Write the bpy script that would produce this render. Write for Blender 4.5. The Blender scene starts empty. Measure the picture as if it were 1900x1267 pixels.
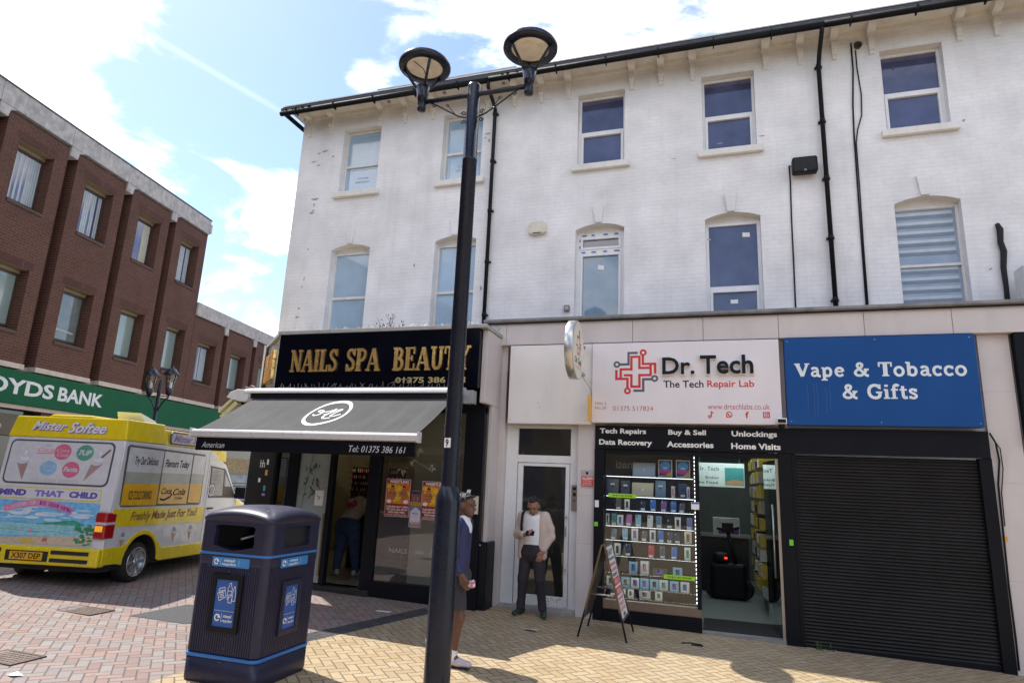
import bpy, math, random
import numpy as np
from mathutils import Matrix, Vector, noise as mnoise
random.seed(7)
SC = bpy.context.scene
COL = SC.collection
R = math.radians

# ------------------------------------------------------------------ camera
cam_d = bpy.data.cameras.new('camera'); cam = bpy.data.objects.new('camera', cam_d); COL.objects.link(cam)
cam_d.sensor_width = 36; cam_d.sensor_fit = 'HORIZONTAL'; cam_d.lens = 22.064
cam_d.clip_start = 0.05; cam_d.clip_end = 2000
PITCH, ROLL, YAW = 0.220714, 0.0442122, -0.3180717
_fw = Vector((math.sin(YAW)*math.cos(PITCH), math.cos(YAW)*math.cos(PITCH), math.sin(PITCH)))
_rt = Vector((math.cos(YAW), -math.sin(YAW), 0)); _up = _rt.cross(_fw)
_r2 = _rt*math.cos(ROLL) + _up*math.sin(ROLL); _u2 = -_rt*math.sin(ROLL) + _up*math.cos(ROLL)
cam.matrix_world = Matrix(((_r2.x, _u2.x, -_fw.x, 0), (_r2.y, _u2.y, -_fw.y, 0), (_r2.z, _u2.z, -_fw.z, 1.86), (0, 0, 0, 1)))
SC.camera = cam
SC.render.resolution_x = 1024; SC.render.resolution_y = 682

# ------------------------------------------------------------------ light
SUN = Vector((-0.61, 0.19, 1.0)).normalized()
EXPOSURE = 1.22
SKY = 0.105; HAZE = 0.0
SC.view_settings.view_transform = 'Standard'; SC.view_settings.look = 'None'
SC.view_settings.exposure = EXPOSURE; SC.view_settings.gamma = 1
sl = bpy.data.lights.new('sun', 'SUN'); sl.energy = 2.9; sl.angle = R(0.5); sl.color = (1.0, 0.95, 0.86)
so = bpy.data.objects.new('sun', sl); COL.objects.link(so); so.location = SUN*60
so.rotation_euler = (-SUN).to_track_quat('-Z', 'Y').to_euler()
W = bpy.data.worlds.new('World'); SC.world = W; W.use_nodes = True
def build_sky():
    nt = W.node_tree; N = nt.nodes; L = nt.links; N.clear()
    out = N.new('ShaderNodeOutputWorld'); bg = N.new('ShaderNodeBackground'); bg.inputs[1].default_value = SKY
    sky = N.new('ShaderNodeTexSky'); sky.sky_type = 'NISHITA'; sky.sun_disc = False
    sky.sun_elevation = math.asin(SUN.z); sky.sun_rotation = math.atan2(SUN.x, SUN.y)
    sky.air_density = 1.0; sky.dust_density = 0.6; sky.ozone_density = 1.6
    tc = N.new('ShaderNodeTexCoord'); D = tc.outputs['Generated']
    def M(op, a, b=None):
        x = N.new('ShaderNodeMath'); x.operation = op
        for i, v in enumerate((a, b)):
            if v is None: continue
            if isinstance(v, (int, float)): x.inputs[i].default_value = v
            else: L.new(v, x.inputs[i])
        return x.outputs[0]
    def noise(scale, detail, rough, dist, loc):
        mp = N.new('ShaderNodeMapping'); mp.inputs['Location'].default_value = loc; mp.inputs['Scale'].default_value = (1, 1, 2.2); L.new(D, mp.inputs[0])
        n = N.new('ShaderNodeTexNoise'); n.inputs['Scale'].default_value = scale; n.inputs['Detail'].default_value = detail; n.inputs['Roughness'].default_value = rough; n.inputs['Distortion'].default_value = dist
        L.new(mp.outputs[0], n.inputs['Vector']); return n.outputs[0]
    # cumulus banks: each a direction in the sky and an angular size, broken up by noise
    banks = [((-.745, .46, .49), 8, .27), ((-.79, .41, .48), 9, .34), ((-.715, .53, .465), 4, .22), ((-.70, .575, .42), 3, .20), ((-.69, .60, .39), 3, .26), ((-.66, .63, .395), 4, .18), ((-.625, .66, .41), 3.5, .20), ((-.598, .715, .365), 3.0, .42), ((-.605, .69, .40), 3, .20), ((-.66, .69, .30), 4, .16), ((-.68, .69, .18), 7, .26),
             ((-.16, .75, .64), 13, .36), ((.10, .77, .62), 16, .40), ((.4, .7, .6), 20, .5), ((-.34, .67, .645), 8, .30), ((-.455, .70, .55), 2.4, .30), ((-.40, .72, .57), 4, .28), ((-.25, .5, .83), 12, .45), ((.3, .5, .85), 16, .5),
             ((.5, -.6, .6), 16, .5), ((-.5, -.75, .45), 12, .5), ((.1, -.6, .8), 18, .5), ((.7, -.5, .3), 14, .5), ((-.2, -.9, .25), 10, .5), ((-.8, -.4, .4), 14, .5)]
    acc = None
    for c, r, wt in banks:
        v = Vector(c).normalized(); dp = N.new('ShaderNodeVectorMath'); dp.operation = 'DOT_PRODUCT'; L.new(D, dp.inputs[0]); dp.inputs[1].default_value = v
        mr = N.new('ShaderNodeMapRange'); mr.interpolation_type = 'SMOOTHSTEP'; mr.inputs[1].default_value = math.cos(R(r*1.4)); mr.inputs[2].default_value = math.cos(R(r*.3)); mr.inputs[4].default_value = wt; L.new(dp.outputs['Value'], mr.inputs[0])
        acc = mr.outputs[0] if acc is None else M('MAXIMUM', acc, mr.outputs[0])
    n1 = noise(5.5, 10, .60, .3, (3.1, 1.75, .4)); n2 = noise(2.0, 6, .55, .2, (1.3, 4.2, 2.0))
    m = M('ADD', M('ADD', acc, M('MULTIPLY', M('SUBTRACT', n1, .5), 1.35)), M('MULTIPLY', M('SUBTRACT', n2, .55), .5))
    rp = N.new('ShaderNodeMapRange'); rp.interpolation_type = 'SMOOTHSTEP'; rp.inputs[1].default_value = .17; rp.inputs[2].default_value = .50; L.new(m, rp.inputs[0])
    # a fading vapour trail
    p0, p1 = Vector((-0.7048, 0.4549, 0.5443)), Vector((-0.6106, 0.6042, 0.5119)); pn = p0.cross(p1).normalized()
    dp = N.new('ShaderNodeVectorMath'); dp.operation = 'DOT_PRODUCT'; L.new(D, dp.inputs[0]); dp.inputs[1].default_value = pn
    wd = N.new('ShaderNodeMapRange'); wd.interpolation_type = 'SMOOTHSTEP'; wd.inputs[1].default_value = .0065; wd.inputs[2].default_value = .0005; L.new(M('ABSOLUTE', dp.outputs['Value']), wd.inputs[0])
    dm = N.new('ShaderNodeVectorMath'); dm.operation = 'DOT_PRODUCT'; L.new(D, dm.inputs[0]); dm.inputs[1].default_value = (p0+p1).normalized()
    ln = N.new('ShaderNodeMapRange'); ln.interpolation_type = 'SMOOTHSTEP'; ln.inputs[1].default_value = .975; ln.inputs[2].default_value = .995; L.new(dm.outputs['Value'], ln.inputs[0])
    trail = M('MULTIPLY', M('MULTIPLY', wd.outputs[0], ln.outputs[0]), M('MULTIPLY', n2, .22))
    cov = M('MAXIMUM', rp.outputs[0], trail)
    sep = N.new('ShaderNodeSeparateXYZ'); L.new(D, sep.inputs[0])
    hz = N.new('ShaderNodeMapRange'); hz.inputs[1].default_value = .0; hz.inputs[2].default_value = .32; hz.inputs[3].default_value = .35; hz.inputs[4].default_value = HAZE; L.new(sep.outputs[2], hz.inputs[0])
    mix0 = N.new('ShaderNodeMixRGB'); mix0.inputs[2].default_value = (4.2, 4.6, 5.2, 1); L.new(hz.outputs[0], mix0.inputs[0]); L.new(sky.outputs[0], mix0.inputs[1])
    mix = N.new('ShaderNodeMixRGB'); mix.inputs[2].default_value = (10.0, 9.6, 9.5, 1); L.new(cov, mix.inputs[0]); L.new(mix0.outputs[0], mix.inputs[1])
    L.new(mix.outputs[0], bg.inputs[0]); L.new(bg.outputs[0], out.inputs[0])
build_sky()

# ------------------------------------------------------------------ materials
MATS = {}
class G:
    """small node-graph helper"""
    def __init__(s, name):
        s.m = bpy.data.materials.new(name); s.m.use_nodes = True; s.nt = s.m.node_tree; s.N = s.nt.nodes; s.L = s.nt.links
        s.N.clear(); s.out = s.N.new('ShaderNodeOutputMaterial'); s.tc = s.N.new('ShaderNodeTexCoord')
    def n(s, t, **kw):
        x = s.N.new('ShaderNode'+t)
        for k, v in kw.items(): setattr(x, k, v)
        return x
    def put(s, sock, val):
        if isinstance(val, bpy.types.NodeSocket): s.L.new(val, sock)
        elif val is not None:
            if hasattr(sock.default_value, '__len__') and len(sock.default_value) == 4 and len(val) == 3: val = (*val, 1)
            sock.default_value = val
    def math(s, op, a, b=None, c=None):
        x = s.n('Math', operation=op); s.put(x.inputs[0], a)
        if b is not None: s.put(x.inputs[1], b)
        if c is not None: s.put(x.inputs[2], c)
        return x.outputs[0]
    def mix(s, f, a, b, bt='MIX'):
        x = s.n('MixRGB', blend_type=bt); s.put(x.inputs[0], f); s.put(x.inputs[1], a); s.put(x.inputs[2], b); return x.outputs[0]
    def noise(s, vec, scale, detail=4, rough=0.55):
        x = s.n('TexNoise'); s.put(x.inputs['Vector'], vec); x.inputs['Scale'].default_value = scale
        x.inputs['Detail'].default_value = detail; x.inputs['Roughness'].default_value = rough; return x.outputs[0]
    def ramp(s, f, p0, p1, c0=(0, 0, 0), c1=(1, 1, 1)):
        x = s.n('ValToRGB'); e = x.color_ramp.elements; e[0].position = p0; e[1].position = p1
        e[0].color = (*c0, 1); e[1].color = (*c1, 1); s.put(x.inputs[0], f); return x.outputs[0]
    def map(s, vec, loc=(0, 0, 0), rot=(0, 0, 0), sc=(1, 1, 1)):
        x = s.n('Mapping'); s.put(x.inputs[0], vec); x.inputs[1].default_value = loc; x.inputs[2].default_value = rot; x.inputs[3].default_value = sc
        return x.outputs[0]
    def bump(s, h, strength, dist=0.01, norm=None):
        x = s.n('Bump'); x.inputs['Strength'].default_value = strength; x.inputs['Distance'].default_value = dist; s.put(x.inputs['Height'], h)
        if norm is not None: s.L.new(norm, x.inputs['Normal'])
        return x.outputs[0]
    def bsdf(s, color, rough=0.6, metal=0.0, spec=0.5, normal=None, **kw):
        p = s.n('BsdfPrincipled'); s.put(p.inputs['Base Color'], color); s.put(p.inputs['Roughness'], rough); s.put(p.inputs['Metallic'], metal)
        s.put(p.inputs['Specular IOR Level'], spec)
        if normal is not None: s.L.new(normal, p.inputs['Normal'])
        for k, v in kw.items(): s.put(p.inputs[k.replace('_', ' ')], v)
        s.p = p; s.L.new(p.outputs[0], s.out.inputs[0]); return p

def mat(name, col, rough=0.6, metal=0.0, var=0.10, scale=6.0, spec=0.5, bump=0.0, bscale=60, dirt=0.0, coat=0.0, emit=None, estr=0.0):
    """painted / plain surface with uneven colour, gloss and a little dirt"""
    if name in MATS: return MATS[name]
    g = G(name); o = g.tc.outputs['Object']
    nz = g.noise(o, scale, 5)
    c = g.mix(g.ramp(nz, 0.3, 0.7), tuple(x*(1-var) for x in col), tuple(min(1, x*(1+var)) for x in col))
    if dirt:
        d = g.ramp(g.noise(g.map(o, sc=(1, 1, 0.25)), scale*1.7, 7, 0.65), 0.5, 0.78)
        c = g.mix(g.math('MULTIPLY', d, dirt), c, tuple(0.25*x+0.02 for x in col))
    r = g.math('ADD', g.math('MULTIPLY', g.noise(o, scale*2.3, 3), 0.22), rough-0.11)
    nm = g.bump(g.noise(o, bscale, 4), bump, 0.01) if bump else None
    kw = {}
    if coat: kw['Coat Weight'] = coat
    if emit: kw['Emission Color'] = emit; kw['Emission Strength'] = estr
    p = g.n('BsdfPrincipled')
    g.put(p.inputs['Base Color'], c); g.put(p.inputs['Roughness'], r); p.inputs['Metallic'].default_value = metal; p.inputs['Specular IOR Level'].default_value = spec
    for k, v in kw.items(): g.put(p.inputs[k], v)
    if nm is not None: g.L.new(nm, p.inputs['Normal'])
    g.L.new(p.outputs[0], g.out.inputs[0])
    MATS[name] = g.m; return g.m

def mat_brick(name, c1, c2, mortar, bw=0.225, bh=0.075, ms=0.010, bumps=0.5, rough=0.85, stain=0.0, streak=None, peel=0.0):
    if name in MATS: return MATS[name]
    g = G(name); uv = g.tc.outputs['UV']; o = g.tc.outputs['Object']
    b = g.n('TexBrick'); g.put(b.inputs['Vector'], uv); g.put(b.inputs['Color1'], c1); g.put(b.inputs['Color2'], c2); g.put(b.inputs['Mortar'], mortar)
    b.inputs['Scale'].default_value = 1; b.inputs['Mortar Size'].default_value = ms; b.inputs['Mortar Smooth'].default_value = 0.3
    b.inputs['Brick Width'].default_value = bw; b.inputs['Row Height'].default_value = bh; b.inputs['Bias'].default_value = 0.0
    c = b.outputs[0]
    nz = g.noise(o, 1.3, 6, 0.6)
    c = g.mix(0.35, c, g.ramp(nz, 0.3, 0.7, (0.55, 0.55, 0.55), (1.25, 1.25, 1.25)), 'MULTIPLY')
    if stain:
        st = g.ramp(g.noise(g.map(o, sc=(1, 1, 0.3)), 1.6, 8, 0.7), 0.55, 0.8)
        c = g.mix(g.math('MULTIPLY', st, stain), c, (0.42, 0.38, 0.34))
    if streak:
        sk = g.ramp(g.noise(g.map(o, sc=(5, 5, .22)), 1.0, 6, .65), .50, .80); bl = g.ramp(g.noise(o, .55, 5, .6), .42, .72)
        c = g.mix(g.math('MULTIPLY', g.math('MULTIPLY', sk, bl), streak), c, (0.40, 0.37, 0.34))
        c = g.mix(g.math('MULTIPLY', g.ramp(g.noise(g.map(o, loc=(2, 9, 4)), 7, 8, .7), .58, .70), .10), c, (.55, .52, .50))
    if peel:
        pl = g.ramp(g.noise(g.map(o, loc=(3, 1, 5)), 3.7, 12, 0.72), 0.69, 0.72)
        c = g.mix(g.math('MULTIPLY', pl, peel), c, (0.34, 0.29, 0.25))
    h = g.math('MULTIPLY', b.outputs['Fac'], -1.0)
    h2 = g.math('ADD', h, g.math('MULTIPLY', g.noise(o, 34, 5, 0.6), 0.6))
    nm = g.bump(h2, bumps, 0.012)
    g.bsdf(c, rough, normal=nm, spec=0.3); MATS[name] = g.m; return g.m

def mat_herringbone(name, cols, joint, unit=0.1, rot=45, rough=0.8, stain=0.25, worn=(0.3, 0.27, 0.24)):
    g = G(name); uv = g.tc.outputs['Object']
    v = g.map(uv, rot=(0, 0, R(rot)), sc=(1/unit, 1/unit, 1))
    sp = g.n('SeparateXYZ'); g.L.new(v, sp.inputs[0]); x, y = sp.outputs[0], sp.outputs[1]
    i = g.math('FLOOR', x); j = g.math('FLOOR', y); fx = g.math('SUBTRACT', x, i); fy = g.math('SUBTRACT', y, j)
    k = g.math('FLOORED_MODULO', g.math('SUBTRACT', i, j), 4.0)
    k1 = g.math('COMPARE', k, 1.0, 0.1); k2 = g.math('COMPARE', k, 2.0, 0.1); vert = g.math('GREATER_THAN', k, 1.5)
    hor = g.math('SUBTRACT', 1.0, vert)
    uu = g.math('ADD', g.math('MULTIPLY', hor, g.math('ADD', fx, k1)), g.math('MULTIPLY', vert, g.math('ADD', fy, k2)))
    vv = g.math('ADD', g.math('MULTIPLY', hor, fy), g.math('MULTIPLY', vert, fx))
    e = g.math('MINIMUM', g.math('MINIMUM', uu, g.math('SUBTRACT', 2.0, uu)), g.math('MINIMUM', vv, g.math('SUBTRACT', 1.0, vv)))
    idx = g.math('SUBTRACT', i, k1); idy = g.math('SUBTRACT', j, k2)
    cb = g.n('CombineXYZ'); g.L.new(idx, cb.inputs[0]); g.L.new(idy, cb.inputs[1]); g.L.new(vert, cb.inputs[2])
    wn = g.n('TexWhiteNoise'); g.L.new(cb.outputs[0], wn.inputs['Vector'])
    rp = g.n('ValToRGB'); el = rp.color_ramp.elements; rp.color_ramp.interpolation = 'LINEAR'
    el[0].position = 0; el[0].color = (*cols[0], 1); el[1].position = 1; el[1].color = (*cols[-1], 1)
    for q, c in enumerate(cols[1:-1]):
        ne = el.new((q+1)/(len(cols)-1)); ne.color = (*c, 1)
    g.L.new(wn.outputs[0], rp.inputs[0])
    fine = g.noise(uv, 60, 4, 0.7)
    c = g.mix(0.5, rp.outputs[0], g.ramp(fine, 0.25, 0.75, (0.6, 0.6, 0.6), (1.3, 1.3, 1.3)), 'MULTIPLY')
    big = g.ramp(g.noise(uv, 0.9, 7, 0.65), 0.42, 0.75)
    c = g.mix(g.math('MULTIPLY', big, stain), c, worn)
    spots = g.ramp(g.noise(g.map(uv, loc=(7, 3, 0)), 11, 3, 0.5), 0.67, 0.71)
    c = g.mix(g.math('MULTIPLY', spots, 0.35), c, (0.10, 0.09, 0.085))
    jt = g.ramp(e, 0.035, 0.085)
    c = g.mix(jt, joint, c)
    hh = g.math('ADD', g.math('MULTIPLY', jt, 1.0), g.math('MULTIPLY', g.noise(uv, 45, 4), 0.4))
    hh = g.math('ADD', hh, g.math('MULTIPLY', wn.outputs[0], 0.25))
    g.bsdf(c, g.math('ADD', g.math('MULTIPLY', fine, 0.2), rough-0.1), normal=g.bump(hh, 0.55, 0.012), spec=0.35)
    MATS[name] = g.m; return g.m

def mat_glass(name, tint=(0.9, 0.95, 0.93), refl=1.0, rough=0.0, base=0.03):
    """window glass you can see through: clear layer plus real reflection"""
    if name in MATS: return MATS[name]
    g = G(name); tr = g.n('BsdfTransparent'); g.put(tr.inputs[0], tint)
    gl = g.n('BsdfGlossy'); gl.inputs['Roughness'].default_value = rough; g.put(gl.inputs[0], (1, 1, 1))
    fr = g.n('Fresnel'); fr.inputs[0].default_value = 1.5
    f = g.math('MINIMUM', g.math('ADD', g.math('MULTIPLY', fr.outputs[0], 1.6*refl), base), 1.0)
    mx = g.n('MixShader'); g.L.new(f, mx.inputs[0]); g.L.new(tr.outputs[0], mx.inputs[1]); g.L.new(gl.outputs[0], mx.inputs[2])
    g.L.new(mx.outputs[0], g.out.inputs[0]); MATS[name] = g.m; return g.m

def mat_pane(name, col, rough=0.03, wob=0.02, spec=0.6, var=0.15):
    """glass in front of a dark or papered room"""
    if name in MATS: return MATS[name]
    g = G(name); o = g.tc.outputs['Object']
    c = g.mix(g.ramp(g.noise(o, 2.2, 4), 0.3, 0.7), tuple(x*(1-var) for x in col), tuple(x*(1+var) for x in col))
    p = g.n('BsdfPrincipled'); g.put(p.inputs['Base Color'], c); p.inputs['Roughness'].default_value = rough; p.inputs['Specular IOR Level'].default_value = spec
    p.inputs['Coat Weight'].default_value = 1.0; p.inputs['Coat Roughness'].default_value = 0.02; p.inputs['Coat IOR'].default_value = 1.6
    g.L.new(g.bump(g.noise(o, 1.5, 2), wob, 0.05), p.inputs['Coat Normal'])
    g.L.new(p.outputs[0], g.out.inputs[0]); MATS[name] = g.m; return g.m

def emis(name, col, strength):
    if name in MATS: return MATS[name]
    g = G(name); e = g.n('Emission'); g.put(e.inputs[0], col); e.inputs[1].default_value = strength
    g.L.new(e.outputs[0], g.out.inputs[0]); MATS[name] = g.m; return g.m

# ------------------------------------------------------------------ mesh helpers
def Fr(o, u, v):
    """frame: local x along u, local y along v, local z along u x v, origin o"""
    u = Vector(u).normalized(); v = Vector(v).normalized(); n = u.cross(v)
    return Matrix(((u.x, v.x, n.x, o[0]), (u.y, v.y, n.y, o[1]), (u.z, v.z, n.z, o[2]), (0, 0, 0, 1)))
def FX(y): return Fr((0, y, 0), (1, 0, 0), (0, 0, 1))          # facade plane at depth y: local (X, Z, towards street)
_text_cache = {}
def text_geo(s, bold=0.0, shear=0.0, spacing=1.0, extrude=0.0):
    key = (s, bold, shear, spacing, extrude)
    if key not in _text_cache:
        cu = bpy.data.curves.new('lettering', 'FONT'); cu.body = s; cu.offset = bold; cu.shear = shear; cu.space_character = spacing
        cu.extrude = 0.5 if extrude else 0.0; cu.resolution_u = 3
        ob = bpy.data.objects.new('lettering', cu); me = bpy.data.meshes.new_from_object(ob)
        vs = [tuple(v.co) for v in me.vertices]; fs = [tuple(p.vertices) for p in me.polygons]
        bpy.data.objects.remove(ob); bpy.data.meshes.remove(me); bpy.data.curves.remove(cu)
        _text_cache[key] = (vs, fs)
    return _text_cache[key]
def wmat(o):
    m = o.matrix_basis.copy()
    while o.parent: o = o.parent; m = o.matrix_basis @ m
    return m
class MB:
    def __init__(s, fr=None): s.v = []; s.f = []; s.mi = []; s.sm = []; s.fr = fr
    def add(s, vs, fs, mi=0, smooth=False):
        b = len(s.v)
        if s.fr is not None: vs = [tuple(s.fr @ Vector(p)) for p in vs]
        s.v += [tuple(p) for p in vs]
        for f in fs: s.f.append(tuple(b+i for i in f)); s.mi.append(mi); s.sm.append(smooth)
        return s
    def box(s, x0, x1, y0, y1, z0, z1, mi=0):
        if x0 > x1: x0, x1 = x1, x0
        if y0 > y1: y0, y1 = y1, y0
        if z0 > z1: z0, z1 = z1, z0
        return s.add([(x0, y0, z0), (x1, y0, z0), (x1, y1, z0), (x0, y1, z0), (x0, y0, z1), (x1, y0, z1), (x1, y1, z1), (x0, y1, z1)],
                     [(0, 3, 2, 1), (4, 5, 6, 7), (0, 1, 5, 4), (1, 2, 6, 5), (2, 3, 7, 6), (3, 0, 4, 7)], mi)
    def quad(s, a, b, c, d, mi=0): return s.add([a, b, c, d], [(0, 1, 2, 3)], mi)
    def poly(s, pts, z0, z1, mi=0, smooth=False):
        n = len(pts); A = sum(pts[i][0]*pts[(i+1) % n][1]-pts[(i+1) % n][0]*pts[i][1] for i in range(n))
        if A < 0: pts = pts[::-1]
        vs = [(x, y, z0) for x, y in pts]+[(x, y, z1) for x, y in pts]
        s.add(vs, [tuple(range(n-1, -1, -1)), tuple(range(n, 2*n))], mi)
        b = len(s.v)-2*n
        for i in range(n):
            j = (i+1) % n; s.f.append((b+i, b+j, b+n+j, b+n+i)); s.mi.append(mi); s.sm.append(smooth)
        return s
    def flat(s, pts, z, mi=0):
        n = len(pts); A = sum(pts[i][0]*pts[(i+1) % n][1]-pts[(i+1) % n][0]*pts[i][1] for i in range(n))
        if A < 0: pts = pts[::-1]
        return s.add([(x, y, z) for x, y in pts], [tuple(range(n))], mi)
    def rect(s, x0, x1, y0, y1, z, mi=0): return s.flat([(x0, y0), (x1, y0), (x1, y1), (x0, y1)], z, mi)
    def ell(s, cx, cy, rx, ry, z, mi=0, n=28): return s.flat([(cx+rx*math.cos(2*math.pi*i/n), cy+ry*math.sin(2*math.pi*i/n)) for i in range(n)], z, mi)
    def ring(s, cx, cy, rx, ry, w, z, mi=0, n=32, a0=0, a1=360, z1=None):
        full = abs(a1-a0) >= 360; m = n if full else n+1
        A = [R(a0+(a1-a0)*i/n) for i in range(m)]
        vs = [(cx+(rx-w)*math.cos(a), cy+(ry-w)*math.sin(a), z) for a in A]+[(cx+rx*math.cos(a), cy+ry*math.sin(a), z) for a in A]
        fs = [(i, m+i, m+(i+1) % m, (i+1) % m) for i in range(n)]
        return s.add(vs, fs, mi)
    def stroke(s, pts, w, z, mi=0, closed=False, z1=None):
        """flat (or raised, with z1) line of width w along 2D points"""
        P = [Vector(p) for p in pts]; n = len(P); lf = []; rg = []
        for i in range(n):
            a = P[i-1] if (i > 0 or closed) else None; b = P[(i+1) % n] if (i < n-1 or closed) else None
            d1 = (P[i]-a).normalized() if a is not None and (P[i]-a).length > 1e-9 else None
            d2 = (b-P[i]).normalized() if b is not None and (b-P[i]).length > 1e-9 else None
            if d1 is None: d1 = d2
            if d2 is None: d2 = d1
            t = (d1+d2); t = t.normalized() if t.length > 1e-6 else d1
            nn = Vector((-t.y, t.x)); k = w/2/max(0.35, nn.dot(Vector((-d1.y, d1.x))))
            lf.append(P[i]+nn*k); rg.append(P[i]-nn*k)
        m = n if closed else n-1
        if z1 is None:
            s.add([(q.x, q.y, z) for q in rg]+[(q.x, q.y, z) for q in lf], [(i, (i+1) % n, n+(i+1) % n, n+i) for i in range(m)], mi)
        else:
            vs = [(q.x, q.y, z) for q in rg]+[(q.x, q.y, z) for q in lf]+[(q.x, q.y, z1) for q in rg]+[(q.x, q.y, z1) for q in lf]
            fs = []
            for i in range(m):
                j = (i+1) % n
                fs += [(2*n+i, 2*n+j, 3*n+j, 3*n+i), (i, j, 2*n+j, 2*n+i), (n+j, n+i, 3*n+i, 3*n+j)]
            if not closed: fs += [(0, 2*n, 3*n, n), (n-1, 2*n-1, 4*n-1, 3*n-1)]
            s.add(vs, fs, mi)
        return s
    def tube(s, pts, r, n=10, mi=0, caps=True, smooth=True, closed=False):
        P = [Vector(p) for p in pts]; m = len(P); rr = r if isinstance(r, (list, tuple)) else [r]*m
        up = None; vs = []
        for i in range(m):
            if closed: t = P[(i+1) % m]-P[i-1]
            else: t = P[min(i+1, m-1)]-P[max(i-1, 0)]
            t.normalize()
            if up is None: up = t.orthogonal().normalized()
            else:
                up = up-t*up.dot(t); up = up.normalized() if up.length > 1e-6 else t.orthogonal().normalized()
            w = t.cross(up)
            for k in range(n):
                a = 2*math.pi*k/n; vs.append(tuple(P[i]+(up*math.cos(a)+w*math.sin(a))*rr[i]))
        fs = [(i*n+k, i*n+(k+1) % n, (i+1)*n+(k+1) % n, (i+1)*n+k) for i in range(m-1) for k in range(n)]
        if closed: fs += [((m-1)*n+k, (m-1)*n+(k+1) % n, (k+1) % n, k) for k in range(n)]
        b0 = len(s.f); s.add(vs, fs, mi, smooth)
        if caps and not closed: 
            b = len(s.v)-len(vs); s.f += [tuple(b+k for k in range(n-1, -1, -1)), tuple(b+(m-1)*n+k for k in range(n))]; s.mi += [mi]*2; s.sm += [False]*2
        return s
    def lathe(s, prof, c=(0, 0, 0), n=24, mi=0, smooth=True, sx=1, sy=1, cap=True):
        m = len(prof); vs = [(c[0]+r*sx*math.cos(2*math.pi*k/n), c[1]+r*sy*math.sin(2*math.pi*k/n), c[2]+z) for r, z in prof for k in range(n)]
        fs = [(i*n+k, i*n+(k+1) % n, (i+1)*n+(k+1) % n, (i+1)*n+k) for i in range(m-1) for k in range(n)]
        s.add(vs, fs, mi, smooth)
        if cap:
            b = len(s.v)-len(vs); s.f += [tuple(b+k for k in range(n-1, -1, -1)), tuple(b+(m-1)*n+k for k in range(n))]; s.mi += [mi]*2; s.sm += [False]*2
        return s
    def sphere(s, c, rx, ry=None, rz=None, n=14, m=9, mi=0):
        ry = ry or rx; rz = rz or rx
        pr = [(math.sin(math.pi*i/m), -math.cos(math.pi*i/m)) for i in range(m+1)]
        vs = [(c[0]+rx*max(r, 1e-3)*math.cos(2*math.pi*k/n), c[1]+ry*max(r, 1e-3)*math.sin(2*math.pi*k/n), c[2]+rz*z) for r, z in pr for k in range(n)]
        return s.add(vs, [(i*n+k, i*n+(k+1) % n, (i+1)*n+(k+1) % n, (i+1)*n+k) for i in range(m) for k in range(n)], mi, True)
    def loft(s, rings, mi=0, smooth=True, cap=True, closed_ring=True):
        n = len(rings[0]); m = len(rings); vs = [p for r in rings for p in r]
        kk = n if closed_ring else n-1
        s.add(vs, [(i*n+k, i*n+(k+1) % n, (i+1)*n+(k+1) % n, (i+1)*n+k) for i in range(m-1) for k in range(kk)], mi, smooth)
        if cap:
            b = len(s.v)-len(vs); s.f += [tuple(b+k for k in range(n-1, -1, -1)), tuple(b+(m-1)*n+k for k in range(n))]; s.mi += [mi]*2; s.sm += [False]*2
        return s
    def text(s, t, x0, x1, y0, y1, z, mi=0, bold=0.0, shear=0.0, spacing=1.0, depth=0.0, rot=0.0):
        """lettering fitted to the box x0..x1, y0..y1 of the current frame"""
        vs, fs = text_geo(t, bold, shear, spacing, depth)
        if not vs: return s
        a = min(p[0] for p in vs); b = max(p[0] for p in vs); c = min(p[1] for p in vs); d = max(p[1] for p in vs)
        cx, cy = (x0+x1)/2, (y0+y1)/2; cr, sr = math.cos(rot), math.sin(rot); o = []
        for p in vs:
            X = x0+(p[0]-a)/(b-a)*(x1-x0)-cx; Y = y0+(p[1]-c)/(d-c)*(y1-y0)-cy
            o.append((cx+X*cr-Y*sr, cy+X*sr+Y*cr, z+(p[2]+0.5)*depth if depth else z))
        return s.add(o, fs, mi)
    def build(s, name, mats, parent=None, bevel=0.0, local=False, smooth=None, seg=2):
        me = bpy.data.meshes.new(name)
        mats = mats if isinstance(mats, (list, tuple)) else [mats]
        for m_ in mats: me.materials.append(m_)
        V = np.array(s.v, dtype=float).reshape(-1, 3)
        wv = V
        if parent is not None and not local:
            inv = np.array(wmat(parent).inverted()); wv = V @ inv[:3, :3].T + inv[:3, 3]
        me.from_pydata(wv.tolist(), [], s.f)
        me.polygons.foreach_set('material_index', s.mi)
        me.polygons.foreach_set('use_smooth', [bool(x) if smooth is None else smooth for x in s.sm])
        uvl = me.uv_layers.new(name='uv')
        uv = np.zeros((len(me.loops), 2)); li = 0
        for f in s.f:
            P = V[list(f)]
            nrm = np.cross(P[1]-P[0], P[2]-P[0]) if len(f) < 5 else sum((np.cross(P[i], P[(i+1) % len(f)]) for i in range(len(f))), np.zeros(3))
            q = np.linalg.norm(nrm); nrm = nrm/q if q > 1e-12 else np.array([0, 0, 1.])
            if abs(nrm[2]) > 0.92: uv[li:li+len(f)] = P[:, :2]
            else:
                t = np.array([-nrm[1], nrm[0], 0]); t /= np.linalg.norm(t); b = np.cross(nrm, t)
                uv[li:li+len(f), 0] = P@t; uv[li:li+len(f), 1] = P@b
            li += len(f)
        uvl.data.foreach_set('uv', uv.ravel())
        me.update()
        ob = bpy.data.objects.new(name, me); COL.objects.link(ob)
        if parent is not None: ob.parent = parent
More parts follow.
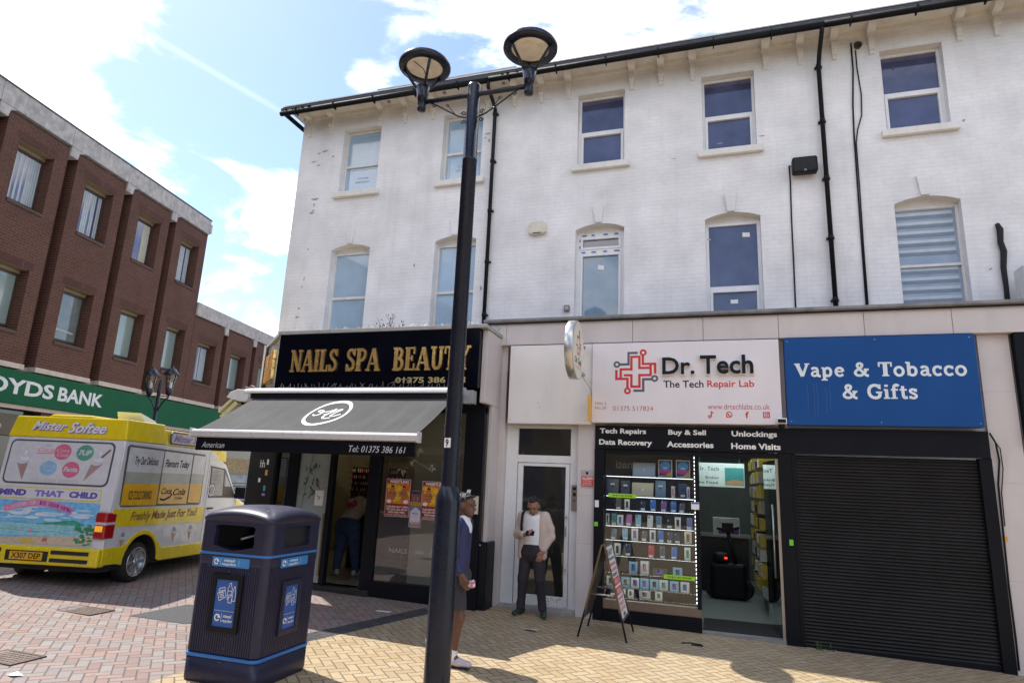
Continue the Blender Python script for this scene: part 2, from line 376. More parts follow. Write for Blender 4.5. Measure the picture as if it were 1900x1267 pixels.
        if bevel:
            bm = ob.modifiers.new('bevel', 'BEVEL'); bm.width = bevel; bm.segments = seg; bm.limit_method = 'ANGLE'; bm.angle_limit = R(40)
        return ob
def tag(o, label=None, cat=None, group=None, kind=None):
    if label: o['label'] = label
    if cat: o['category'] = cat
    if group: o['group'] = group
    if kind: o['kind'] = kind
    return o
def thing(name, label, cat, loc=(0, 0, 0), rz=0.0, group=None):
    o = bpy.data.objects.new(name, None); COL.objects.link(o); o.location = loc; o.rotation_euler = (0, 0, rz); o.empty_display_size = 0.1
    return tag(o, label, cat, group)
def copy_tree(o, parent=None):
    c = o.copy(); COL.objects.link(c)
    if parent is not None: c.parent = parent
    for ch in [q for q in o.children]: copy_tree(ch, c)
    return c
def gz(x, y=0): return -0.021*x-0.034          # the street falls gently to the right
# ------------------------------------------------------------------ material palette
M_wall = mat_brick('white_painted_brick', (0.86, 0.845, 0.85), (0.85, 0.835, 0.84), (0.825, 0.81, 0.818), bumps=0.42, ms=0.010, stain=0.10, streak=0.38, peel=0.3)
M_trim = mat('cream_paint', (0.78, 0.75, 0.70), 0.6, var=0.06, dirt=0.25, scale=4)
M_soffit = mat('soffit_paint', (0.76, 0.73, 0.68), 0.7, var=0.05, dirt=0.3, scale=3)
M_upvc = mat('white_plastic', (0.80, 0.80, 0.81), 0.3, var=0.03, dirt=0.08)
M_oldframe = mat('old_white_frame', (0.72, 0.70, 0.68), 0.45, var=0.06, dirt=0.25)
M_black = mat('black_plastic', (0.010, 0.010, 0.013), 0.45, var=0.15, spec=0.2)
M_blackp = mat('black_paint', (0.007, 0.008, 0.012), 0.45, var=0.12, spec=0.16, scale=2)
M_slate = mat('slate', (0.06, 0.06, 0.07), 0.7, var=0.3, scale=9)
M_stone = mat('pale_stone', (0.60, 0.55, 0.545), 0.55, var=0.06, scale=1.2, dirt=0.22, bump=0.08, bscale=30)
M_joint = mat('stone_joint', (0.20, 0.18, 0.17), 0.9)
M_lead = mat('grey_lead', (0.22, 0.22, 0.23), 0.6, var=0.25, scale=5, dirt=0.3)
M_sky_pane = mat_pane('sky_tinted_window_glass', (0.080, 0.083, 0.160), 0.08, var=.3)  # blue of the reflected sky is put into the base colour
M_film_pane = mat_pane('papered_window_glass', (0.34, 0.47, 0.60), 0.25, var=0.10)
M_net_pane = mat_pane('covered_door_glass', (0.10, 0.20, 0.30), 0.15, var=0.2)
M_label = mat('white_paper', (0.80, 0.80, 0.80), 0.7, var=0.04)
M_steel = mat('brushed_steel', (0.55, 0.54, 0.52), 0.32, 0.9, var=0.1)
M_galv = mat('grey_metal', (0.35, 0.35, 0.36), 0.45, 0.7, var=0.1)
M_rubber = mat('rubber', (0.015, 0.015, 0.016), 0.75, var=0.2)
M_clear = mat_glass('clear_shop_glass')
M_red = mat('red_print', (0.62, 0.03, 0.03), 0.5, var=0.05)
M_navyink = mat('dark_ink', (0.008, 0.008, 0.014), 0.55, spec=0.25)
M_white = mat('white_lettering', (0.82, 0.82, 0.80), 0.5, var=0.03)
M_gold = mat('mirror_gold', (0.80, 0.53, 0.19), 0.24, 0.72, var=0.2, scale=5, bump=0.6, bscale=7)
M_tape = mat('blue_protective_tape', (0.08, 0.12, 0.5), 0.5)

# ------------------------------------------------------------------ ground
def sheet(name, pts, m, dz=0.0, kind='structure'):
    mb = MB(); mb.add([(x, y, gz(x)+dz) for x, y in pts], [tuple(range(len(pts)))])
    o = mb.build(name, m); o['kind'] = kind; return o
M_red_pave = mat_herringbone('red_block_paving', [(0.27, 0.175, 0.15), (0.31, 0.225, 0.20), (0.225, 0.15, 0.13), (0.275, 0.25, 0.24), (0.235, 0.195, 0.185)], (0.13, 0.105, 0.095), 0.1, 45, 0.8, 0.40, (0.27, 0.25, 0.24))
M_yel_pave = mat_herringbone('buff_block_paving', [(0.40, 0.305, 0.18), (0.43, 0.335, 0.205), (0.35, 0.255, 0.145), (0.39, 0.30, 0.18), (0.43, 0.34, 0.22)], (0.17, 0.12, 0.075), 0.1, 45, 0.8, 0.3, (0.34, 0.29, 0.23))
M_dark_pave = mat_brick('charcoal_block_paving', (0.055, 0.055, 0.06), (0.085, 0.082, 0.085), (0.03, 0.03, 0.03), bw=0.2, bh=0.1, ms=0.008, bumps=0.4)
M_asph = mat('asphalt', (0.07, 0.07, 0.072), 0.9, var=0.35, scale=40, bump=0.4, bscale=150)
sheet('ground', [(-150, -150), (150, -150), (150, 150), (-150, 150)], M_asph, -0.03)
BL = [(-5.6, -20), (-4.95, 5.3), (-4.55, 6.8), (-4.02, 9.0), (-4.02, 9.7)]     # border between red and buff paving
sheet('street', [(-40, -20)] + BL + [(-9, 9.7), (-12, 40), (-40, 40)], M_red_pave)
sheet('pavement', [(x+0.3, y) for x, y in BL] + [(12, 9.7), (12, -20)], M_yel_pave)
sheet('kerb_strip', BL[1:] + [(x+0.3, y) for x, y in BL[:0:-1]], M_dark_pave)
sheet('paving_edge', BL[:2] + [(x+0.3, y) for x, y in BL[1::-1]], M_red_pave)
sheet('tarmac_patch', [(-6.75, 6.3), (-5.95, 6.35), (-5.7, 6.75), (-6.0, 7.3), (-6.7, 7.15)], M_asph, 0.004)
sheet('stained_paving', [(-2.9+0.5*math.cos(a)*1.2, 7.35+0.3*math.sin(a)) for a in [i*math.pi/8 for i in range(16)]], mat('sandy_stain', (0.40, 0.26, 0.12), 0.8, var=0.25, scale=12), 0.004) if False else None

def drain(x0, x1, y0, y1, label, rz=0.0):
    t = thing('drain_cover', label, 'drain cover', ((x0+x1)/2, (y0+y1)/2, gz((x0+x1)/2)), rz)
    w, d = (x1-x0)/2, (y1-y0)/2
    f = MB()
    f.box(-w, w, -d, -d+.03, -.005, .007); f.box(-w, w, d-.03, d, -.005, .007); f.box(-w, -w+.03, -d+.03, d-.03, -.005, .007); f.box(w-.03, w, -d+.03, d-.03, -.005, .007)
    f.build('frame', mat('cast_iron', (0.09, 0.07, 0.06), 0.6, 0.5, var=0.3), t, local=True)
    g = MB(); k = 9; g.box(-w+.03, w-.03, -d+.03, d-.03, -.005, .003)
    for i in range(k):
        for j in range(5):
            x = -w+.05+(2*w-.1)*(i+.5)/k; y = -d+.05+(2*d-.1)*(j+.5)/5
            g.box(x-.018, x+.018, y-.009, y+.009, .003, .006)
    g.build('plate', mat('worn_iron', (0.14, 0.11, 0.095), 0.55, 0.5, var=0.3, scale=20), t, local=True)
drain(-7.66, -7.08, 6.06, 6.40, 'brown iron drain cover in the red paving near the van')
drain(-6.5, -5.98, 4.42, 4.75, 'dark iron drain cover in the red paving at the lower left edge')

# ------------------------------------------------------------------ terrace
YU = 10.7
TB = thing('terrace_building', 'white painted brick terrace with bracketed eaves above the shops', 'building', (-3, YU, 0))
WX = [(-7.62, -6.70), (-5.23, -4.35), (-2.38, -1.48), (-0.08, 0.82), (2.82, 3.73), (6.0, 6.9)]
X0, X1, ZB, ZT = -8.71, 9.0, 4.2, 9.78
def arch_z(x, a, b, z0=6.47, rise=0.10):
    t = (x-(a+b)/2)/((b-a)/2); return z0+rise*(1-t*t)
w = MB(); d = 0.18
def wq(x0, x1, z0, z1):
    w.quad((x0, YU, z0), (x1, YU, z0), (x1, YU, z1), (x0, YU, z1))
xs = [X0]+[c for ab in WX for c in ab]+[X1]
for i in range(len(xs)-1):
    a, b = xs[i], xs[i+1]
    if i % 2 == 0: wq(a, b, ZB, ZT)
    else:
        k = 10; xx = [a+(b-a)*q/k for q in range(k+1)]
        for q in range(k):                                           # over the arched opening
            w.quad((xx[q], YU, arch_z(xx[q], a, b)), (xx[q+1], YU, arch_z(xx[q+1], a, b)), (xx[q+1], YU, 7.78), (xx[q], YU, 7.78))
        wq(a, b, 9.28, ZT)
        for (z0, z1) in ((7.78, 9.28), (4.2, 6.47)):                  # reveals
            w.quad((a, YU, z0), (a, YU, z1), (a, YU+d, z1), (a, YU+d, z0)); w.quad((b, YU, z1), (b, YU, z0), (b, YU+d, z0), (b, YU+d, z1))
w.quad((X0, YU+12, ZB-4.3), (X0, YU, ZB-4.3), (X0, YU, ZT), (X0, YU+12, ZT))
w.quad((X1, YU, ZB), (X1, YU+12, ZB), (X1, YU+12, ZT), (X1, YU, ZT))
w.quad((X1, YU+12, 0), (X0, YU+12, 0), (X0, YU+12, ZT), (X1, YU+12, ZT))
w.build('wall', M_wall, TB)
for a, b in WX:                                                      # painted heads of the openings
    hd = MB(); hd.box(a+.001, b-.001, YU+.001, YU+d, 9.278, 9.30); hd.build('window_head', M_trim, TB)
    hd = MB(); k = 12; xx = [a+(b-a)*q/k for q in range(k+1)]
    lo = [(x, arch_z(x, a, b)) for x in xx]; n = len(lo)
    hd.add([(x, YU+.001, z) for x, z in lo]+[(x, YU+d-.012, z) for x, z in lo]+[(x, YU+d-.012, 6.40) for x, z in lo], [(q, n+q, n+q+1, q+1) for q in range(n-1)]+[(n+q, 2*n+q, 2*n+q+1, n+q+1) for q in range(n-1)]); hd.build('arch_head', M_trim, TB)
pt = MB(FX(YU)); random.seed(2)
for x, z, rx_, rz_ in ((-8.06, 8.93, .11, .03), (-8.22, 8.90, .05, .02), (-8.33, 8.70, .07, .02), (-8.2, 8.60, .05, .02), (-7.85, 8.77, .04, .03), (-8.21, 7.80, .12, .03), (-8.19, 7.66, .02, .06), (-8.19, 7.52, .035, .03), (-8.22, 7.47, .08, .03), (-8.21, 6.64, .02, .03), (-8.22, 5.98, .02, .06), (-8.25, 5.80, .012, .05), (-8.26, 5.33, .04, .03), (-8.28, 5.14, .05, .03), (-4.23, 8.82, .07, .025), (-4.2, 8.66, .03, .04), (-4.28, 8.73, .03, .02), (-5.65, 6.1, .02, .05), (-4.2, 5.55, .03, .05), (.9, 8.05, .06, .012), (.2, 8.0, .05, .01), (-.6, 7.8, .05, .01), (-.02, 6.2, .04, .02), (3.9, 7.9, .025, .04), (4.0, 5.4, .03, .015)):
    z -= .1; n = 11; pt.flat([(x+rx_*math.cos(6.283*k/n)*random.uniform(.45, 1.15), z+rz_*math.sin(6.283*k/n)*random.uniform(.4, 1.2)) for k in range(n)], .0022)
pt.build('bare_patch', mat('bare_patch', (.40, .35, .31), .9, var=.5, scale=40), TB)
# eaves
so_ = MB(); so_.box(X0-.18, X1, 10.2, YU, 9.73, 9.76); so_.box(X0-.18, X0, YU, YU+12, 9.73, 9.76); so_.box(X0-.03, X1, YU-.02, YU-.0015, 9.66, 9.73)
so_.build('soffit', M_soffit, TB)
rf = MB(); ry0, rz0, ry1, rz1 = 10.14, 9.53, 16.2, 12.2
for k in range(26):                                                  # slate courses
    t0, t1 = k/26, (k+1)/26
    ya, yb = ry0+(ry1-ry0)*t0, ry0+(ry1-ry0)*t1; za, zb = rz0+(rz1-rz0)*t0, rz0+(rz1-rz0)*t1
    rf.add([(X0-.22, ya, za+.14), (X1, ya, za+.14), (X1, yb+.02, zb+.125), (X0-.22, yb+.02, zb+.125), (X0-.22, ya, za+(.11 if k else .0)), (X1, ya, za+(.11 if k else .0))], [(0, 1, 2, 3), (4, 5, 1, 0)])
rf.quad((X0-.22, 22.4, 9.7), (X0-.22, ry1, rz1+.12), (X1, ry1, rz1+.12), (X1, 22.4, 9.7))
rf.add([(X0, YU, 9.76), (X0, ry1, rz1+.1), (X0, YU+12, 9.76)], [(0, 2, 1)]); rf.add([(X1, YU, 9.76), (X1, ry1, rz1+.1), (X1, YU+12, 9.76)], [(0, 1, 2)])
rf.build('roof', M_slate, TB)
gt = MB()
for a, b, dz in ((X0-.22, -4.07, 0.0), (-4.06, 1.9, .012), (1.91, X1, .02)):
    gt.tube([(a, 10.16, 9.545+dz), (b, 10.16, 9.545+dz)], 0.055, 12)
    x = a+.4
    while x < b: gt.box(x-.010, x+.010, 10.096, 10.24, 9.482+dz, 9.60+dz); x += 0.95
gt.box(X0-.22, X1, 10.2, 10.24, 9.56, 9.735)
gt.tube([(X0-.19, 10.16, 9.60), (X0-.19, YU+12, 9.66)], 0.05, 10)
gt.build('gutter', mat('black_gutter', (0.010, 0.010, 0.011), 0.65, var=0.25, spec=.15), TB)
vg = MB()
for a, b in ((-8.95, -8.1), (-3.9, -3.4), (3.1, 4.4)):
    for q in range(26):
        x = random.uniform(a, b); vg.sphere((x, 10.15+random.uniform(-.04, .05), 9.61+random.uniform(0, .02)), random.uniform(.012, .035), n=6, m=4)
vg.build('moss', mat('moss', (0.035, 0.04, 0.02), 0.95, var=0.4), TB)
# corbels
cb = MB(); cb.add([], [])
cb.poly([(0, 0), (-.09, 0), (-.11, .05), (-.20, .07), (-.27, .12), (-.30, .17), (0, .17)], -.065, .065)
V = cb.v; cb.v = [(z, y, x) for (y, x, z) in [(p[0], p[1], p[2]) for p in V]]
cb.v = [(p[0], YU-.0025+p[1], 9.555+p[2]) for p in cb.v]
cb.box(-.05, .05, YU-.10, YU-.003, 9.40, 9.553); cb.box(-.04, .04, YU-.065, YU-.003, 9.30, 9.40); cb.box(-.032, .032, YU-.04, YU-.003, 9.23, 9.30)
cb.box(-.075, .075, YU-.32, YU-.021, 9.70, 9.729)
CX = [-8.53, -7.95, -6.72, -6.13, -5.48, -4.25, -3.68, -3.12, -2.57, -1.34, -0.8, -0.23, 1.02, 1.59, 2.13, 2.7, 3.98, 4.5, 5.1, 5.7]
c0 = cb.build('corbel', M_trim, TB, bevel=.004)
c0.location.x += CX[0]
for x in CX[1:]:
    c = c0.copy(); COL.objects.link(c); c.parent = TB; c.location.x = c0.location.x - CX[0] + x
# sills and keystones
for i, (a, b) in enumerate(WX):
    s = MB(); s.box(a-.09, b+.10, YU-.085, YU-.002, 7.645, 7.765); s.box(a+.005, b-.005, YU-.002, YU+d, 7.70, 7.779); s.build('sill', M_trim, TB, bevel=.008)
    kx = (a+b)/2-.02
    ks = MB(FX(YU)); ks.poly([(kx-.06, 6.575), (kx+.06, 6.575), (kx+.10, 6.91), (kx-.10, 6.91)], .002, .045); ks.build('keystone', M_wall, TB, bevel=.006)

def sash(name, x0, x1, z0, z1, rails, pane_mats, fm, fw=.055, depth=YU+.165, inner=None, label=None, arched=False):
    """window frame with glazing split by rails; inner = extra opening-light frames"""
    f = MB(FX(depth)); 
    f.box(x0, x0+fw, z0, z1, -.05, .02); f.box(x1-fw, x1, z0, z1, -.05, .02); f.box(x0+fw, x1-fw, z1-fw, z1, -.05, .02); f.box(x0+fw, x1-fw, z0, z0+fw, -.05, .02)
    zs = [z0+fw]+[r for r in rails]+[z1-fw]
    for r in rails: f.box(x0+fw, x1-fw, r-fw*.55, r+fw*.55, -.05, .025)
    for q in (inner or []):
        a, b = (zs[q]+(fw*.55 if q else 0)), (zs[q+1]-(fw*.55 if q < len(zs)-2 else 0)); e = .045
        f.box(x0+fw, x0+fw+e, a, b, -.04, .035); f.box(x1-fw-e, x1-fw, a, b, -.04, .035); f.box(x0+fw+e, x1-fw-e, b-e, b, -.04, .035); f.box(x0+fw+e, x1-fw-e, a, a+e, -.04, .035)
    fo = f.build(name, fm, TB, bevel=.004)
    if label: fo['label'] = label
    for q in range(len(zs)-1):
        p = MB(FX(depth)); p.rect(x0+fw*.8, x1-fw*.8, zs[q]-(.0 if q else .01), zs[q+1]+.0, -.012-.002*(q % 2)); p.build('pane', pane_mats[q], fo)
    return fo
for i, (a, b) in enumerate(WX):
    if i < 2:
        f = sash('window', a, b, 7.785, 9.27, [8.44], [M_film_pane]*2, M_oldframe, .05)
        t = MB(FX(YU+.165)); t.stroke([(a+.12, 7.87), (a+.12, 8.36), (b-.1, 8.36), (b-.1, 7.87)], .008, -.008, 0, True)
        for zz, ww in ((8.16, .13), (8.08, .17)): t.text('Hair' if i and zz > 8.1 else 'studio' if i else 'tanning' if zz > 8.1 else 'salon', (a+b)/2-ww, (a+b)/2+ww, zz-.025, zz+.025, -.008)
        t.build('window_print', mat('faint_print', (0.22, 0.33, 0.45), 0.5), f)
    else: sash('window', a, b, 7.785, 9.275, [8.51], [M_sky_pane]*2, M_upvc, .045, inner=[0])
def vent(f, x0, x1, z):
    v = MB(FX(YU+.165)); v.box(x0, x1, z-.012, z+.012, .025, .035); v.build('trickle_vent', M_galv, f)
# first floor
f = sash('window', WX[0][0], WX[0][1], 4.3, 6.44, [5.44], [M_film_pane]*2, M_oldframe, .05)
sash('window', WX[1][0], WX[1][1], 4.3, 6.44, [5.44], [M_film_pane]*2, M_oldframe, .05)
a, b = WX[2]
f = sash('window', a, b, 4.3, 6.44, [6.08], [M_net_pane, M_sky_pane], M_upvc, .075, inner=[0, 1], label='new white window with a small top light and scraps of blue tape')
tp = MB(FX(YU+.165))
for x in (a+.1, a+.28, a+.5, a+.7):
    for z in (6.40, 6.07): tp.rect(x, x+.07+random.uniform(-.02, .03), z-.012, z+.012, .037)
for z in (6.15, 6.28): tp.rect(a+.055, a+.075, z, z+.05, .037)
tp.build('tape', M_tape, f)
lb = MB(FX(YU+.165)); lb.flat([(-1.98, 5.74), (-1.87, 5.72), (-1.87, 5.81), (-1.98, 5.83)], -.006); lb.build('paper_note', M_label, f)
a, b = WX[3]
f = sash('window', a, b, 4.3, 6.44, [5.25], [M_sky_pane]*2, M_upvc, .055, inner=[0])
lb = MB(FX(YU+.165)); lb.flat([(.53, 6.17), (.65, 6.16), (.65, 6.24), (.53, 6.25)], -.006); lb.build('paper_note', M_label, f); lb = MB(FX(YU+.165)); lb.rect(.3, .42, 4.98, 5.05, -.006); lb.build('paper_note', M_label, f)
a, b = WX[4]
f = sash('window', a, b, 4.3, 6.45, [5.46], [mat_pane('blind_behind_glass', (0.30, 0.36, 0.44), 0.2)]*2, M_oldframe, .04)
bl = MB(FX(YU+.165))
k = 0; z = 4.4
while z < 6.38:
    if abs(z-5.46) > .06: bl.rect(a+.05, b-.08, z, z+.055, -.009, 0); bl.rect(a+.05, b-.08, z+.055, z+.105, -.009, 1)
    z += .155
bl.build('zebra_blind', [mat('blind_shade', (0.20, 0.25, 0.32), 0.4), mat('blind_slat', (0.52, 0.58, 0.64), 0.4)], f)
a, b = WX[5]; sash('window', a, b, 4.3, 6.44, [5.25], [M_sky_pane]*2, M_upvc, .055)
# downpipes
def downpipe(pts, r=.037):
    p = MB(); p.tube(pts, r, 12)
    z = 9.1
    while z > 4.6: p.lathe([(r+.006, -.04), (r+.009, 0), (r+.006, .04)], (pts[-1][0], pts[-1][1], z), 12); p.box(pts[-1][0]-.06, pts[-1][0]+.06, pts[-1][1]+.02, YU-.002, z-.012, z+.012); z -= 1.05
    p.build('downpipe', M_black, TB)
downpipe([(-4.07, 10.16, 9.53), (-4.07, 10.16, 9.40), (-4.07, 10.45, 9.28), (-4.07, 10.62, 9.18), (-4.07, 10.62, 9.0), (-4.07, 10.62, 4.3)])
downpipe([(1.88, 10.16, 9.55), (1.87, 10.18, 9.45), (1.86, 10.45, 9.25), (1.86, 10.62, 9.1), (1.86, 10.62, 4.44)])
# panel over the left eaves
sp = thing('roof_panel', 'thin grey panel lying on the roof edge above the left house', 'roof panel', (-5.2, 10.7, 9.9))
q = MB(); q.add([(-6.78, 10.5, 9.955), (-3.64, 10.5, 9.955), (-3.64, 11.4, 10.33), (-6.78, 11.4, 10.33), (-6.78, 10.5, 10.03), (-3.64, 10.5, 10.03), (-3.64, 11.4, 10.40), (-6.78, 11.4, 10.40)], [(0, 3, 2, 1), (4, 5, 6, 7), (0, 1, 5, 4), (1, 2, 6, 5), (2, 3, 7, 6), (3, 0, 4, 7)])
q.build('panel', mat('panel_grey', (0.30, 0.30, 0.30), 0.6, var=0.2), sp, bevel=.01)
q = MB()
for x in (-6.5, -5.2, -3.9): q.box(x-.03, x+.03, 10.53, 10.59, 9.7, 9.97)
q.build('foot', M_galv, sp)
# ------------------------------------------------------------------ small things on the upper wall
def wallthing(name, label, cat, x, z, y=YU): return thing(name, label, cat, (x, y, z))
t = wallthing('alarm_box', 'cream bell box on the white wall between the left and middle houses', 'alarm box', -3.1, 6.56)
q = MB(FX(YU)); q.poly([(-3.28, 6.46), (-3.2, 6.43), (-3.0, 6.43), (-2.92, 6.46), (-2.93, 6.65), (-2.99, 6.68), (-3.21, 6.68), (-3.27, 6.65)], .002, .09)
q.build('cover', mat('cream_plastic', (0.68, 0.64, 0.52), 0.4), t, bevel=.015); q = MB(FX(YU)); q.box(-3.18, -3.02, 6.44, 6.455, .091, .095); q.build('grille', M_black, t)
t = wallthing('junction_box', 'small grey box low on the white wall beside the taped window', 'junction box', -2.5, 4.97)
q = MB(FX(YU)); q.box(-2.55, -2.45, 4.91, 5.02, .002, .07); q.build('housing', mat('grey_box', (0.25, 0.23, 0.2), 0.6), t, bevel=.008); q = MB(FX(YU)); q.box(-2.53, -2.47, 4.93, 4.99, .071, .078); q.build('lid', mat('grey_lid', (0.42, 0.4, 0.37), 0.6), t)
t = wallthing('loudspeaker', 'black loudspeaker on the white wall beside the right downpipe', 'loudspeaker', 1.53, 7.2)
q = MB(FX(YU)); q.poly([(1.36, 7.10), (1.71, 7.10), (1.73, 7.13), (1.73, 7.35), (1.71, 7.38), (1.36, 7.38), (1.34, 7.35), (1.34, 7.13)], .05, .19); q.build('cabinet', M_black, t, bevel=.015)
q = MB(FX(YU)); q.rect(1.37, 1.70, 7.125, 7.355, .193); q.build('grille', mat('speaker_mesh', (0.02, 0.02, 0.02), 0.8, bump=0.5, bscale=300), t)
q = MB(FX(YU)); q.box(1.48, 1.58, 7.15, 7.28, .002, .05); q.build('bracket', M_galv, t); q = MB(FX(YU)); q.ring(1.535, 7.13, .018, .018, .006, .195); q.build('badge', M_steel, t)
def cable(name, label, pts, r=.012, m=M_black):
    q = MB(); q.tube(pts, r, 6); return tag(q.build(name, m), label, 'cable')
ys = YU-.018
cable('cable', 'thin black cable running down from the wall loudspeaker', [(1.33, ys-.02, 7.3), (1.31, ys, 7.32), (1.315, ys, 7.0), (1.30, ys, 6.3), (1.295, ys, 5.6), (1.28, ys, 4.44)])
cable('cable', 'long black cable hanging straight from the eaves right of the downpipe', [(2.40, ys, 9.5), (2.40, ys, 9.0), (2.35, ys, 8.3), (2.33, ys, 7.73), (2.32, ys, 6.87), (2.31, ys, 5.9), (2.30, ys, 4.44)], .013)
cable('cable', 'black cable bowing out and rejoining the long cable from the eaves', [(2.46, ys, 9.35), (2.46, ys, 9.0), (2.49, ys, 8.5), (2.47, ys, 8.11), (2.39, ys, 7.85), (2.35, ys-.01, 7.6), (2.345, ys-.01, 6.8), (2.33, ys-.01, 5.8), (2.322, ys-.01, 4.44)], .010)
q = MB(Fr((2.5, YU, 9.43), (1, 0, 0), (0, 0, 1))); q.lathe([(.055, .002), (.065, .05), (.045, .05), (.04, .012)], n=18); o = q.build('vent_pipe', mat('vent_dark', (0.06, 0.05, 0.045), 0.7)); tag(o, 'round dark vent pipe end just under the eaves', 'vent')
pts = [(4.15, YU-.03, 6.0), (4.17, YU-.05, 5.9), (4.155, YU-.05, 5.7), (4.18, YU-.05, 5.55), (4.15, YU-.05, 5.3), (4.15, YU-.05, 5.0), (4.14, YU-.05, 4.6)]
q = MB(); q.tube(pts, [.03, .045, .04, .045, .04, .035, .035], 8); tag(q.build('lagged_pipe', mat('pipe_lagging', (0.015, 0.015, 0.016), 0.8, bump=0.4, bscale=40)), 'thick black lagged pipe coming out of the white wall at the right', 'pipe')
AC = thing('air_conditioner', 'white air conditioning unit on the ledge at the right edge', 'air conditioner', (4.6, 10.35, 4.46))
q = MB(); q.box(4.2, 5.02, 10.18, 10.5, 4.55, 5.18); q.build('casing', mat('ac_casing', (0.66, 0.65, 0.62), 0.45, dirt=0.2), AC, bevel=.02)
q = MB(Fr((4.5, 10.18, 4.86), (1, 0, 0), (0, 0, 1)))
for r_ in (.25, .2, .15, .1, .05): q.ring(0, 0, r_, r_, .012, .012)
for k in range(8): q.stroke([(0, 0), (.25*math.cos(k*math.pi/4), .25*math.sin(k*math.pi/4))], .01, .014)
q.build('fan_guard', M_galv, AC); q = MB(Fr((4.5, 10.18, 4.86), (1, 0, 0), (0, 0, 1))); q.ell(0, 0, .245, .245, .004); q.build('fan', M_black, AC)
q = MB(); q.box(4.28, 4.36, 10.2, 10.5, 4.46, 4.55); q.box(4.86, 4.94, 10.2, 10.5, 4.46, 4.55); q.build('foot', M_black, AC)

# ------------------------------------------------------------------ stone shop surround
YS = 9.6
ST = thing('stone_shop_surround', 'pale stone surround with ledge and piers framing the shops', 'shop surround', (0, YS, 0))
q = MB(); seam = [-3.55, -3.23, -1.18, -.14, .9, 2.0, 3.05, 4.1, 5.2, 6.3, 9]
for a, b in zip(seam, seam[1:]): q.box(a+.003, b-.003, YS-.1, YS+.1, 4.045, 4.41)
q.build('fascia_slab', M_stone, ST, bevel=.004)
q = MB(); q.box(-3.55, 9, YS-.085, YS+.09, 4.05, 4.405); q.build('joint', M_joint, ST)
q = MB(); q.box(-3.62, 9, YS-.15, YU-.003, 4.412, 4.445); q.box(-3.62, 9, YS-.17, YS-.12, 4.425, 4.47); q.build('ledge', M_lead, ST, bevel=.006)
q = MB(); q.box(-3.62, 9, YS-.135, YS-.11, 4.39, 4.424); q.build('drip_edge', M_black, ST)
def pier(x0, x1, joints, y0=YS, y1=YS+.3, top=4.043):
    q = MB(); zz = [gz(x0)-.05]+joints+[top]
    for a, b in zip(zz, zz[1:]): q.box(x0, x1, y0, y1, a+.003, b-.003)
    q.box(x0+.004, x1-.004, y0+.004, y1, zz[0], top-.003); q.build('pier', M_stone, ST, bevel=.003)
pier(-3.55, -3.215, [1.01, 2.0, 3.31], YS, YS+.4); pier(-2.02, -1.757, [1.02, 1.72, 2.6], YS, YS+.3); pier(3.335, 3.69, [.95, 2.12, 3.28])
pier(3.72, 9, [1.4, 2.9], YS+.04)
q = MB(); q.box(-3.214, -2.021, YS+.12, YS+.2, 2.76, 4.04); q.box(-1.756, .96, YS+.05, YS+.2, 2.765, 4.04); q.box(.96, 3.334, YS+.05, YS+.2, 2.765, 4.04); q.build('backing_wall', M_stone, ST)
q = MB(); q.box(3.72, 9, YS-.08, YS+.038, 2.6, 4.05); o = q.build('shop_sign_edge', M_blackp, bevel=.004); tag(o, 'black sign board of the next shop cut by the right edge', 'sign')
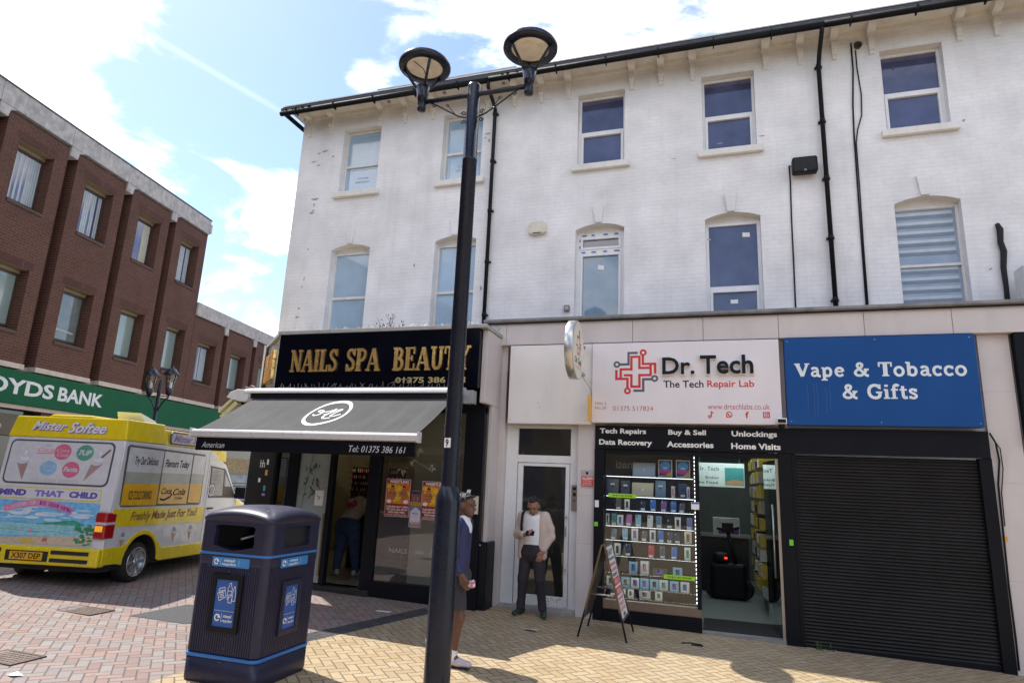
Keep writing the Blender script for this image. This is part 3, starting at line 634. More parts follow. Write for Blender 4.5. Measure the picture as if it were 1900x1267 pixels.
# ------------------------------------------------------------------ slab-serif lettering
def _c(x, y=None, w=.36): return [('s', x, 0, w), ('s', x, 1, w)]
def _b(pts, w=.13): return ('p', pts, w)
GL = {
 'N': (.88, [_b([(.16, .03), (.16, .97)], .1), _b([(.13, .97), (.72, .03)], .2), _b([(.72, .03), (.72, .97)], .1), ('s', .16, 0, .3), ('s', .72, 1, .3), ('s', .12, 1, .24)]),
 'A': (.88, [_b([(.13, .04), (.42, .98)], .1), _b([(.43, .98), (.74, .04)], .2), _b([(.22, .32), (.64, .32)], .09), ('s', .13, 0, .26), ('s', .74, 0, .34)]),
 'I': (.44, [_b([(.22, .02), (.22, .98)], .2), *_c(.22)]),
 'L': (.70, [_b([(.2, .02), (.2, .98)], .2), ('s', .2, 1, .36), _b([(.02, .045), (.62, .045)], .09), _b([(.6, 0), (.6, .3)], .08)]),
 'S': (.64, [_b([(.52, .76), (.44, .92), (.3, .95), (.15, .88), (.11, .74), (.2, .6), (.4, .49), (.53, .36), (.5, .15), (.33, .05), (.17, .08), (.09, .25)], .15), _b([(.55, 1), (.55, .68)], .07), _b([(.07, 0), (.07, .32)], .07)]),
 'P': (.70, [_b([(.2, .02), (.2, .98)], .2), *_c(.2), _b([(.2, .94), (.44, .94), (.58, .86), (.60, .71), (.54, .55), (.4, .47), (.2, .47)], .14)]),
 'B': (.74, [_b([(.2, .02), (.2, .98)], .2), *_c(.18, w=.32), _b([(.2, .94), (.42, .94), (.54, .86), (.55, .73), (.49, .59), (.38, .52), (.2, .52)], .14), _b([(.38, .52), (.57, .45), (.62, .28), (.55, .1), (.4, .05), (.2, .05)], .15)]),
 'E': (.70, [_b([(.2, .02), (.2, .98)], .2), _b([(.02, .955), (.6, .955)], .09), _b([(.2, .52), (.46, .52)], .09), _b([(.02, .045), (.62, .045)], .09), _b([(.58, 1), (.58, .7)], .08), _b([(.60, 0), (.60, .3)], .08), _b([(.46, .64), (.46, .4)], .07)]),
 'U': (.82, [_b([(.2, .97), (.2, .3), (.25, .12), (.4, .06), (.56, .12), (.64, .3), (.64, .97)], .15), ('s', .2, 1, .34), ('s', .64, 1, .28)]),
 'T': (.76, [_b([(.38, .02), (.38, .98)], .2), ('s', .38, 0, .36), _b([(.04, .955), (.72, .955)], .09), _b([(.07, 1), (.07, .68)], .08), _b([(.69, 1), (.69, .68)], .08)]),
 'Y': (.82, [_b([(.12, .97), (.4, .46)], .2), _b([(.4, .46), (.68, .97)], .1), _b([(.4, .5), (.4, .02)], .2), ('s', .4, 0, .36), ('s', .14, 1, .3), ('s', .68, 1, .26)]),
 'V': (.80, [_b([(.12, .97), (.41, .04)], .19), _b([(.41, .04), (.68, .97)], .12), ('s', .13, 1, .32), ('s', .67, 1, .28)]),
 'G': (.84, [_b([(.68, .74), (.6, .9), (.42, .95), (.2, .84), (.11, .5), (.2, .16), (.42, .05), (.6, .1), (.67, .2), (.67, .4)], .15), _b([(.48, .44), (.80, .44)], .09), _b([(.70, 1), (.70, .66)], .07)]),
 '&': (.90, [_b([(.82, .045), (.70, .06), (.50, .34), (.32, .6), (.24, .78), (.3, .92), (.42, .95), (.52, .85), (.47, .68)]), _b([(.48, .70), (.38, .56), (.22, .46), (.11, .26), (.2, .09), (.4, .05), (.6, .2), (.70, .46)]), _b([(.58, .5), (.84, .5)], .09)]),
 'a': (.60, [_b([(.11, .55), (.2, .65), (.36, .64), (.42, .54), (.42, .14), (.47, .05), (.58, .05)], .13), _b([(.42, .4), (.22, .37), (.12, .26), (.12, .14), (.2, .06), (.32, .07), (.42, .18)], .11)]),
 'p': (.68, [_b([(.18, -.28), (.18, .66)], .15), ('s', .18, -.28, .34), _b([(.04, .64), (.18, .64)], .09), _b([(.18, .5), (.32, .65), (.48, .6), (.55, .36), (.48, .1), (.33, .04), (.18, .16)], .13)]),
 'e': (.60, [_b([(.12, .37), (.5, .37)], .09), _b([(.5, .37), (.46, .56), (.32, .65), (.17, .57), (.11, .35), (.17, .12), (.33, .04), (.5, .15)], .13)]),
 'o': (.62, [('o', .31, .345, .21, .30, .13)]),
 'b': (.68, [_b([(.18, .04), (.18, 1)], .15), _b([(.03, .96), (.18, .96)], .09), _b([(.18, .5), (.32, .65), (.48, .6), (.55, .36), (.48, .1), (.33, .04), (.18, .14)], .13)]),
 'c': (.56, [_b([(.47, .5), (.42, .62), (.3, .65), (.16, .57), (.11, .35), (.17, .12), (.32, .04), (.48, .14)], .13), _b([(.48, .68), (.48, .46)], .07)]),
 'i': (.36, [_b([(.18, .04), (.18, .66)], .15), ('s', .18, 0, .32), _b([(.05, .62), (.18, .62)], .09), _b([(.18, .82), (.18, .98)], .16)]),
 'f': (.44, [_b([(.44, .86), (.36, .96), (.24, .92), (.19, .76), (.19, .04)], .14), ('s', .19, 0, .34), _b([(.04, .62), (.40, .62)], .09)]),
 't': (.44, [_b([(.2, .88), (.2, .18), (.26, .06), (.42, .1)], .14), _b([(.04, .62), (.40, .62)], .09)]),
 's': (.52, [_b([(.4, .5), (.34, .62), (.22, .65), (.12, .58), (.13, .45), (.36, .3), (.42, .18), (.34, .06), (.2, .04), (.1, .16)], .12), _b([(.42, .68), (.42, .47)], .06), _b([(.09, 0), (.09, .2)], .06)]),
 ' ': (.40, []),
}
def serif(mb, text, x0, x1, z0, z1, n0, n1=None, mi=0, wt=1.0):
    tot = sum(GL[c][0] for c in text); k = (x1-x0)/tot; h = z1-z0; x = x0
    def M(p): return (x+p[0]*k, z0+p[1]*h)
    e = 0
    for c in text:
        for g in GL[c][1]:
            e += 1; zz = (n0, (n1+.0004*(e % 7)) if n1 is not None else None); base = n0+.0003*(e % 7) if n1 is None else n0
            if g[0] == 'p':
                pts = g[1]
                if len(pts) > 2:                                  # soften the curves
                    for _ in range(1):
                        q = [pts[0]]
                        for a, b in zip(pts, pts[1:]): q += [(a[0]*.75+b[0]*.25, a[1]*.75+b[1]*.25), (a[0]*.25+b[0]*.75, a[1]*.25+b[1]*.75)]
                        pts = q+[pts[-1]]
                mb.stroke([M(p) for p in pts], g[2]*wt*(k*.6+h*.4), base, mi, z1=zz[1])
            elif g[0] == 's':
                yy = g[2]; yc = yy+.045 if yy <= 0 else yy-.045
                mb.stroke([M((g[1]-g[3]/2, yc)), M((g[1]+g[3]/2, yc))], .09*h, base, mi, z1=zz[1])
            else:
                mb.stroke([M((g[1]+g[3]*math.cos(a*math.pi/10), g[2]+g[4]*math.sin(a*math.pi/10))) for a in range(20)], g[5]*wt*(k*.6+h*.4), base, mi, True, z1=zz[1])
        x += GL[c][0]*k

# ------------------------------------------------------------------ signs over the right-hand shops
M_signwhite = mat('white_sign_panel', (0.78, 0.735, 0.765), 0.4, var=0.04, scale=1.5, dirt=0.08, bump=0.02, bscale=3)
M_signblank = mat('blank_sign_panel', (0.82, 0.79, 0.765), 0.4, var=0.04, scale=1.5, dirt=0.18, bump=0.03, bscale=3)
M_pink = mat('faded_red_print', (0.55, 0.13, 0.16), 0.5)
M_greyp = mat('slate_print', (0.10, 0.11, 0.15), 0.5)
bs = thing('sign_panel', 'blank cream white sign panel above the white glazed door', 'sign panel', (-2.47, YS, 3.4))
q = MB(FX(9.5)); q.box(-3.145, -1.80, 2.775, 4.03, -.1, 0); q.build('board', M_signblank, bs, bevel=.006); q = MB(FX(9.5)); q.box(-3.165, -3.147, 2.78, 3.65, -.09, -.01); q.build('edge_trim', M_blackp, bs)
q = MB(FX(9.5))
for x, z in ((-3.1, 3.98), (-3.1, 2.83), (-1.9, 2.83), (-2.65, 3.1), (-2.62, 3.03), (-1.9, 3.98)): q.ell(x, z, .008, .008, .0015, n=8)
q.build('screw', M_galv, bs)
DY = 9.45
dt = thing('shop_sign', 'white shop sign with a red circuit cross and raised dark lettering', 'sign', (-.45, YS, 3.4))
q = MB(FX(DY)); q.box(-1.79, .885, 2.80, 4.02, -.145, 0); q.build('board', M_signwhite, dt, bevel=.008)
q = MB(FX(DY))
def LP(px, py): return (-1.46+(px-757)*.002548, 3.91-(py-250)*.002615)
def path(l, mi): q.stroke([LP(*p) for p in l], .036, .0012+.0003*random.random(), mi)
path([(930, 286), (930, 335), (1001, 335), (1001, 392)], 0); path([(863, 365), (800, 365), (800, 421), (774, 421), (774, 368)], 0)
path([(863, 374), (863, 292), (910, 292), (910, 358), (975, 358)], 0); path([(975, 340), (975, 400), (912, 400)], 0)
path([(818, 400), (863, 400), (863, 467), (910, 467), (910, 392)], 0); path([(795, 421), (840, 421), (840, 474)], 0)
path([(900, 269), (846, 269), (846, 336), (795, 336)], 1); path([(875, 490), (932, 490), (932, 424), (980, 424)], 1)
for px, py, mi in ((932, 268, 0), (840, 491, 0), (777, 336, 1), (998, 420, 1)):
    c = LP(px, py); q.ring(c[0], c[1], .052, .052, .030, .002, mi, 22)
q.build('circuit_logo', [M_red, M_greyp], dt)
q = MB(FX(DY)); q.text('Dr.', -.73, -.27, 3.515, 3.77, .004, 1, bold=.02, depth=.06); q.text('Tech', -.19, .535, 3.515, 3.79, .004, 1, bold=.02, depth=.06)
q.text('Dr.', -.745, -.258, 3.50, 3.785, .003, 0, bold=.04, depth=.045); q.text('Tech', -.205, .55, 3.50, 3.805, .003, 0, bold=.04, depth=.045)
q.build('raised_lettering', [M_white, M_navyink], dt)
q = MB(FX(DY)); q.text('The Tech', -.72, -.15, 3.325, 3.43, .002, 0, bold=.015); q.text('Repair Lab', -.10, .54, 3.30, 3.43, .002, 1, bold=.015)
q.text('01375 517824', -1.465, -.87, 2.98, 3.05, .002, 2); q.text('www.drtechlabs.co.uk', -.10, .73, 3.01, 3.09, .002, 2)
q.text('Unit 2', -1.735, -1.565, 3.07, 3.115, .002, 3); q.text('No.30', -1.735, -1.565, 3.0, 3.045, .002, 3)
q.build('lettering', [M_navyink, M_red, M_pink, mat('brown_print', (0.35, 0.17, 0.17), 0.5)], dt)
q = MB(FX(DY)); 
q.ring(-.075, 2.905, .024, .024, .014, .002, 0, 14); q.stroke([(-.053, 2.905), (-.053, 2.975), (-.035, 2.96), (-.022, 2.957)], .014, .0024, 0)
q.ring(.19, 2.935, .045, .045, .012, .002, 0, 20); q.stroke([(.172, 2.955), (.178, 2.935), (.195, 2.92), (.212, 2.918)], .016, .0024, 0); q.flat([(.15, 2.91), (.148, 2.888), (.172, 2.897)], .0021, 0)
q.text('f', .405, .452, 2.89, 2.98, .002, 0, bold=.03)
q.stroke([(.645, 2.9), (.72, 2.9), (.72, 2.97), (.645, 2.97)], .015, .002, 0, True); q.ring(.6825, 2.935, .022, .022, .01, .0024, 0, 14); q.ell(.705, 2.957, .006, .006, .0024, 0, 8)
q.build('media_icon', M_red, dt)
va = thing('shop_sign', 'deep blue shop sign with white serif lettering above the black shutter', 'sign', (2.1, YS, 3.4))
M_vblue = mat('deep_blue_panel', (0.010, 0.072, 0.26), 0.5, var=0.07, scale=2, dirt=0.06, spec=.2)
q = MB(FX(DY)); q.box(.955, 3.262, 2.80, 4.025, -.145, 0); q.build('board', M_vblue, va, bevel=.008)
q = MB(FX(DY)); serif(q, 'Vape & Tobacco', 1.08, 3.14, 3.47, 3.66, .002, wt=1.22); serif(q, '& Gifts', 1.645, 2.56, 3.165, 3.36, .002, wt=1.22); q.build('lettering', mat('pale_blue_white', (0.72, 0.78, 0.80), 0.5), va)
q = MB(FX(DY))
for x in (1.22, 1.30, 1.34, 1.45, 1.5): q.stroke([(x, 3.42-random.uniform(0, .1)), (x+.01, 3.2), (x, 2.95+random.uniform(-.05, .1))], .004, .0016)
q.build('drip_stain', mat('drip_stain', (0.06, 0.13, 0.30), 0.6), va)
q = MB(FX(DY))
for x, z in ((1.0, 3.98), (1.0, 2.85), (3.2, 3.98), (3.22, 2.85), (2.1, 3.98), (2.1, 2.85)): q.ell(x, z, .009, .009, .0015, n=8)
q.build('screw', M_galv, va)
bf = thing('fascia_board', 'black fascia strip with white service lettering above the phone shop', 'sign', (.8, YS, 2.58))
q = MB(FX(9.55)); q.box(-1.745, 3.32, 2.42, 2.762, -.045, 0); q.build('board', M_blackp, bf, bevel=.005)
q = MB(FX(9.55))
for s, a, b, z0, z1 in (('Tech Repairs', -1.675, -.985, 2.625, 2.725), ('Data Recovery', -1.685, -.90, 2.455, 2.56), ('Buy & Sell', -.665, -.135, 2.625, 2.72), ('Accessories', -.685, -.035, 2.465, 2.55), ('Unlockings', .215, .815, 2.615, 2.715), ('Home Visits', .205, .855, 2.46, 2.545)):
    q.text(s, a, b, z0, z1, .002, bold=.03)
q.build('lettering', M_white, bf)
# projecting oval sign
ov = thing('projecting_sign', 'round white projecting sign with silver rim on brackets at right angles to the wall', 'sign', (-1.93, YS, 3.75))
F0 = Fr((-1.86, 8.73, 3.77), (0, 1, 0), (0, 0, 1))                    # face looks towards +X
q = MB(F0); n = 40; rx, rz_ = .40, .43
A = [(rx*math.cos(2*math.pi*i/n), rz_*math.sin(2*math.pi*i/n)) for i in range(n)]
q.loft([[(x*.99, y*.99, -.12) for x, y in A], [(x, y, -.112) for x, y in A], [(x, y, -.008) for x, y in A], [(x*.985, y*.985, 0) for x, y in A]]); q.build('rim', mat('silver_rim', (0.62, 0.61, 0.59), 0.3, 0.85, var=0.05), ov)
q = MB(F0); q.ell(0, 0, rx*.96, rz_*.96, .002, 0, 40); q.build('face', mat('sign_face', (0.78, 0.75, 0.62), 0.4), ov)
q = MB(F0)
for l in ([(-.10, .1), (-.1, .18), (.03, .18), (.03, .3)], [(.06, .3), (.06, .1), (.16, .1), (.16, .02)], [(-.16, .05), (-.06, .05), (-.06, -.06), (.04, -.06)], [(.0, .04), (.1, .04), (.1, -.1)]): q.stroke(l, .025, .004, 0)
q.text('Dr. Tech', -.2, .2, -.21, -.12, .004, 1, bold=.02); q.text('The Tech Repair Lab', -.16, .16, -.28, -.25, .004, 0); q.build('lettering', [M_red, M_navyink], ov)
q = MB(); q.box(-1.94, -1.90, 9.08, 9.45, 3.93, 3.97); q.box(-1.94, -1.90, 9.08, 9.45, 3.5, 3.54); q.build('bracket', M_galv, ov)
cable('cable', 'thin grey wire drooping from the round projecting sign to the wall', [(-1.92, 9.2, 3.5), (-1.88, 9.4, 3.42), (-1.80, 9.44, 3.3), (-1.795, 9.445, 3.12)], .006, M_galv)
yl = thing('projecting_plate', 'small yellow plate sticking out at the left edge of the white shop sign', 'sign', (-1.78, DY, 3.0))
q = MB(); q.box(-1.800, -1.790, 9.18, 9.44, 2.80, 3.19); q.build('plate', mat('yellow_plate', (0.75, 0.42, 0.03), 0.45), yl, bevel=.002)
q = MB(Fr((-1.789, 9.3, 3.0), (0, 1, 0), (0, 0, 1))); q.text('SALE', -.09, .09, .0, .05, .001); q.text('HERE', -.09, .09, -.08, -.03, .001); q.build('lettering', M_red, yl) if False else None
# camera and cables
cc = thing('security_camera', 'small white security camera under the corner of the white shop sign', 'camera', (.86, 9.4, 2.82))
q = MB(); q.box(.80, .93, 9.30, 9.44, 2.80, 2.88); q.build('housing', M_upvc, cc, bevel=.012)
q = MB(); q.box(.815, .915, 9.285, 9.302, 2.815, 2.862); q.lathe([(.03, -.055), (.045, -.03), (.045, 0)], (.865, 9.37, 2.80), 14); q.build('lens', M_black, cc)
cable('cable', 'loose black wire looping along the top of the black fascia strip', [(-1.6, 9.52, 2.775), (-1.35, 9.5, 2.80), (-1.1, 9.51, 2.785), (-.7, 9.52, 2.78), (.1, 9.52, 2.775), (.6, 9.5, 2.77), (.8, 9.45, 2.8)], .005)
cable('cable', 'bundle of black cables hanging down the stone pier right of the shutter', [(3.33, 9.54, 2.74), (3.39, 9.56, 2.62), (3.41, 9.57, 2.4), (3.37, 9.58, 2.1), (3.36, 9.58, 1.5), (3.35, 9.58, .9), (3.355, 9.58, .3), (3.35, 9.58, -.05)], .011)
cable('cable', 'thin black cable curving beside the cable bundle on the right pier', [(3.34, 9.54, 2.7), (3.43, 9.56, 2.55), (3.44, 9.575, 2.3), (3.395, 9.58, 2.0), (3.385, 9.58, 1.6)], .006)
q = MB(FX(YS)); q.box(3.358, 3.405, 1.415, 1.475, .002, .006); tag(q.build('sticker', mat('amber_sticker', (0.75, 0.36, 0.02), 0.5)), 'small orange sticker on the stone pier right of the shutter', 'sticker')

# ------------------------------------------------------------------ shutter
sh = thing('roller_shutter', 'closed black roller shutter under the deep blue sign', 'shutter', (2.1, YS, -.1))
q = MB(); n = 58; z0, z1 = gz(2)-.02, 2.40; prof = []
for k in range(n):
    a = z0+(z1-z0)*k/n; b = (z1-z0)/n; prof += [(YS+.055, a), (YS+.022, a+b*.25), (YS+.016, a+b*.5), (YS+.022, a+b*.75)]
prof.append((YS+.055, z1))
vs = [(x, y, z) for y, z in prof for x in (1.03, 3.20)]
q.add(vs, [(2*i, 2*i+1, 2*i+3, 2*i+2) for i in range(len(prof)-1)]); q.build('curtain', mat('shutter_black', (0.010, 0.010, 0.012), 0.38, var=0.5, scale=1.6, dirt=0.4, spec=.3), sh, smooth=True)
for a, b in ((.985, 1.04), (3.19, 3.332)): q = MB(); q.box(a, b, YS-.03, YS+.08, gz(a)-.02, 2.417); q.build('guide_rail', M_blackp, sh, bevel=.004)
q = MB(); q.box(1.04, 3.19, YS+.005, YS+.05, gz(2)-.02, gz(2)+.05); q.build('bottom_rail', M_blackp, sh, bevel=.004)

# ------------------------------------------------------------------ phone shop front and interior
PS = thing('phone_shop_front', 'black framed phone shop front with a glass door standing open', 'shop front', (-.4, YS, 0))
q = MB(); q.box(-1.755, -1.61, YS-.04, YS+.12, gz(-1.7)-.02, 2.418); q.box(.815, .983, YS-.04, YS+.12, gz(.9)-.02, 2.418); q.box(-1.61, .815, YS-.02, YS+.1, 2.345, 2.418)
q.box(-.30, -.245, YS-.01, YS+.08, .27, 2.345); q.build('frame', M_blackp, PS, bevel=.004)
q = MB(); q.box(-1.61, -.245, YS-.025, YS+.1, gz(-.9)-.03, .165); q.build('stall_riser', M_blackp, PS, bevel=.004)
q = MB(); q.box(-1.61, -.245, YS-.004, YS+.10, .166, .285); q.build('wooden_ledge', mat('brown_ledge', (0.20, 0.14, 0.10), 0.5, var=0.1), PS)
q = MB(FX(YS)); q.rect(-1.61, -.30, .285, 2.345, -.02); q.build('window_glass', mat_glass('display_glass', refl=0.8, base=0.02), PS)
q = MB(); q.box(-.245, .815, YS-.03, YS+.12, gz(.3)-.03, gz(.3)+.035); q.build('door_sill', M_galv, PS)
DEP = 15.5; fl = gz(.3)+.03
q = MB(); q.quad((-.24, YS+.12, fl), (.82, YS+.12, fl), (2.0, DEP, fl), (-1.6, DEP, fl)); q.build('shop_floor', mat('pale_floor_tile', (0.34, 0.38, 0.36), 0.16, var=0.08), PS)
q = MB(); q.box(-.24, .81, YS+.12, YS+1.0, fl, fl+.012); q.build('door_mat', mat('black_door_mat', (0.018, 0.018, 0.02), 0.95, bump=0.5, bscale=200), PS)
q = MB(); q.quad((-1.7, DEP, fl), (2.0, DEP, fl), (2.0, DEP, 2.7), (-1.7, DEP, 2.7)); q.quad((1.0, YS+.1, fl), (1.0, DEP, fl), (1.0, DEP, 2.7), (1.0, YS+.1, 2.7)); q.quad((-1.75, YS+.1, fl), (-1.75, DEP, fl), (-1.75, DEP, 2.7), (-1.75, YS+.1, 2.7))
q.quad((-1.75, YS+.1, 2.7), (1.0, YS+.1, 2.7), (1.0, DEP, 2.7), (-1.75, DEP, 2.7)); q.build('inner_wall', mat('shop_inner_paint', (0.13, 0.155, 0.148), 0.6), PS)
q = MB(); q.box(-1.75, -.26, YS+.42, YS+.45, fl, 2.7); q.build('display_back', mat('display_back', (0.045, 0.045, 0.05), 0.6, var=0.3), PS)
q = MB(); q.box(-.262, -.25, YS+.1, YS+.46, .165, 2.34); q.build('side_glass', M_clear, PS)
for x in (-.18, .28, .7):
    for y in (10.6, 12.0, 13.4): 
        q = MB(); q.box(x-.13, x+.13, y, y+.5, 2.675, 2.69); q.build('ceiling_light', emis('ceiling_panel_glow', (0.9, 1.0, 1.0, 1), 3.0), PS)
# shelves and light strips
SZ = [2.03, 1.74, 1.54, 1.31, 1.11, .89, .655, .455, .32]
for z in SZ:
    s = MB(); s.box(-1.605, -.305, YS+.07, YS+.40, z-.008, z); so1 = s.build('glass_shelf', mat_glass('shelf_glass', (.86, .93, .90), refl=.8), PS)
    s = MB(); x = -1.59; 
    while x < -.33:
        if random.random() < .8: s.box(x, x+.006, YS+.064, YS+.069, z-.006, z-.002)
        x += .05
    s.build('shelf_light', emis('cool_led_glow', (0.85, 0.92, 1.0, 1), 0.9), so1)
    s = MB(); s.box(-1.59, -.33, YS+.10, YS+.112, z-.012, z-.0085); s.build('added_fill_strip', emis('added_fill_glow', (0.88, 0.94, 1.0, 1), 2.2), so1)  # added glow strip under each shelf to brighten the goods
s = MB(); s.box(-.318, -.302, YS+.05, YS+.06, .30, 2.34); ls = s.build('light_strip', M_black, PS); s = MB(); z = .33
while z < 2.32: s.box(-.3135, -.3065, YS+.044, YS+.0495, z, z+.028); z += .055
s.build('led', emis('led_strip_glow', (0.9, 0.95, 1.0, 1), 2.2), ls)
# open glass door with long handles
gd = MB(Fr((.79, YS+.03, 0), (-.13, 1, 0), (0, 0, 1))); gd.box(0, .86, fl+.02, 2.33, -.006, .006); do = gd.build('glass_door', mat_glass('door_glass', (0.70, 0.86, 0.82), refl=1.3, base=0.06), PS)
q = MB(Fr((.79, YS+.03, 0), (-.13, 1, 0), (0, 0, 1))); q.tube([(.10, .75, .05), (.10, 1.72, .05)], .014, 10); 
for z in (.82, 1.64): q.tube([(.10, z, .006), (.10, z, .05)], .009, 8)
q.tube([(.10, .75, -.05), (.10, 1.72, -.05)], .014, 10)
q.build('handle', M_steel, do)
q = MB(); q.box(.775, .81, YS-.02, YS+.02, gz(.8), 2.34); q.build('door_jamb', mat('door_jamb', (0.40, 0.36, 0.30), 0.4, 0.4), PS)
q = MB(FX(YS)); q.box(.905, .955, 1.20, 1.275, .042, .046); tag(q.build('sticker', mat('lime_sticker', (0.18, 0.62, 0.04), 0.5)), 'lime green sticker on the black post right of the open shop door', 'sticker')
q = MB(FX(YS)); q.box(-1.745, -1.69, 1.29, 1.35, .042, .046); tag(q.build('sticker', bpy.data.materials['lime_sticker']), 'lime green sticker on the black post left of the phone display', 'sticker')
q = MB(FX(YS)); q.box(-1.74, -1.68, 1.56, 1.66, .042, .046); tag(q.build('sticker', M_label), 'small white sticker on the black post left of the phone display', 'sticker')
q = MB(FX(YS)); q.box(-.36, -.25, 1.60, 1.70, .012, .016); q.rect(-.355, -.255, 1.675, 1.695, .0165, 1); tag(q.build('sticker', [M_label, mat('navy_print', (0.02, 0.05, 0.3), 0.5)]), 'white and blue notice on the glass at the open shop door', 'sticker')
M_lime = mat('lime_strip', (0.35, 0.72, 0.03), 0.5)
for (a, b, z, lab) in ((-1.54, -1.135, 1.715, 'lime green notice strip across the tablets at the upper left of the phone window'), (-.75, -.325, .64, 'lime green notice strip low on the right of the phone window')):
    q = MB(FX(YS)); q.box(a, b, z, z+.055, .022, .024, 0); q.text('WE BUY ANY PHONES', a+.05, b-.05, z+.014, z+.04, .0245, 1, bold=.02); tag(q.build('notice_strip', [M_lime, M_navyink]), lab, 'notice')
# goods
CL = {'slate grey': (.10, .11, .14), 'silver': (.55, .56, .58), 'navy': (.015, .03, .09), 'bright blue': (.03, .15, .5), 'purple': (.22, .08, .32), 'teal': (.03, .28, .28), 'pink': (.55, .12, .45), 'pale blue': (.35, .55, .72), 'white': (.75, .74, .73), 'blue grey': (.18, .28, .40), 'black': (.015, .015, .018), 'violet': (.16, .18, .5), 'red': (.65, .02, .06), 'gold': (.62, .50, .34), 'cream': (.68, .60, .48)}
RW = ['top', 'second', 'third', 'fourth', 'fifth', 'sixth', 'seventh', 'eighth', 'lowest']
usedlab = {}
def goods_label(base):
    usedlab[base] = usedlab.get(base, 0)+1; return base
def phone(x, row, col, h=.15, w=.073, neigh=''):
    h *= 1.1; w *= 1.12
    z = SZ[row]; y = YS+.17+random.uniform(-.02, .03); tilt = R(random.uniform(8, 16)); yaw = R(random.uniform(-14, 14))
    t = thing('phone', '%s phone on the %s shop window shelf%s' % (col, RW[row], neigh), 'phone', (x, y, z+.002), yaw, 'phones on display in the shop window')
    f = Fr((0, 0, 0), (1, 0, 0), (0, math.sin(tilt), math.cos(tilt)))
    q = MB(f); r = .012; pts = []
    for cx, cy, a0 in ((w/2-r, h-r, 0), (-w/2+r, h-r, 90), (-w/2+r, r, 180), (w/2-r, r, 270)):
        for k in range(4): a = R(a0+30*k); pts.append((cx+r*math.cos(a), cy+r*math.sin(a)))
    q.poly(pts, -.008, 0); q.build('body', mat('phone_'+col.replace(' ', '_'), CL[col], 0.25, var=0.05), t, local=True)
    q = MB(f); q.box(-w/2+.008, -w/2+.034, h-.04, h-.008, .0005, .003, 0)
    for k in range(2): q.ell(-w/2+.021, h-.031+.014*k, .006, .006, .0035, 1, 10)
    q.build('camera_bump', [mat('phone_dark', (.03, .03, .035), .3), M_steel], t, local=True)
    q = MB(f); q.box(-.03, .03, -.002, .028, .02, .022); q.build('price_tag', M_label, t, local=True)
def carton(x, row, col, w=.08, h=.16, d=.03, pic='dark', neigh=''):
    z = SZ[row]; y = YS+.16+random.uniform(-.02, .03)
    t = thing('phone_box', '%s phone carton with %s picture, %s window shelf%s' % (col, pic, RW[row], neigh), 'box', (x, y, z+.001), R(random.uniform(-10, 10)), 'phone cartons in the shop window')
    q = MB(Fr((0, 0, 0), (1, 0, 0), (0, 0, 1))); q.box(-w/2, w/2, 0, h, -d, 0); q.build('carton', mat('carton_'+col.replace(' ', '_'), CL[col], .5, var=.04), t, bevel=.001, local=True)
    pc = {'dark': (.04, .03, .07), 'blue': (.05, .15, .45), 'pink': (.6, .25, .3), 'violet': (.25, .12, .45), 'green': (.1, .35, .25), 'brown': (.25, .15, .1)}[pic]
    q = MB(Fr((0, 0, 0), (1, 0, 0), (0, 0, 1))); q.rect(-w*.22, w*.22, h*.18, h*.8, .0008, 0); q.ell(-w*.1, h*.68, w*.07, w*.07, .0012, 1, 10); q.ell(-w*.1, h*.55, w*.07, w*.07, .0012, 1, 10)
    q.build('picture', [mat('picture_'+pic, pc, .4), M_black], t, local=True)
def tablet(x, row, col, w, h, neigh=''):
    z = SZ[row]; y = YS+.2; t = thing('tablet', '%s tablet on the %s shop window shelf%s' % (col, RW[row], neigh), 'tablet', (x, y, z+.001))
    f = Fr((0, 0, 0), (1, 0, 0), (0, .2, 1)); q = MB(f); q.box(-w/2, w/2, 0, h, -.008, 0); q.build('body', mat('phone_'+col.replace(' ', '_'), CL[col], .3), t, bevel=.004, local=True)
    q = MB(f); q.ring(0, h*.55, .012, .012, .008, .001); q.build('badge', M_black, t, local=True)
    q = MB(f); q.box(-.03, .03, h*.1, h*.1+.03, .004, .006) if h < .23 else q.box(-.03, .03, h*.62, h*.62+.025, .004, .006); q.build('price_tag', M_label, t, local=True)
def laptop(x, row, col, w, h):
    z = SZ[row]; t = thing('laptop', '%s laptop lid facing out on the %s shelf of the shop window' % (col, RW[row]), 'laptop', (x, YS+.22, z+.001))
    f = Fr((0, 0, 0), (1, 0, 0), (0, .25, 1)); q = MB(f); q.box(-w/2, w/2, 0, h, -.012, 0); q.build('lid', mat('laptop_'+col, CL[col], .35, .4, var=.03), t, bevel=.005, local=True)
    q = MB(f); q.ell(0, h*.5, .014, .017, .001); q.build('badge', M_white, t, local=True); q = MB(f); q.box(-w/2, w/2, -.0, .01, -.06, -.013); q.build('base', M_steel, t, local=True)
laptop(-1.05, 0, 'silver', .34, .22)
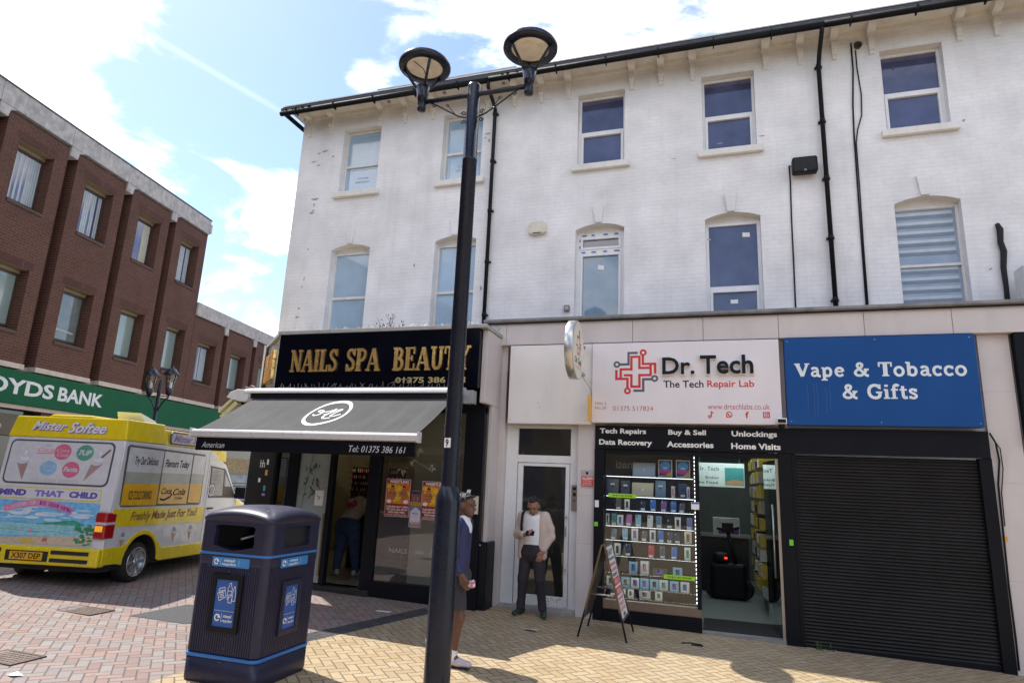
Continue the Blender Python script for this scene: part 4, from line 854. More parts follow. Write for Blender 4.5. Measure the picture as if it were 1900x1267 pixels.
for x, s in ((-.73, 'left'), (-.475, 'right')):
    t = thing('tablet_box', 'white tablet carton with rainbow swirl, %s of the pair, top window shelf' % s, 'box', (x, YS+.17, SZ[0]+.001), 0, 'tablet cartons with a rainbow swirl')
    q = MB(Fr((0, 0, 0), (1, 0, 0), (0, 0, 1))); q.box(-.1, .1, 0, .26, -.04, 0); q.build('carton', mat('carton_white', CL['white'], .5), t, bevel=.001, local=True)
    q = MB(Fr((0, 0, 0), (1, 0, 0), (0, 0, 1))); q.rect(-.088, .088, .015, .245, .0006, 0); q.ell(0, .17, .075, .065, .001, 1); q.flat([(-.085, .06), (.085, .04), (.085, .12), (-.02, .10), (-.085, .14)], .0014, 2); q.flat([(-.085, .03), (.0, .03), (.085, .09), (.085, .02), (-.085, .018)], .0018, 3); q.rect(-.03, .03, .13, .15, .0022, 4)
    q.build('picture', [mat('print_navy', (.03, .05, .2), .4), mat('print_sky', (.08, .35, .7), .4), mat('print_magenta', (.65, .05, .4), .4), mat('print_yellow', (.8, .6, .03), .4), M_label], t, local=True)
tablet(-1.52, 1, 'slate grey', .19, .25); tablet(-1.325, 1, 'navy', .14, .23, ' left of the gold laptop'); laptop(-1.07, 1, 'gold', .32, .21); tablet(-.805, 1, 'blue grey', .15, .25); tablet(-.485, 1, 'navy', .13, .22, ' at the right end')
carton(-.62, 1, 'white', .05, .17, pic='pink'); carton(-.405, 1, 'white', .04, .17, pic='violet', neigh=' at the right end')
for a in ((-1.42, 2, 'slate grey'), (-1.06, 2, 'black', .12), (-.91, 2, 'bright blue', .15, .073, ' fourth along'), (-.76, 2, 'purple'), (-.62, 2, 'bright blue', .15, .073, ' right of the purple one'), (-.50, 2, 'slate grey', .12, .073, ' at the right end'),
          (-1.49, 3, 'teal'), (-1.27, 3, 'pink'), (-1.13, 3, 'pale blue'), (-.96, 3, 'white'), (-.83, 3, 'blue grey'), (-.68, 3, 'black', .12), (-.40, 3, 'violet'),
          (-1.49, 4, 'blue grey', .13), (-1.32, 4, 'pale blue'), (-1.04, 4, 'slate grey', .13), (-.80, 4, 'bright blue'), (-.68, 4, 'navy', .13, .073, ' next to the blue phone'), (-.57, 4, 'navy', .13, .073, ' beside the cream carton'),
          (-1.28, 5, 'navy'), (-.94, 5, 'red'), (-.78, 5, 'slate grey'), (-.62, 5, 'bright blue'), (-1.5, 8, 'navy', .1)):
    phone(*a)
carton(-1.29, 2, 'white', .075, .15); carton(-1.585, 3, 'white', .05, .16, neigh=' at the left end'); carton(-1.39, 3, 'white', .085, .15, pic='blue'); carton(-.56, 3, 'white', .085, .16, neigh=' second from the right')
carton(-1.18, 4, 'white', .095, .17, pic='violet'); carton(-.92, 4, 'white', .085, .16); carton(-.42, 4, 'cream', .1, .17, pic='brown'); carton(-1.43, 5, 'white', .09, .16, neigh=' at the left end'); carton(-.43, 5, 'white', .085, .17, pic='green')
carton(-1.2, 6, 'pale blue', .12, .15, .05, 'blue', ' at the left'); carton(-1.04, 6, 'white', .12, .17, .05, 'pink'); carton(-.82, 6, 'slate grey', .2, .09, .05, 'violet'); carton(-.57, 6, 'pale blue', .13, .12, .05, 'blue', ' at the right')
for i, x in enumerate((-1.53, -1.31, -1.175, -1.04, -.90, -.77, -.62, -.475)): carton(x, 7, ['white', 'pale blue', 'white', 'pale blue', 'pale blue', 'white', 'pale blue', 'white'][i], .12, .13, .05, ['brown', 'brown', 'violet', 'violet', 'dark', 'green', 'violet', 'blue'][i], [' at the left end', ' second along', ' third along', ' fourth along', ' in the middle', ' sixth along', ' second from the right', ' at the right end'][i])
carton(-1.36, 8, 'white', .1, .1, .05, 'pink'); carton(-1.24, 8, 'white', .08, .1, .05, 'dark'); carton(-1.04, 8, 'silver', .16, .1, .05, 'brown'); carton(-.84, 8, 'white', .1, .1, .05, 'brown')
t = thing('window_transfer', 'reversed white lettering seen through the top left of the phone window', 'lettering', (-1.3, YS+.4, 2.2)); q = MB(FX(YS+.41)); q.text('nati', -1.24, -1.50, 2.15, 2.27, 0, bold=.02); o = q.build('letters', mat('dull_letters', (.35, .37, .36), .6), t)
# inside the shop
hs = thing('hanging_sign', 'pale hanging sign with a wave picture inside the phone shop', 'sign', (.1, 12.5, 2.2))
q = MB(FX(12.5)); q.box(-.36, .48, 1.95, 2.38, -.03, 0); q.build('board', mat('glow_sign_board', (.62, .74, .72), .4, emit=(.6, .85, .82, 1), estr=.06), hs)  # a faint glow is put into the board's own colour
q = MB(FX(12.5)); q.text('Dr. Tech', -.34, .04, 2.24, 2.31, .002); q.text('Broken', -.2, .03, 2.09, 2.14, .002); q.text('we Fixed', -.34, .01, 2.0, 2.05, .002); q.rect(.14, .47, 1.98, 2.30, .002, 1); q.flat([(.14, 1.98), (.47, 1.98), (.47, 2.06), (.3, 2.09), (.14, 2.04)], .003, 2); q.build('lettering', [M_navyink, mat('wave_teal', (.06, .34, .34), .5), mat('wave_sand', (.5, .36, .2), .5)], hs)
q = MB();
for x in (-.3, .4): q.tube([(x, 12.5, 2.38), (x, 12.5, 2.7)], .004, 6)
q.build('wire', M_steel, hs)
ct = thing('counter', 'dark counter at the back of the phone shop', 'counter', (.0, 13.8, fl)); q = MB(); q.box(-.9, .55, 13.5, 14.1, fl, 1.0); q.build('cabinet', mat('dark_counter', (.03, .03, .035), .4), ct, bevel=.01); q = MB(); q.box(-.95, .6, 13.45, 14.15, 1.0, 1.04); q.build('worktop', M_galv, ct)
bk = thing('box_pile', 'pale carton with a purple band on the shop counter', 'box', (.2, 13.7, 1.04)); q = MB(); q.box(-.1, .4, 13.55, 13.85, 1.04, 1.36); q.build('carton', mat('pale_carton', (.5, .5, .48), .6), bk); q = MB(); q.box(.0, .38, 13.545, 13.549, 1.06, 1.16); q.build('band', mat('purple_band', (.12, .03, .2), .5), bk)
sc = thing('scooter', 'dark shape of an electric scooter parked inside the phone shop', 'scooter', (.12, 12.6, fl))
q = MB(); q.box(-.16, .46, 12.5, 12.75, fl+.02, fl+.62); q.box(-.10, .16, 12.52, 12.72, fl+.62, fl+.80); q.build('body', M_black, sc, bevel=.06)
q = MB(); q.tube([(.30, 12.6, fl+.5), (.16, 12.6, fl+1.18)], .035, 8); q.tube([(-.02, 12.5, fl+1.22), (.16, 12.6, fl+1.2), (.36, 12.7, fl+1.24)], .022, 8); q.box(.06, .26, 12.55, 12.7, fl+1.16, fl+1.32); q.build('steering_stem', M_black, sc)
for x in (-.08, .40):
    q = MB(Fr((x, 12.6, fl+.19), (1, 0, 0), (0, 0, 1))); q.tube([(.13*math.cos(a*math.pi/8), .13*math.sin(a*math.pi/8), 0) for a in range(16)], .055, 8, closed=True); q.ell(0, 0, .13, .13, .0); q.build('wheel', M_rubber, sc)
q = MB(); q.box(.09, .14, 12.49, 12.499, fl+.70, fl+.73); q.build('tail_light', emis('red_glow', (1, .05, .03, 1), 1.0), sc)
rk = thing('display_rack', 'wall rack packed with yellow and grey accessories inside the phone shop', 'rack', (.7, 12, fl))
q = MB(); q.box(.90, .94, 10.7, 13.3, fl, 2.5); q.build('back_panel', mat('rack_panel', (.25, .26, .26), .6), rk)
packs = {}
for y in [10.8+.16*k for k in range(15)]:
    for z in [.35+.24*k for k in range(9)]:
        if random.random() < .8:
            col, pcol = random.choice((('yellow', (.42, .33, .04)), ('yellow', (.42, .33, .04)), ('grey', (.3, .31, .32)), ('black', (.04, .04, .045)), ('white', (.5, .51, .5))))
            if col not in packs:
                q = MB(); q.box(-.14, .14, 0, .12, 0, .16); packs[col] = q.build('hanging_pack', mat(col+'_pack', pcol, .5, var=.2, scale=20)); o = packs[col]
            else: o = packs[col].copy(); COL.objects.link(o)
            o.location = (.75-.02*(y-10.7)+random.uniform(0, .04), y, z); o.scale = (1, 1, random.uniform(.75, 1.25))
            tag(o, '%s accessory pack hanging on the wall rack inside the phone shop' % col, 'pack', '%s accessory packs on the rack' % col)
# ------------------------------------------------------------------ white glazed door
DR = thing('entrance_door', 'white framed glazed door with a dark pane over a low step', 'door', (-2.6, 9.75, 0))
yd = 9.75; q = MB(FX(yd)); q.box(-3.214, -3.02, .06, 2.76, -.05, .03); q.box(-2.16, -2.021, .06, 2.76, -.05, .03); q.box(-3.02, -2.16, 2.72, 2.76, -.05, .03); q.box(-3.02, -2.16, 2.185, 2.30, -.05, .028); q.box(-3.02, -2.16, .04, .075, -.05, .028); q.build('frame', M_upvc, DR, bevel=.005)
q = MB(FX(yd)); q.box(-3.01, -2.925, .08, 2.18, -.03, .015); q.box(-2.235, -2.17, .08, 2.18, -.03, .015); q.box(-2.925, -2.235, 2.13, 2.18, -.03, .015); q.box(-2.925, -2.235, .08, .225, -.03, .015)
lf = q.build('door_leaf', M_upvc, DR, bevel=.006)
q = MB(FX(yd)); q.rect(-2.93, -2.23, .22, 2.135, -.012); q.build('glass', mat_pane('dark_door_glass', (.022, .022, .02), .04), lf); q = MB(FX(yd)); q.rect(-3.02, -2.16, 2.30, 2.72, -.012); q.build('fanlight', mat_pane('dark_door_glass', (.022, .022, .02), .04), DR)
q = MB(FX(yd)); q.lathe([(.012, .015), (.012, .04), (.02, .045), (.02, .06)], (-2.2, 1.38, 0), 10); q.lathe([(.012, .015), (.012, .04), (.02, .045), (.02, .06)], (-2.2, .62, 0), 10); q.box(-2.225, -2.2, 1.1, 1.24, .016, .022); q.build('handle', M_steel, lf)
q = MB(); q.box(-3.214, -2.021, 9.52, 9.85, gz(-2.6)-.03, gz(-2.6)+.045); q.box(-3.214, -2.021, 9.62, 9.79, gz(-2.6)+.045, .074); q.build('step', mat('worn_step', (.36, .33, .31), .8, var=.15, dirt=.4), DR, bevel=.008)
q = MB(FX(yd)); 
for k in range(26): x, z = random.uniform(-2.5, -2.25), random.uniform(.1, .2); q.stroke([(x, z), (x+random.uniform(-.04, .04), z+random.uniform(-.02, .02))], .006, .0165)
q.build('scuff', mat('scuff', (.2, .19, .18), .8), lf)
ic = thing('intercom', 'tall brushed metal door intercom on the pier right of the glazed door', 'intercom', (-2.07, YS, 1.68)); q = MB(FX(9.72)); q.box(-2.125, -2.03, 1.49, 1.865, .002, .04); q.build('plate', mat('bronze_metal', (.28, .24, .21), .4, .6), ic, bevel=.006)
q = MB(FX(9.72)); q.rect(-2.105, -2.05, 1.79, 1.83, .0415); q.rect(-2.10, -2.055, 1.70, 1.75, .0415); q.ell(-2.078, 1.63, .012, .012, .0415, n=10); q.build('button', M_black, ic)
al = thing('alarm_notice', 'red and silver alarm notice plate on the stone pier', 'notice', (-1.87, YS, 1.96)); q = MB(FX(YS)); q.box(-1.962, -1.77, 1.83, 2.095, .002, .006, 0); q.build('plate', mat('silver_plate', (.45, .45, .47), .4, .3), al); q = MB(FX(YS)); q.rect(-1.955, -1.777, 1.85, 2.0, .007, 0); q.text('ALARM', -1.945, -1.787, 1.955, 1.99, .008, 1, bold=.03); q.text('SYSTEMS', -1.935, -1.80, 1.925, 1.945, .008, 1); q.text('24 HOURS', -1.935, -1.80, 1.895, 1.915, .008, 1); q.text('PROTECTED', -1.94, -1.795, 1.865, 1.885, .008, 1); q.ell(-1.87, 2.05, .022, .022, .007, 2, 8); q.build('print', [M_red, M_white, M_navyink], al)
ub = thing('utility_cabinet', 'black metal utility cabinet against the left stone pier', 'cabinet', (-3.46, 9.3, 0)); q = MB(); q.box(-3.53, -3.255, 9.145, 9.5, gz(-3.4)-.02, .98); q.build('cabinet', M_blackp, ub, bevel=.01); q = MB(FX(9.145)); q.box(-3.515, -3.27, .1, .95, .001, .012); dd = q.build('door', M_black, ub, bevel=.004)
q = MB(FX(9.145)); 
for x, z in ((-3.42, .92), (-3.37, .94), (-3.44, .35)): q.ell(x, z, .013, .016, .0135, n=8)
q.build('sticker', M_label, dd)
# ------------------------------------------------------------------ nail salon shop front
YG = 9.1
NS = thing('salon_shop_front', 'black framed salon shop front with a splayed corner under the grey awning', 'shop front', (-5.3, YG, 0))
fz = .16                                                             # salon floor
ch = Fr((-7.11, YG, 0), (.923, -.385, 0), (0, 0, 1))                 # splayed corner pier, local x runs back to the left
q = MB(Fr((-7.95, 9.45, 0), (.84, -.35, 0), (0, 0, 1))); q.box(0, .915, gz(-7.5)-.05, 3.0, -.25, 0); q.build('corner_pier', M_blackp, NS, bevel=.006)
cf = Fr((-7.95, 9.45, 0), (.84, -.35, 0), (0, 0, 1))
for a, b, z0, z1, m_ in ((.62, .68, 1.98, 2.07, M_label), (.60, .68, 1.80, 1.89, mat('mustard_sticker', (.6, .35, .05), .5)), (.40, .47, 1.68, 1.75, M_label), (.60, .67, 1.54, 1.63, mat('teal_sticker', (.03, .35, .33), .5)), (.58, .68, 1.46, 1.50, mat('lilac_sticker', (.3, .25, .5), .5))):
    q = MB(cf); q.rect(a, b, z0, z1, .002); q.build('sticker', m_, NS)
q = MB(cf); q.text('hh', .40, .56, 1.93, 2.06, .002, 0, spacing=.8); q.build('lettering', M_label, NS)
q = MB(); P_ = lambda a, b, z0=fz-.02, z1=2.98, y0=YG-.03, y1=YG+.08: q.box(a, b, y0, y1, z0, z1)
P_(-6.83, -6.63); P_(-6.03, -5.95); P_(-5.30, -5.10); P_(-3.68, -3.37, gz(-3.5)-.03); q.box(-7.11, -3.37, YG-.035, YG+.10, 2.88, 3.24); P_(-7.11, -7.06)
q.build('frame', M_blackp, NS, bevel=.005)
for a, b in ((-7.11, -6.63), (-5.10, -3.68)): q = MB(); q.box(a, b, YG-.035, YG+.1, gz(a)-.06, .30); q.build('stall_riser', M_blackp, NS, bevel=.006)
q = MB(); q.box(-6.63, -5.10, YG-.10, YG+.25, gz(-6)-.05, fz); q.build('door_step', mat('black_step', (.02, .02, .02), .5, var=.3, dirt=.5), NS, bevel=.012)
q = MB(FX(YG)); q.rect(-7.06, -6.83, .30, 2.88, -.02); q.build('window_glass', M_clear, NS); q = MB(FX(YG)); q.rect(-5.10, -3.68, .30, 2.88, -.02); wg = q.build('window_glass', mat_glass('salon_glass', (.8, .84, .8), refl=1.0, base=.05), NS)
q = MB(FX(YG)); q.rect(-6.63, -6.03, fz+.02, 2.88, -.02); fd = q.build('door', mat('frosted_glass', (.30, .36, .34), .25, var=.06), NS); fd['label'] = 'frosted door leaf with a bamboo leaf pattern'
q = MB(FX(YG)); random.seed(3)
def bamboo(q, x, z, s, n, zz):
    for k in range(n):
        a = R(random.uniform(200, 340)); l = s*random.uniform(.6, 1.2); bx, bz = x+random.uniform(-.12, .12)*s*6, z+random.uniform(-.1, .1)*s*6
        dx, dz = math.cos(a)*l, math.sin(a)*l; nx, nz = -math.sin(a)*l*.1, math.cos(a)*l*.1
        q.flat([(bx, bz), (bx+dx*.4+nx, bz+dz*.4+nz), (bx+dx, bz+dz), (bx+dx*.4-nx, bz+dz*.4-nz)], zz+.0002*k)
for x, z in ((-6.45, 1.95), (-6.32, 1.75), (-6.42, 1.6), (-6.25, 1.5), (-6.3, 2.05), (-6.5, 1.78)): bamboo(q, x, z, .11, 7, -.016)
q.stroke([(-6.52, 1.3), (-6.48, 1.7), (-6.40, 2.1), (-6.36, 2.5)], .008, -.0165); q.build('leaf_pattern', mat('leaf_print', (.05, .07, .06), .5), fd)
q = MB(FX(YG)); q.box(-6.28, -6.12, 1.36, 1.60, -.018, -.015); tag(q.build('notice', M_label), 'blank white sheet stuck on the frosted salon door', 'notice')
q = MB(FX(YG)); random.seed(5)
for x, z in ((-4.75, 2.25), (-4.55, 2.1), (-4.4, 2.3), (-4.2, 2.05), (-4.7, 2.0)): bamboo(q, x, z, .08, 6, -.017)
q.stroke([(-4.85, 2.5), (-4.7, 2.25), (-4.45, 2.1), (-4.25, 2.0)], .006, -.0175); q.build('leaf_pattern', mat('pale_leaf_print', (.42, .42, .30), .5), wg)
q = MB(FX(YG)); q.text('NAILS', -4.85, -4.54, .735, .80, -.016); q.text('-  SPA  -', -4.49, -4.19, .735, .80, -.016); q.text('BEAUTY', -4.15, -3.78, .735, .80, -.016); q.build('lettering', mat('frosted_lettering', (.5, .52, .5), .6), wg)
# open sliding leaf edge and handle
q = MB(); q.box(-6.05, -6.03, YG-.055, YG-.031, .3, 1.25); q.build('pull_handle', mat('brass_handle', (.28, .22, .11), .4, .7), NS)
# interior
IX0, IX1, ID = -8.66, -3.4, 14.0
q = MB(); q.add([(-7.1, YG+.08, fz), (IX1, YG+.08, fz), (IX1, ID, fz), (IX0, ID, fz), (IX0, 10.8, fz), (-7.9, YG+.4, fz)], [(0, 1, 2, 3, 4, 5)]); q.build('salon_floor', mat('salon_floor', (.30, .27, .22), .3, var=.15), NS)
q = MB(); q.quad((IX0, ID, fz), (IX1, ID, fz), (IX1, ID, 3.1), (IX0, ID, 3.1)); q.quad((IX1, YG+.1, fz), (IX1, ID, fz), (IX1, ID, 3.1), (IX1, YG+.1, 3.1)); q.quad((-7.9, YG+.4, fz), (IX0, 10.8, fz), (IX0, 10.8, 3.1), (-7.9, YG+.4, 3.1)); q.quad((IX0, 10.8, fz), (IX0, ID, fz), (IX0, ID, 3.1), (IX0, 10.8, 3.1)); q.add([(-7.1, YG+.1, 3.1), (IX1, YG+.1, 3.1), (IX1, ID, 3.1), (IX0, ID, 3.1), (IX0, 10.8, 3.1), (-7.9, YG+.4, 3.1)], [(0, 1, 2, 3, 4, 5)]); q.build('inner_wall', mat('salon_wall', (.66, .64, .54), .7), NS)
q = MB(); q.box(-7.35, -7.05, 12.6, 12.9, fz, 3.1); q.build('column', mat('salon_column', (.66, .64, .58), .6), NS)
q = MB(); q.box(-4.9, -3.42, 9.9, 9.95, fz, 3.1); q.build('partition', mat('salon_partition', (.62, .60, .48), .6, var=.05), NS)
q = MB(); q.add([(-7.2, YG+.1, 3.14), (-3.42, YG+.1, 3.14), (-3.42, ID, 3.14), (-8.66, ID, 3.14), (-8.66, 10.8, 3.14), (-7.95, YG+.4, 3.14)], [(0, 1, 2, 3, 4, 5)]); q.build('ceiling_void', M_black, NS)
q = MB(); q.poly([(-7.96, 9.46), (-8.709, 10.69), (-8.68, 10.69), (-7.93, 9.47)], -.1, 4.15); q.build('side_wall', M_wall, NS)
polish = {}
def polish_rack(x0, x1, y, z0, z1, lab, seed):
    t = thing('polish_rack', lab, 'rack', ((x0+x1)/2, y, z0)); random.seed(seed)
    q = MB(); q.box(x0, x1, y-.01, y+.02, z0, z1); z = z0
    while z < z1: q.box(x0, x1, y-.10, y-.01, z, z+.012); z += .135
    q.build('rack', mat('rack_black', (.03, .025, .02), .5), t)
    z = z0+.012; cols = {'red': (.45, .05, .08), 'rose': (.6, .2, .3), 'nude': (.5, .35, .3), 'plum': (.12, .03, .1), 'cream': (.6, .5, .45)}
    while z < z1-.1:
        x = x0+.03
        while x < x1-.03:
            if random.random() < .9:
                k = random.choice(list(cols))
                if k not in polish:
                    b = MB(); b.lathe([(.013, 0), (.014, .045), (.007, .052), (.007, .085), (.001, .086)], n=8); polish[k] = o = b.build('polish_bottle', mat('polish_'+k, cols[k], .25))
                else: o = polish[k].copy(); COL.objects.link(o)
                o.location = (x, y-.05, z); tag(o, '%s nail polish bottle on a rack at the back of the salon' % k, 'bottle', '%s polish bottles on the salon racks' % k)
            x += .05
        z += .135
polish_rack(-7.95, -7.40, 12.9, 1.25, 2.05, 'black rack of nail polish bottles left of the salon column', 1); polish_rack(-7.02, -6.6, 12.9, 1.25, 2.05, 'black rack of nail polish bottles right of the salon column', 2)
ct = thing('reception_desk', 'dark reception desk with a lit white top inside the salon', 'desk', (-6.1, 11.3, fz)); q = MB(); q.box(-6.75, -5.6, 11.0, 11.5, fz, 1.16); q.build('front', mat('desk_dark', (.02, .018, .016), .35), ct, bevel=.01); q = MB(); q.box(-6.8, -5.55, 10.95, 11.55, 1.16, 1.20); q.build('top', mat('desk_top', (.5, .42, .3), .4), ct, bevel=.005)
q = MB(); q.box(-6.35, -6.1, 11.05, 11.3, 1.201, 1.206); tag(q.build('paper', M_label), 'white sheet lying on the salon desk', 'paper')
wl = thing('wall_lamp', 'pair of small warm lamps glowing on the salon column', 'lamp', (-7.2, 12.55, 2.3)); q = MB(); q.box(-7.22, -7.18, 12.55, 12.6, 2.15, 2.32); q.tube([(-7.28, 12.5, 2.3), (-7.2, 12.55, 2.24), (-7.12, 12.5, 2.3)], .008, 6); q.build('bracket', mat('brass', (.4, .28, .1), .3, .8), wl)
q = MB(); q.sphere((-7.28, 12.5, 2.33), .03); q.sphere((-7.12, 12.5, 2.33), .03); q.build('bulb', emis('warm_bulb_glow', (1, .80, .5, 1), 45.0), wl)
# posters in the window
def poster(name, label, x0, x1, z0, z1, draw, mats, group=None):
    t = thing(name, label, 'poster', ((x0+x1)/2, YG-.0, z0), 0, group); q = MB(FX(YG+.015)); q.box(x0, x1, z0, z1, .001, .003); q.build('sheet', mats[0], t); q = MB(FX(YG+.015)); draw(q, x0, x1, z0, z1); q.build('print', mats[1:], t)
pm = [mat('poster_border', (.58, .50, .45), .5), mat('poster_maroon', (.26, .015, .02), .5), mat('poster_orange', (.75, .16, .015), .5, var=.35, scale=14), mat('poster_yellow', (.80, .48, .03), .5, var=.2, scale=20), mat('poster_skin', (.42, .16, .06), .5, var=.3, scale=25), M_white, mat('poster_dark', (.03, .012, .012), .5)]
def wrest(q, x0, x1, z0, z1):
    w, h = x1-x0, z1-z0; X = lambda a: x0+w*a; Z = lambda b: z0+h*b
    q.rect(X(.02), X(.98), Z(.015), Z(.985), .0035, 0); q.rect(X(.03), X(.97), Z(.34), Z(.88), .0038, 1)
    for a, b, r in ((.5, .74, .16), (.12, .8, .1), (.85, .6, .14), (.5, .5, .2)): q.ell(X(a), Z(b), w*r, h*r*.6, .0040, 2, 12)
    for k in range(7): q.flat([(X(.5), Z(.62)), (X(.5+.45*math.cos(k*.9)), Z(.62+.25*math.sin(k*.9))), (X(.5+.45*math.cos(k*.9+.22)), Z(.62+.25*math.sin(k*.9+.22)))], .0041+.00005*k, 2)
    for s, c in ((.27, 1), (.74, -1)):
        q.flat([(X(s-.2), Z(.44)), (X(s-.2), Z(.58)), (X(s-.12), Z(.68)), (X(s-.04), Z(.70)), (X(s+.04), Z(.70)), (X(s+.14), Z(.66)), (X(s+.18), Z(.56)), (X(s+.12), Z(.44))], .0046, 3); q.ell(X(s), Z(.755), w*.075, h*.06, .0049, 3, 14); q.ell(X(s), Z(.80), w*.07, h*.025, .0052, 5, 12)
        q.stroke([(X(s-.1), Z(.62)), (X(s), Z(.6)), (X(s+.1), Z(.61))], w*.02, .0052, 5)
    q.ell(X(.52), Z(.5), w*.14, h*.05, .0055, 2, 14); q.ell(X(.16), Z(.40), w*.1, h*.05, .0055, 4, 14); q.ell(X(.84), Z(.40), w*.1, h*.05, .0055, 4, 14); q.rect(X(.34), X(.64), Z(.36), Z(.42), .0056, 2)
    q.text('WRESTLING', X(.12), X(.92), Z(.885), Z(.965), .005, 4, bold=.04); q.text('CHAMPIONS', X(.36), X(.62), Z(.37), Z(.405), .006, 5)
    q.rect(X(.02), X(.98), Z(.015), Z(.30), .0042, 0); q.text('TUES 28TH MAY 7.30PM', X(.06), X(.94), Z(.235), Z(.285), .005, 4, bold=.03); q.text('THE CIVIC HALL GRAYS', X(.06), X(.94), Z(.165), Z(.215), .005, 4, bold=.03); q.text('0333 666 4466', X(.16), X(.84), Z(.095), Z(.145), .005, 4, bold=.03); q.text('WWW.TICKETS.CO.UK', X(.08), X(.92), Z(.03), Z(.07), .005, 4)
poster('event_poster', 'large orange and red wrestling poster, the left one of two in the salon window', -4.985, -4.56, 1.265, 1.84, wrest, pm, 'wrestling posters'); poster('event_poster', 'large orange and red wrestling poster half hidden behind the lamp post', -4.36, -3.935, 1.25, 1.825, wrest, pm, 'wrestling posters')
def band(q, x0, x1, z0, z1):
    w, h = x1-x0, z1-z0; q.rect(x0, x1, z0+h*.22, z1, .0035, 0); q.rect(x0, x1, z0, z0+h*.22, .0035, 1)
    for k in range(5): q.ell(x0+w*(.14+.18*k), z0+h*.62, w*.06, h*.09, .004, 2+k % 2, 10); q.rect(x0+w*(.06+.18*k), x0+w*(.22+.18*k), z0+h*.25, z0+h*.54, .0042, 3-k % 2)
    q.text('LIVE TONIGHT', x0+w*.1, x1-w*.1, z0+h*.82, z0+h*.93, .0045, 1); q.text('BOOK NOW', x0+w*.15, x1-w*.15, z0+h*.06, z0+h*.16, .0045, 0)
poster('event_poster', 'small dark navy poster with a yellow foot between the wrestling posters', -4.545, -4.37, 1.45, 1.70, band, [pm[0], mat('poster_navy', (.02, .02, .06), .5), mat('poster_amber', (.6, .33, .02), .5), pm[4], mat('poster_plum', (.2, .08, .16), .5)])
def beer(q, x0, x1, z0, z1):
    w, h = x1-x0, z1-z0; q.rect(x0+.005, x1-.005, z0+.005, z1-.005, .0035, 0); q.flat([(x0+w*.08, z0+h*.04), (x1-w*.08, z0+h*.04), (x1-w*.08, z0+h*.75), (x0+w*.7, z0+h*.9), (x0+w*.5, z0+h*.97), (x0+w*.3, z0+h*.9), (x0+w*.08, z0+h*.75)], .004, 1)
    q.text('MELAS', x0+w*.25, x1-w*.25, z0+h*.62, z0+h*.7, .0045, 0, bold=.03); q.text('summer fair', x0+w*.2, x1-w*.2, z0+h*.5, z0+h*.55, .0045, 0)
    for k in range(6): q.ell(x0+w*(.14+.145*k), z0+h*(.2+.04*(k % 2)), w*.055, h*.05, .0045, 2, 10); q.rect(x0+w*(.08+.145*k), x0+w*(.20+.145*k), z0+h*.05, z0+h*.17, .0043, 3)
poster('event_poster', 'small pale blue and white arch poster hung below the navy one', -4.55, -4.345, 1.125, 1.435, beer, [pm[0], mat('poster_blue', (.10, .14, .36), .5), mat('poster_pale', (.62, .60, .68), .5), pm[4], mat('poster_brown', (.35, .16, .10), .5)])
np_ = thing('notice', 'cream notice with a small black figure on the right end of the salon front', 'notice', (-3.5, YG-.03, 1.4)); q = MB(FX(YG-.031)); q.box(-3.54, -3.40, 1.38, 1.64, .001, .004); q.build('sheet', mat('cream_sheet', (.6, .54, .44), .6), np_); q = MB(FX(YG-.031)); q.ell(-3.47, 1.555, .022, .022, .005); q.flat([(-3.52, 1.48), (-3.43, 1.5), (-3.45, 1.54), (-3.49, 1.54)], .0052); q.build('figure', M_navyink, np_)
q = MB(FX(YG-.031)); q.flat([(-3.6, 1.68), (-3.54, 1.67), (-3.53, 1.73), (-3.59, 1.73)], .002); tag(q.build('sticker', M_label), 'torn white sticker on the black right end of the salon front', 'sticker')
# fascia sign
FY = 8.75
fs = thing('salon_sign', 'black gloss salon fascia with raised gold slab lettering', 'sign', (-5.2, YG, 3.7))
q = MB(); q.box(-7.06, -3.40, FY, FY+.33, 3.235, 4.15); q.build('board', mat('black_gloss_board', (.002, .003, .007), .14, var=.2, spec=.16, scale=1.5), fs, bevel=.004)
q = MB(FX(FY)); serif(q, 'NAILS', -6.77, -5.86, 3.50, 3.875, .004, .035); serif(q, 'SPA', -5.70, -5.08, 3.50, 3.875, .004, .035); serif(q, 'BEAUTY', -4.85, -3.52, 3.50, 3.875, .004, .035); q.build('raised_lettering', M_gold, fs)
q = MB(FX(FY)); q.text('01375 386 161', -4.79, -3.60, 3.305, 3.40, .003, bold=.03); q.build('lettering', mat('gold_print', (.42, .32, .12), .45), fs)
sd = (-.73, .68, 0); L_ = 1.35
sf = Fr((-7.06-.73*L_, FY+.68*L_, 0), (.73, -.68, 0), (0, 0, 1))
q = MB(sf); q.box(0, L_-.002, 3.235, 4.14, -.3, 0); q.build('splayed_board', mat('silver_board', (.50, .50, .50), .25, .6), fs); q = MB(sf)
for k in range(7): serif(q, 'SPALINE'[k], .14+.15*k, .30+.15*k, 3.42, 3.92, .004, .05)
q.build('side_lettering', M_gold, fs)
q = MB(); q.box(-7.10, -3.29, FY-.02, YU-.01, 4.155, 4.215); q.build('cornice', mat('grey_flashing', (.38, .37, .36), .6, dirt=.4), fs, bevel=.006)
q = MB(); q.add([(-7.09, FY, 4.155), (-7.09-.73*1.6, FY+.68*1.6, 4.155), (-8.7, YU-.01, 4.155), (-7.09, YU-.01, 4.155), (-7.09, FY, 4.21), (-7.09-.73*1.6, FY+.68*1.6, 4.21), (-8.7, YU-.01, 4.21), (-7.09, YU-.01, 4.21)], [(0, 1, 2, 3), (7, 6, 5, 4), (0, 4, 5, 1), (1, 5, 6, 2)]); q.build('flat_roof', mat('grey_flashing', (.38, .37, .36), .6), fs)
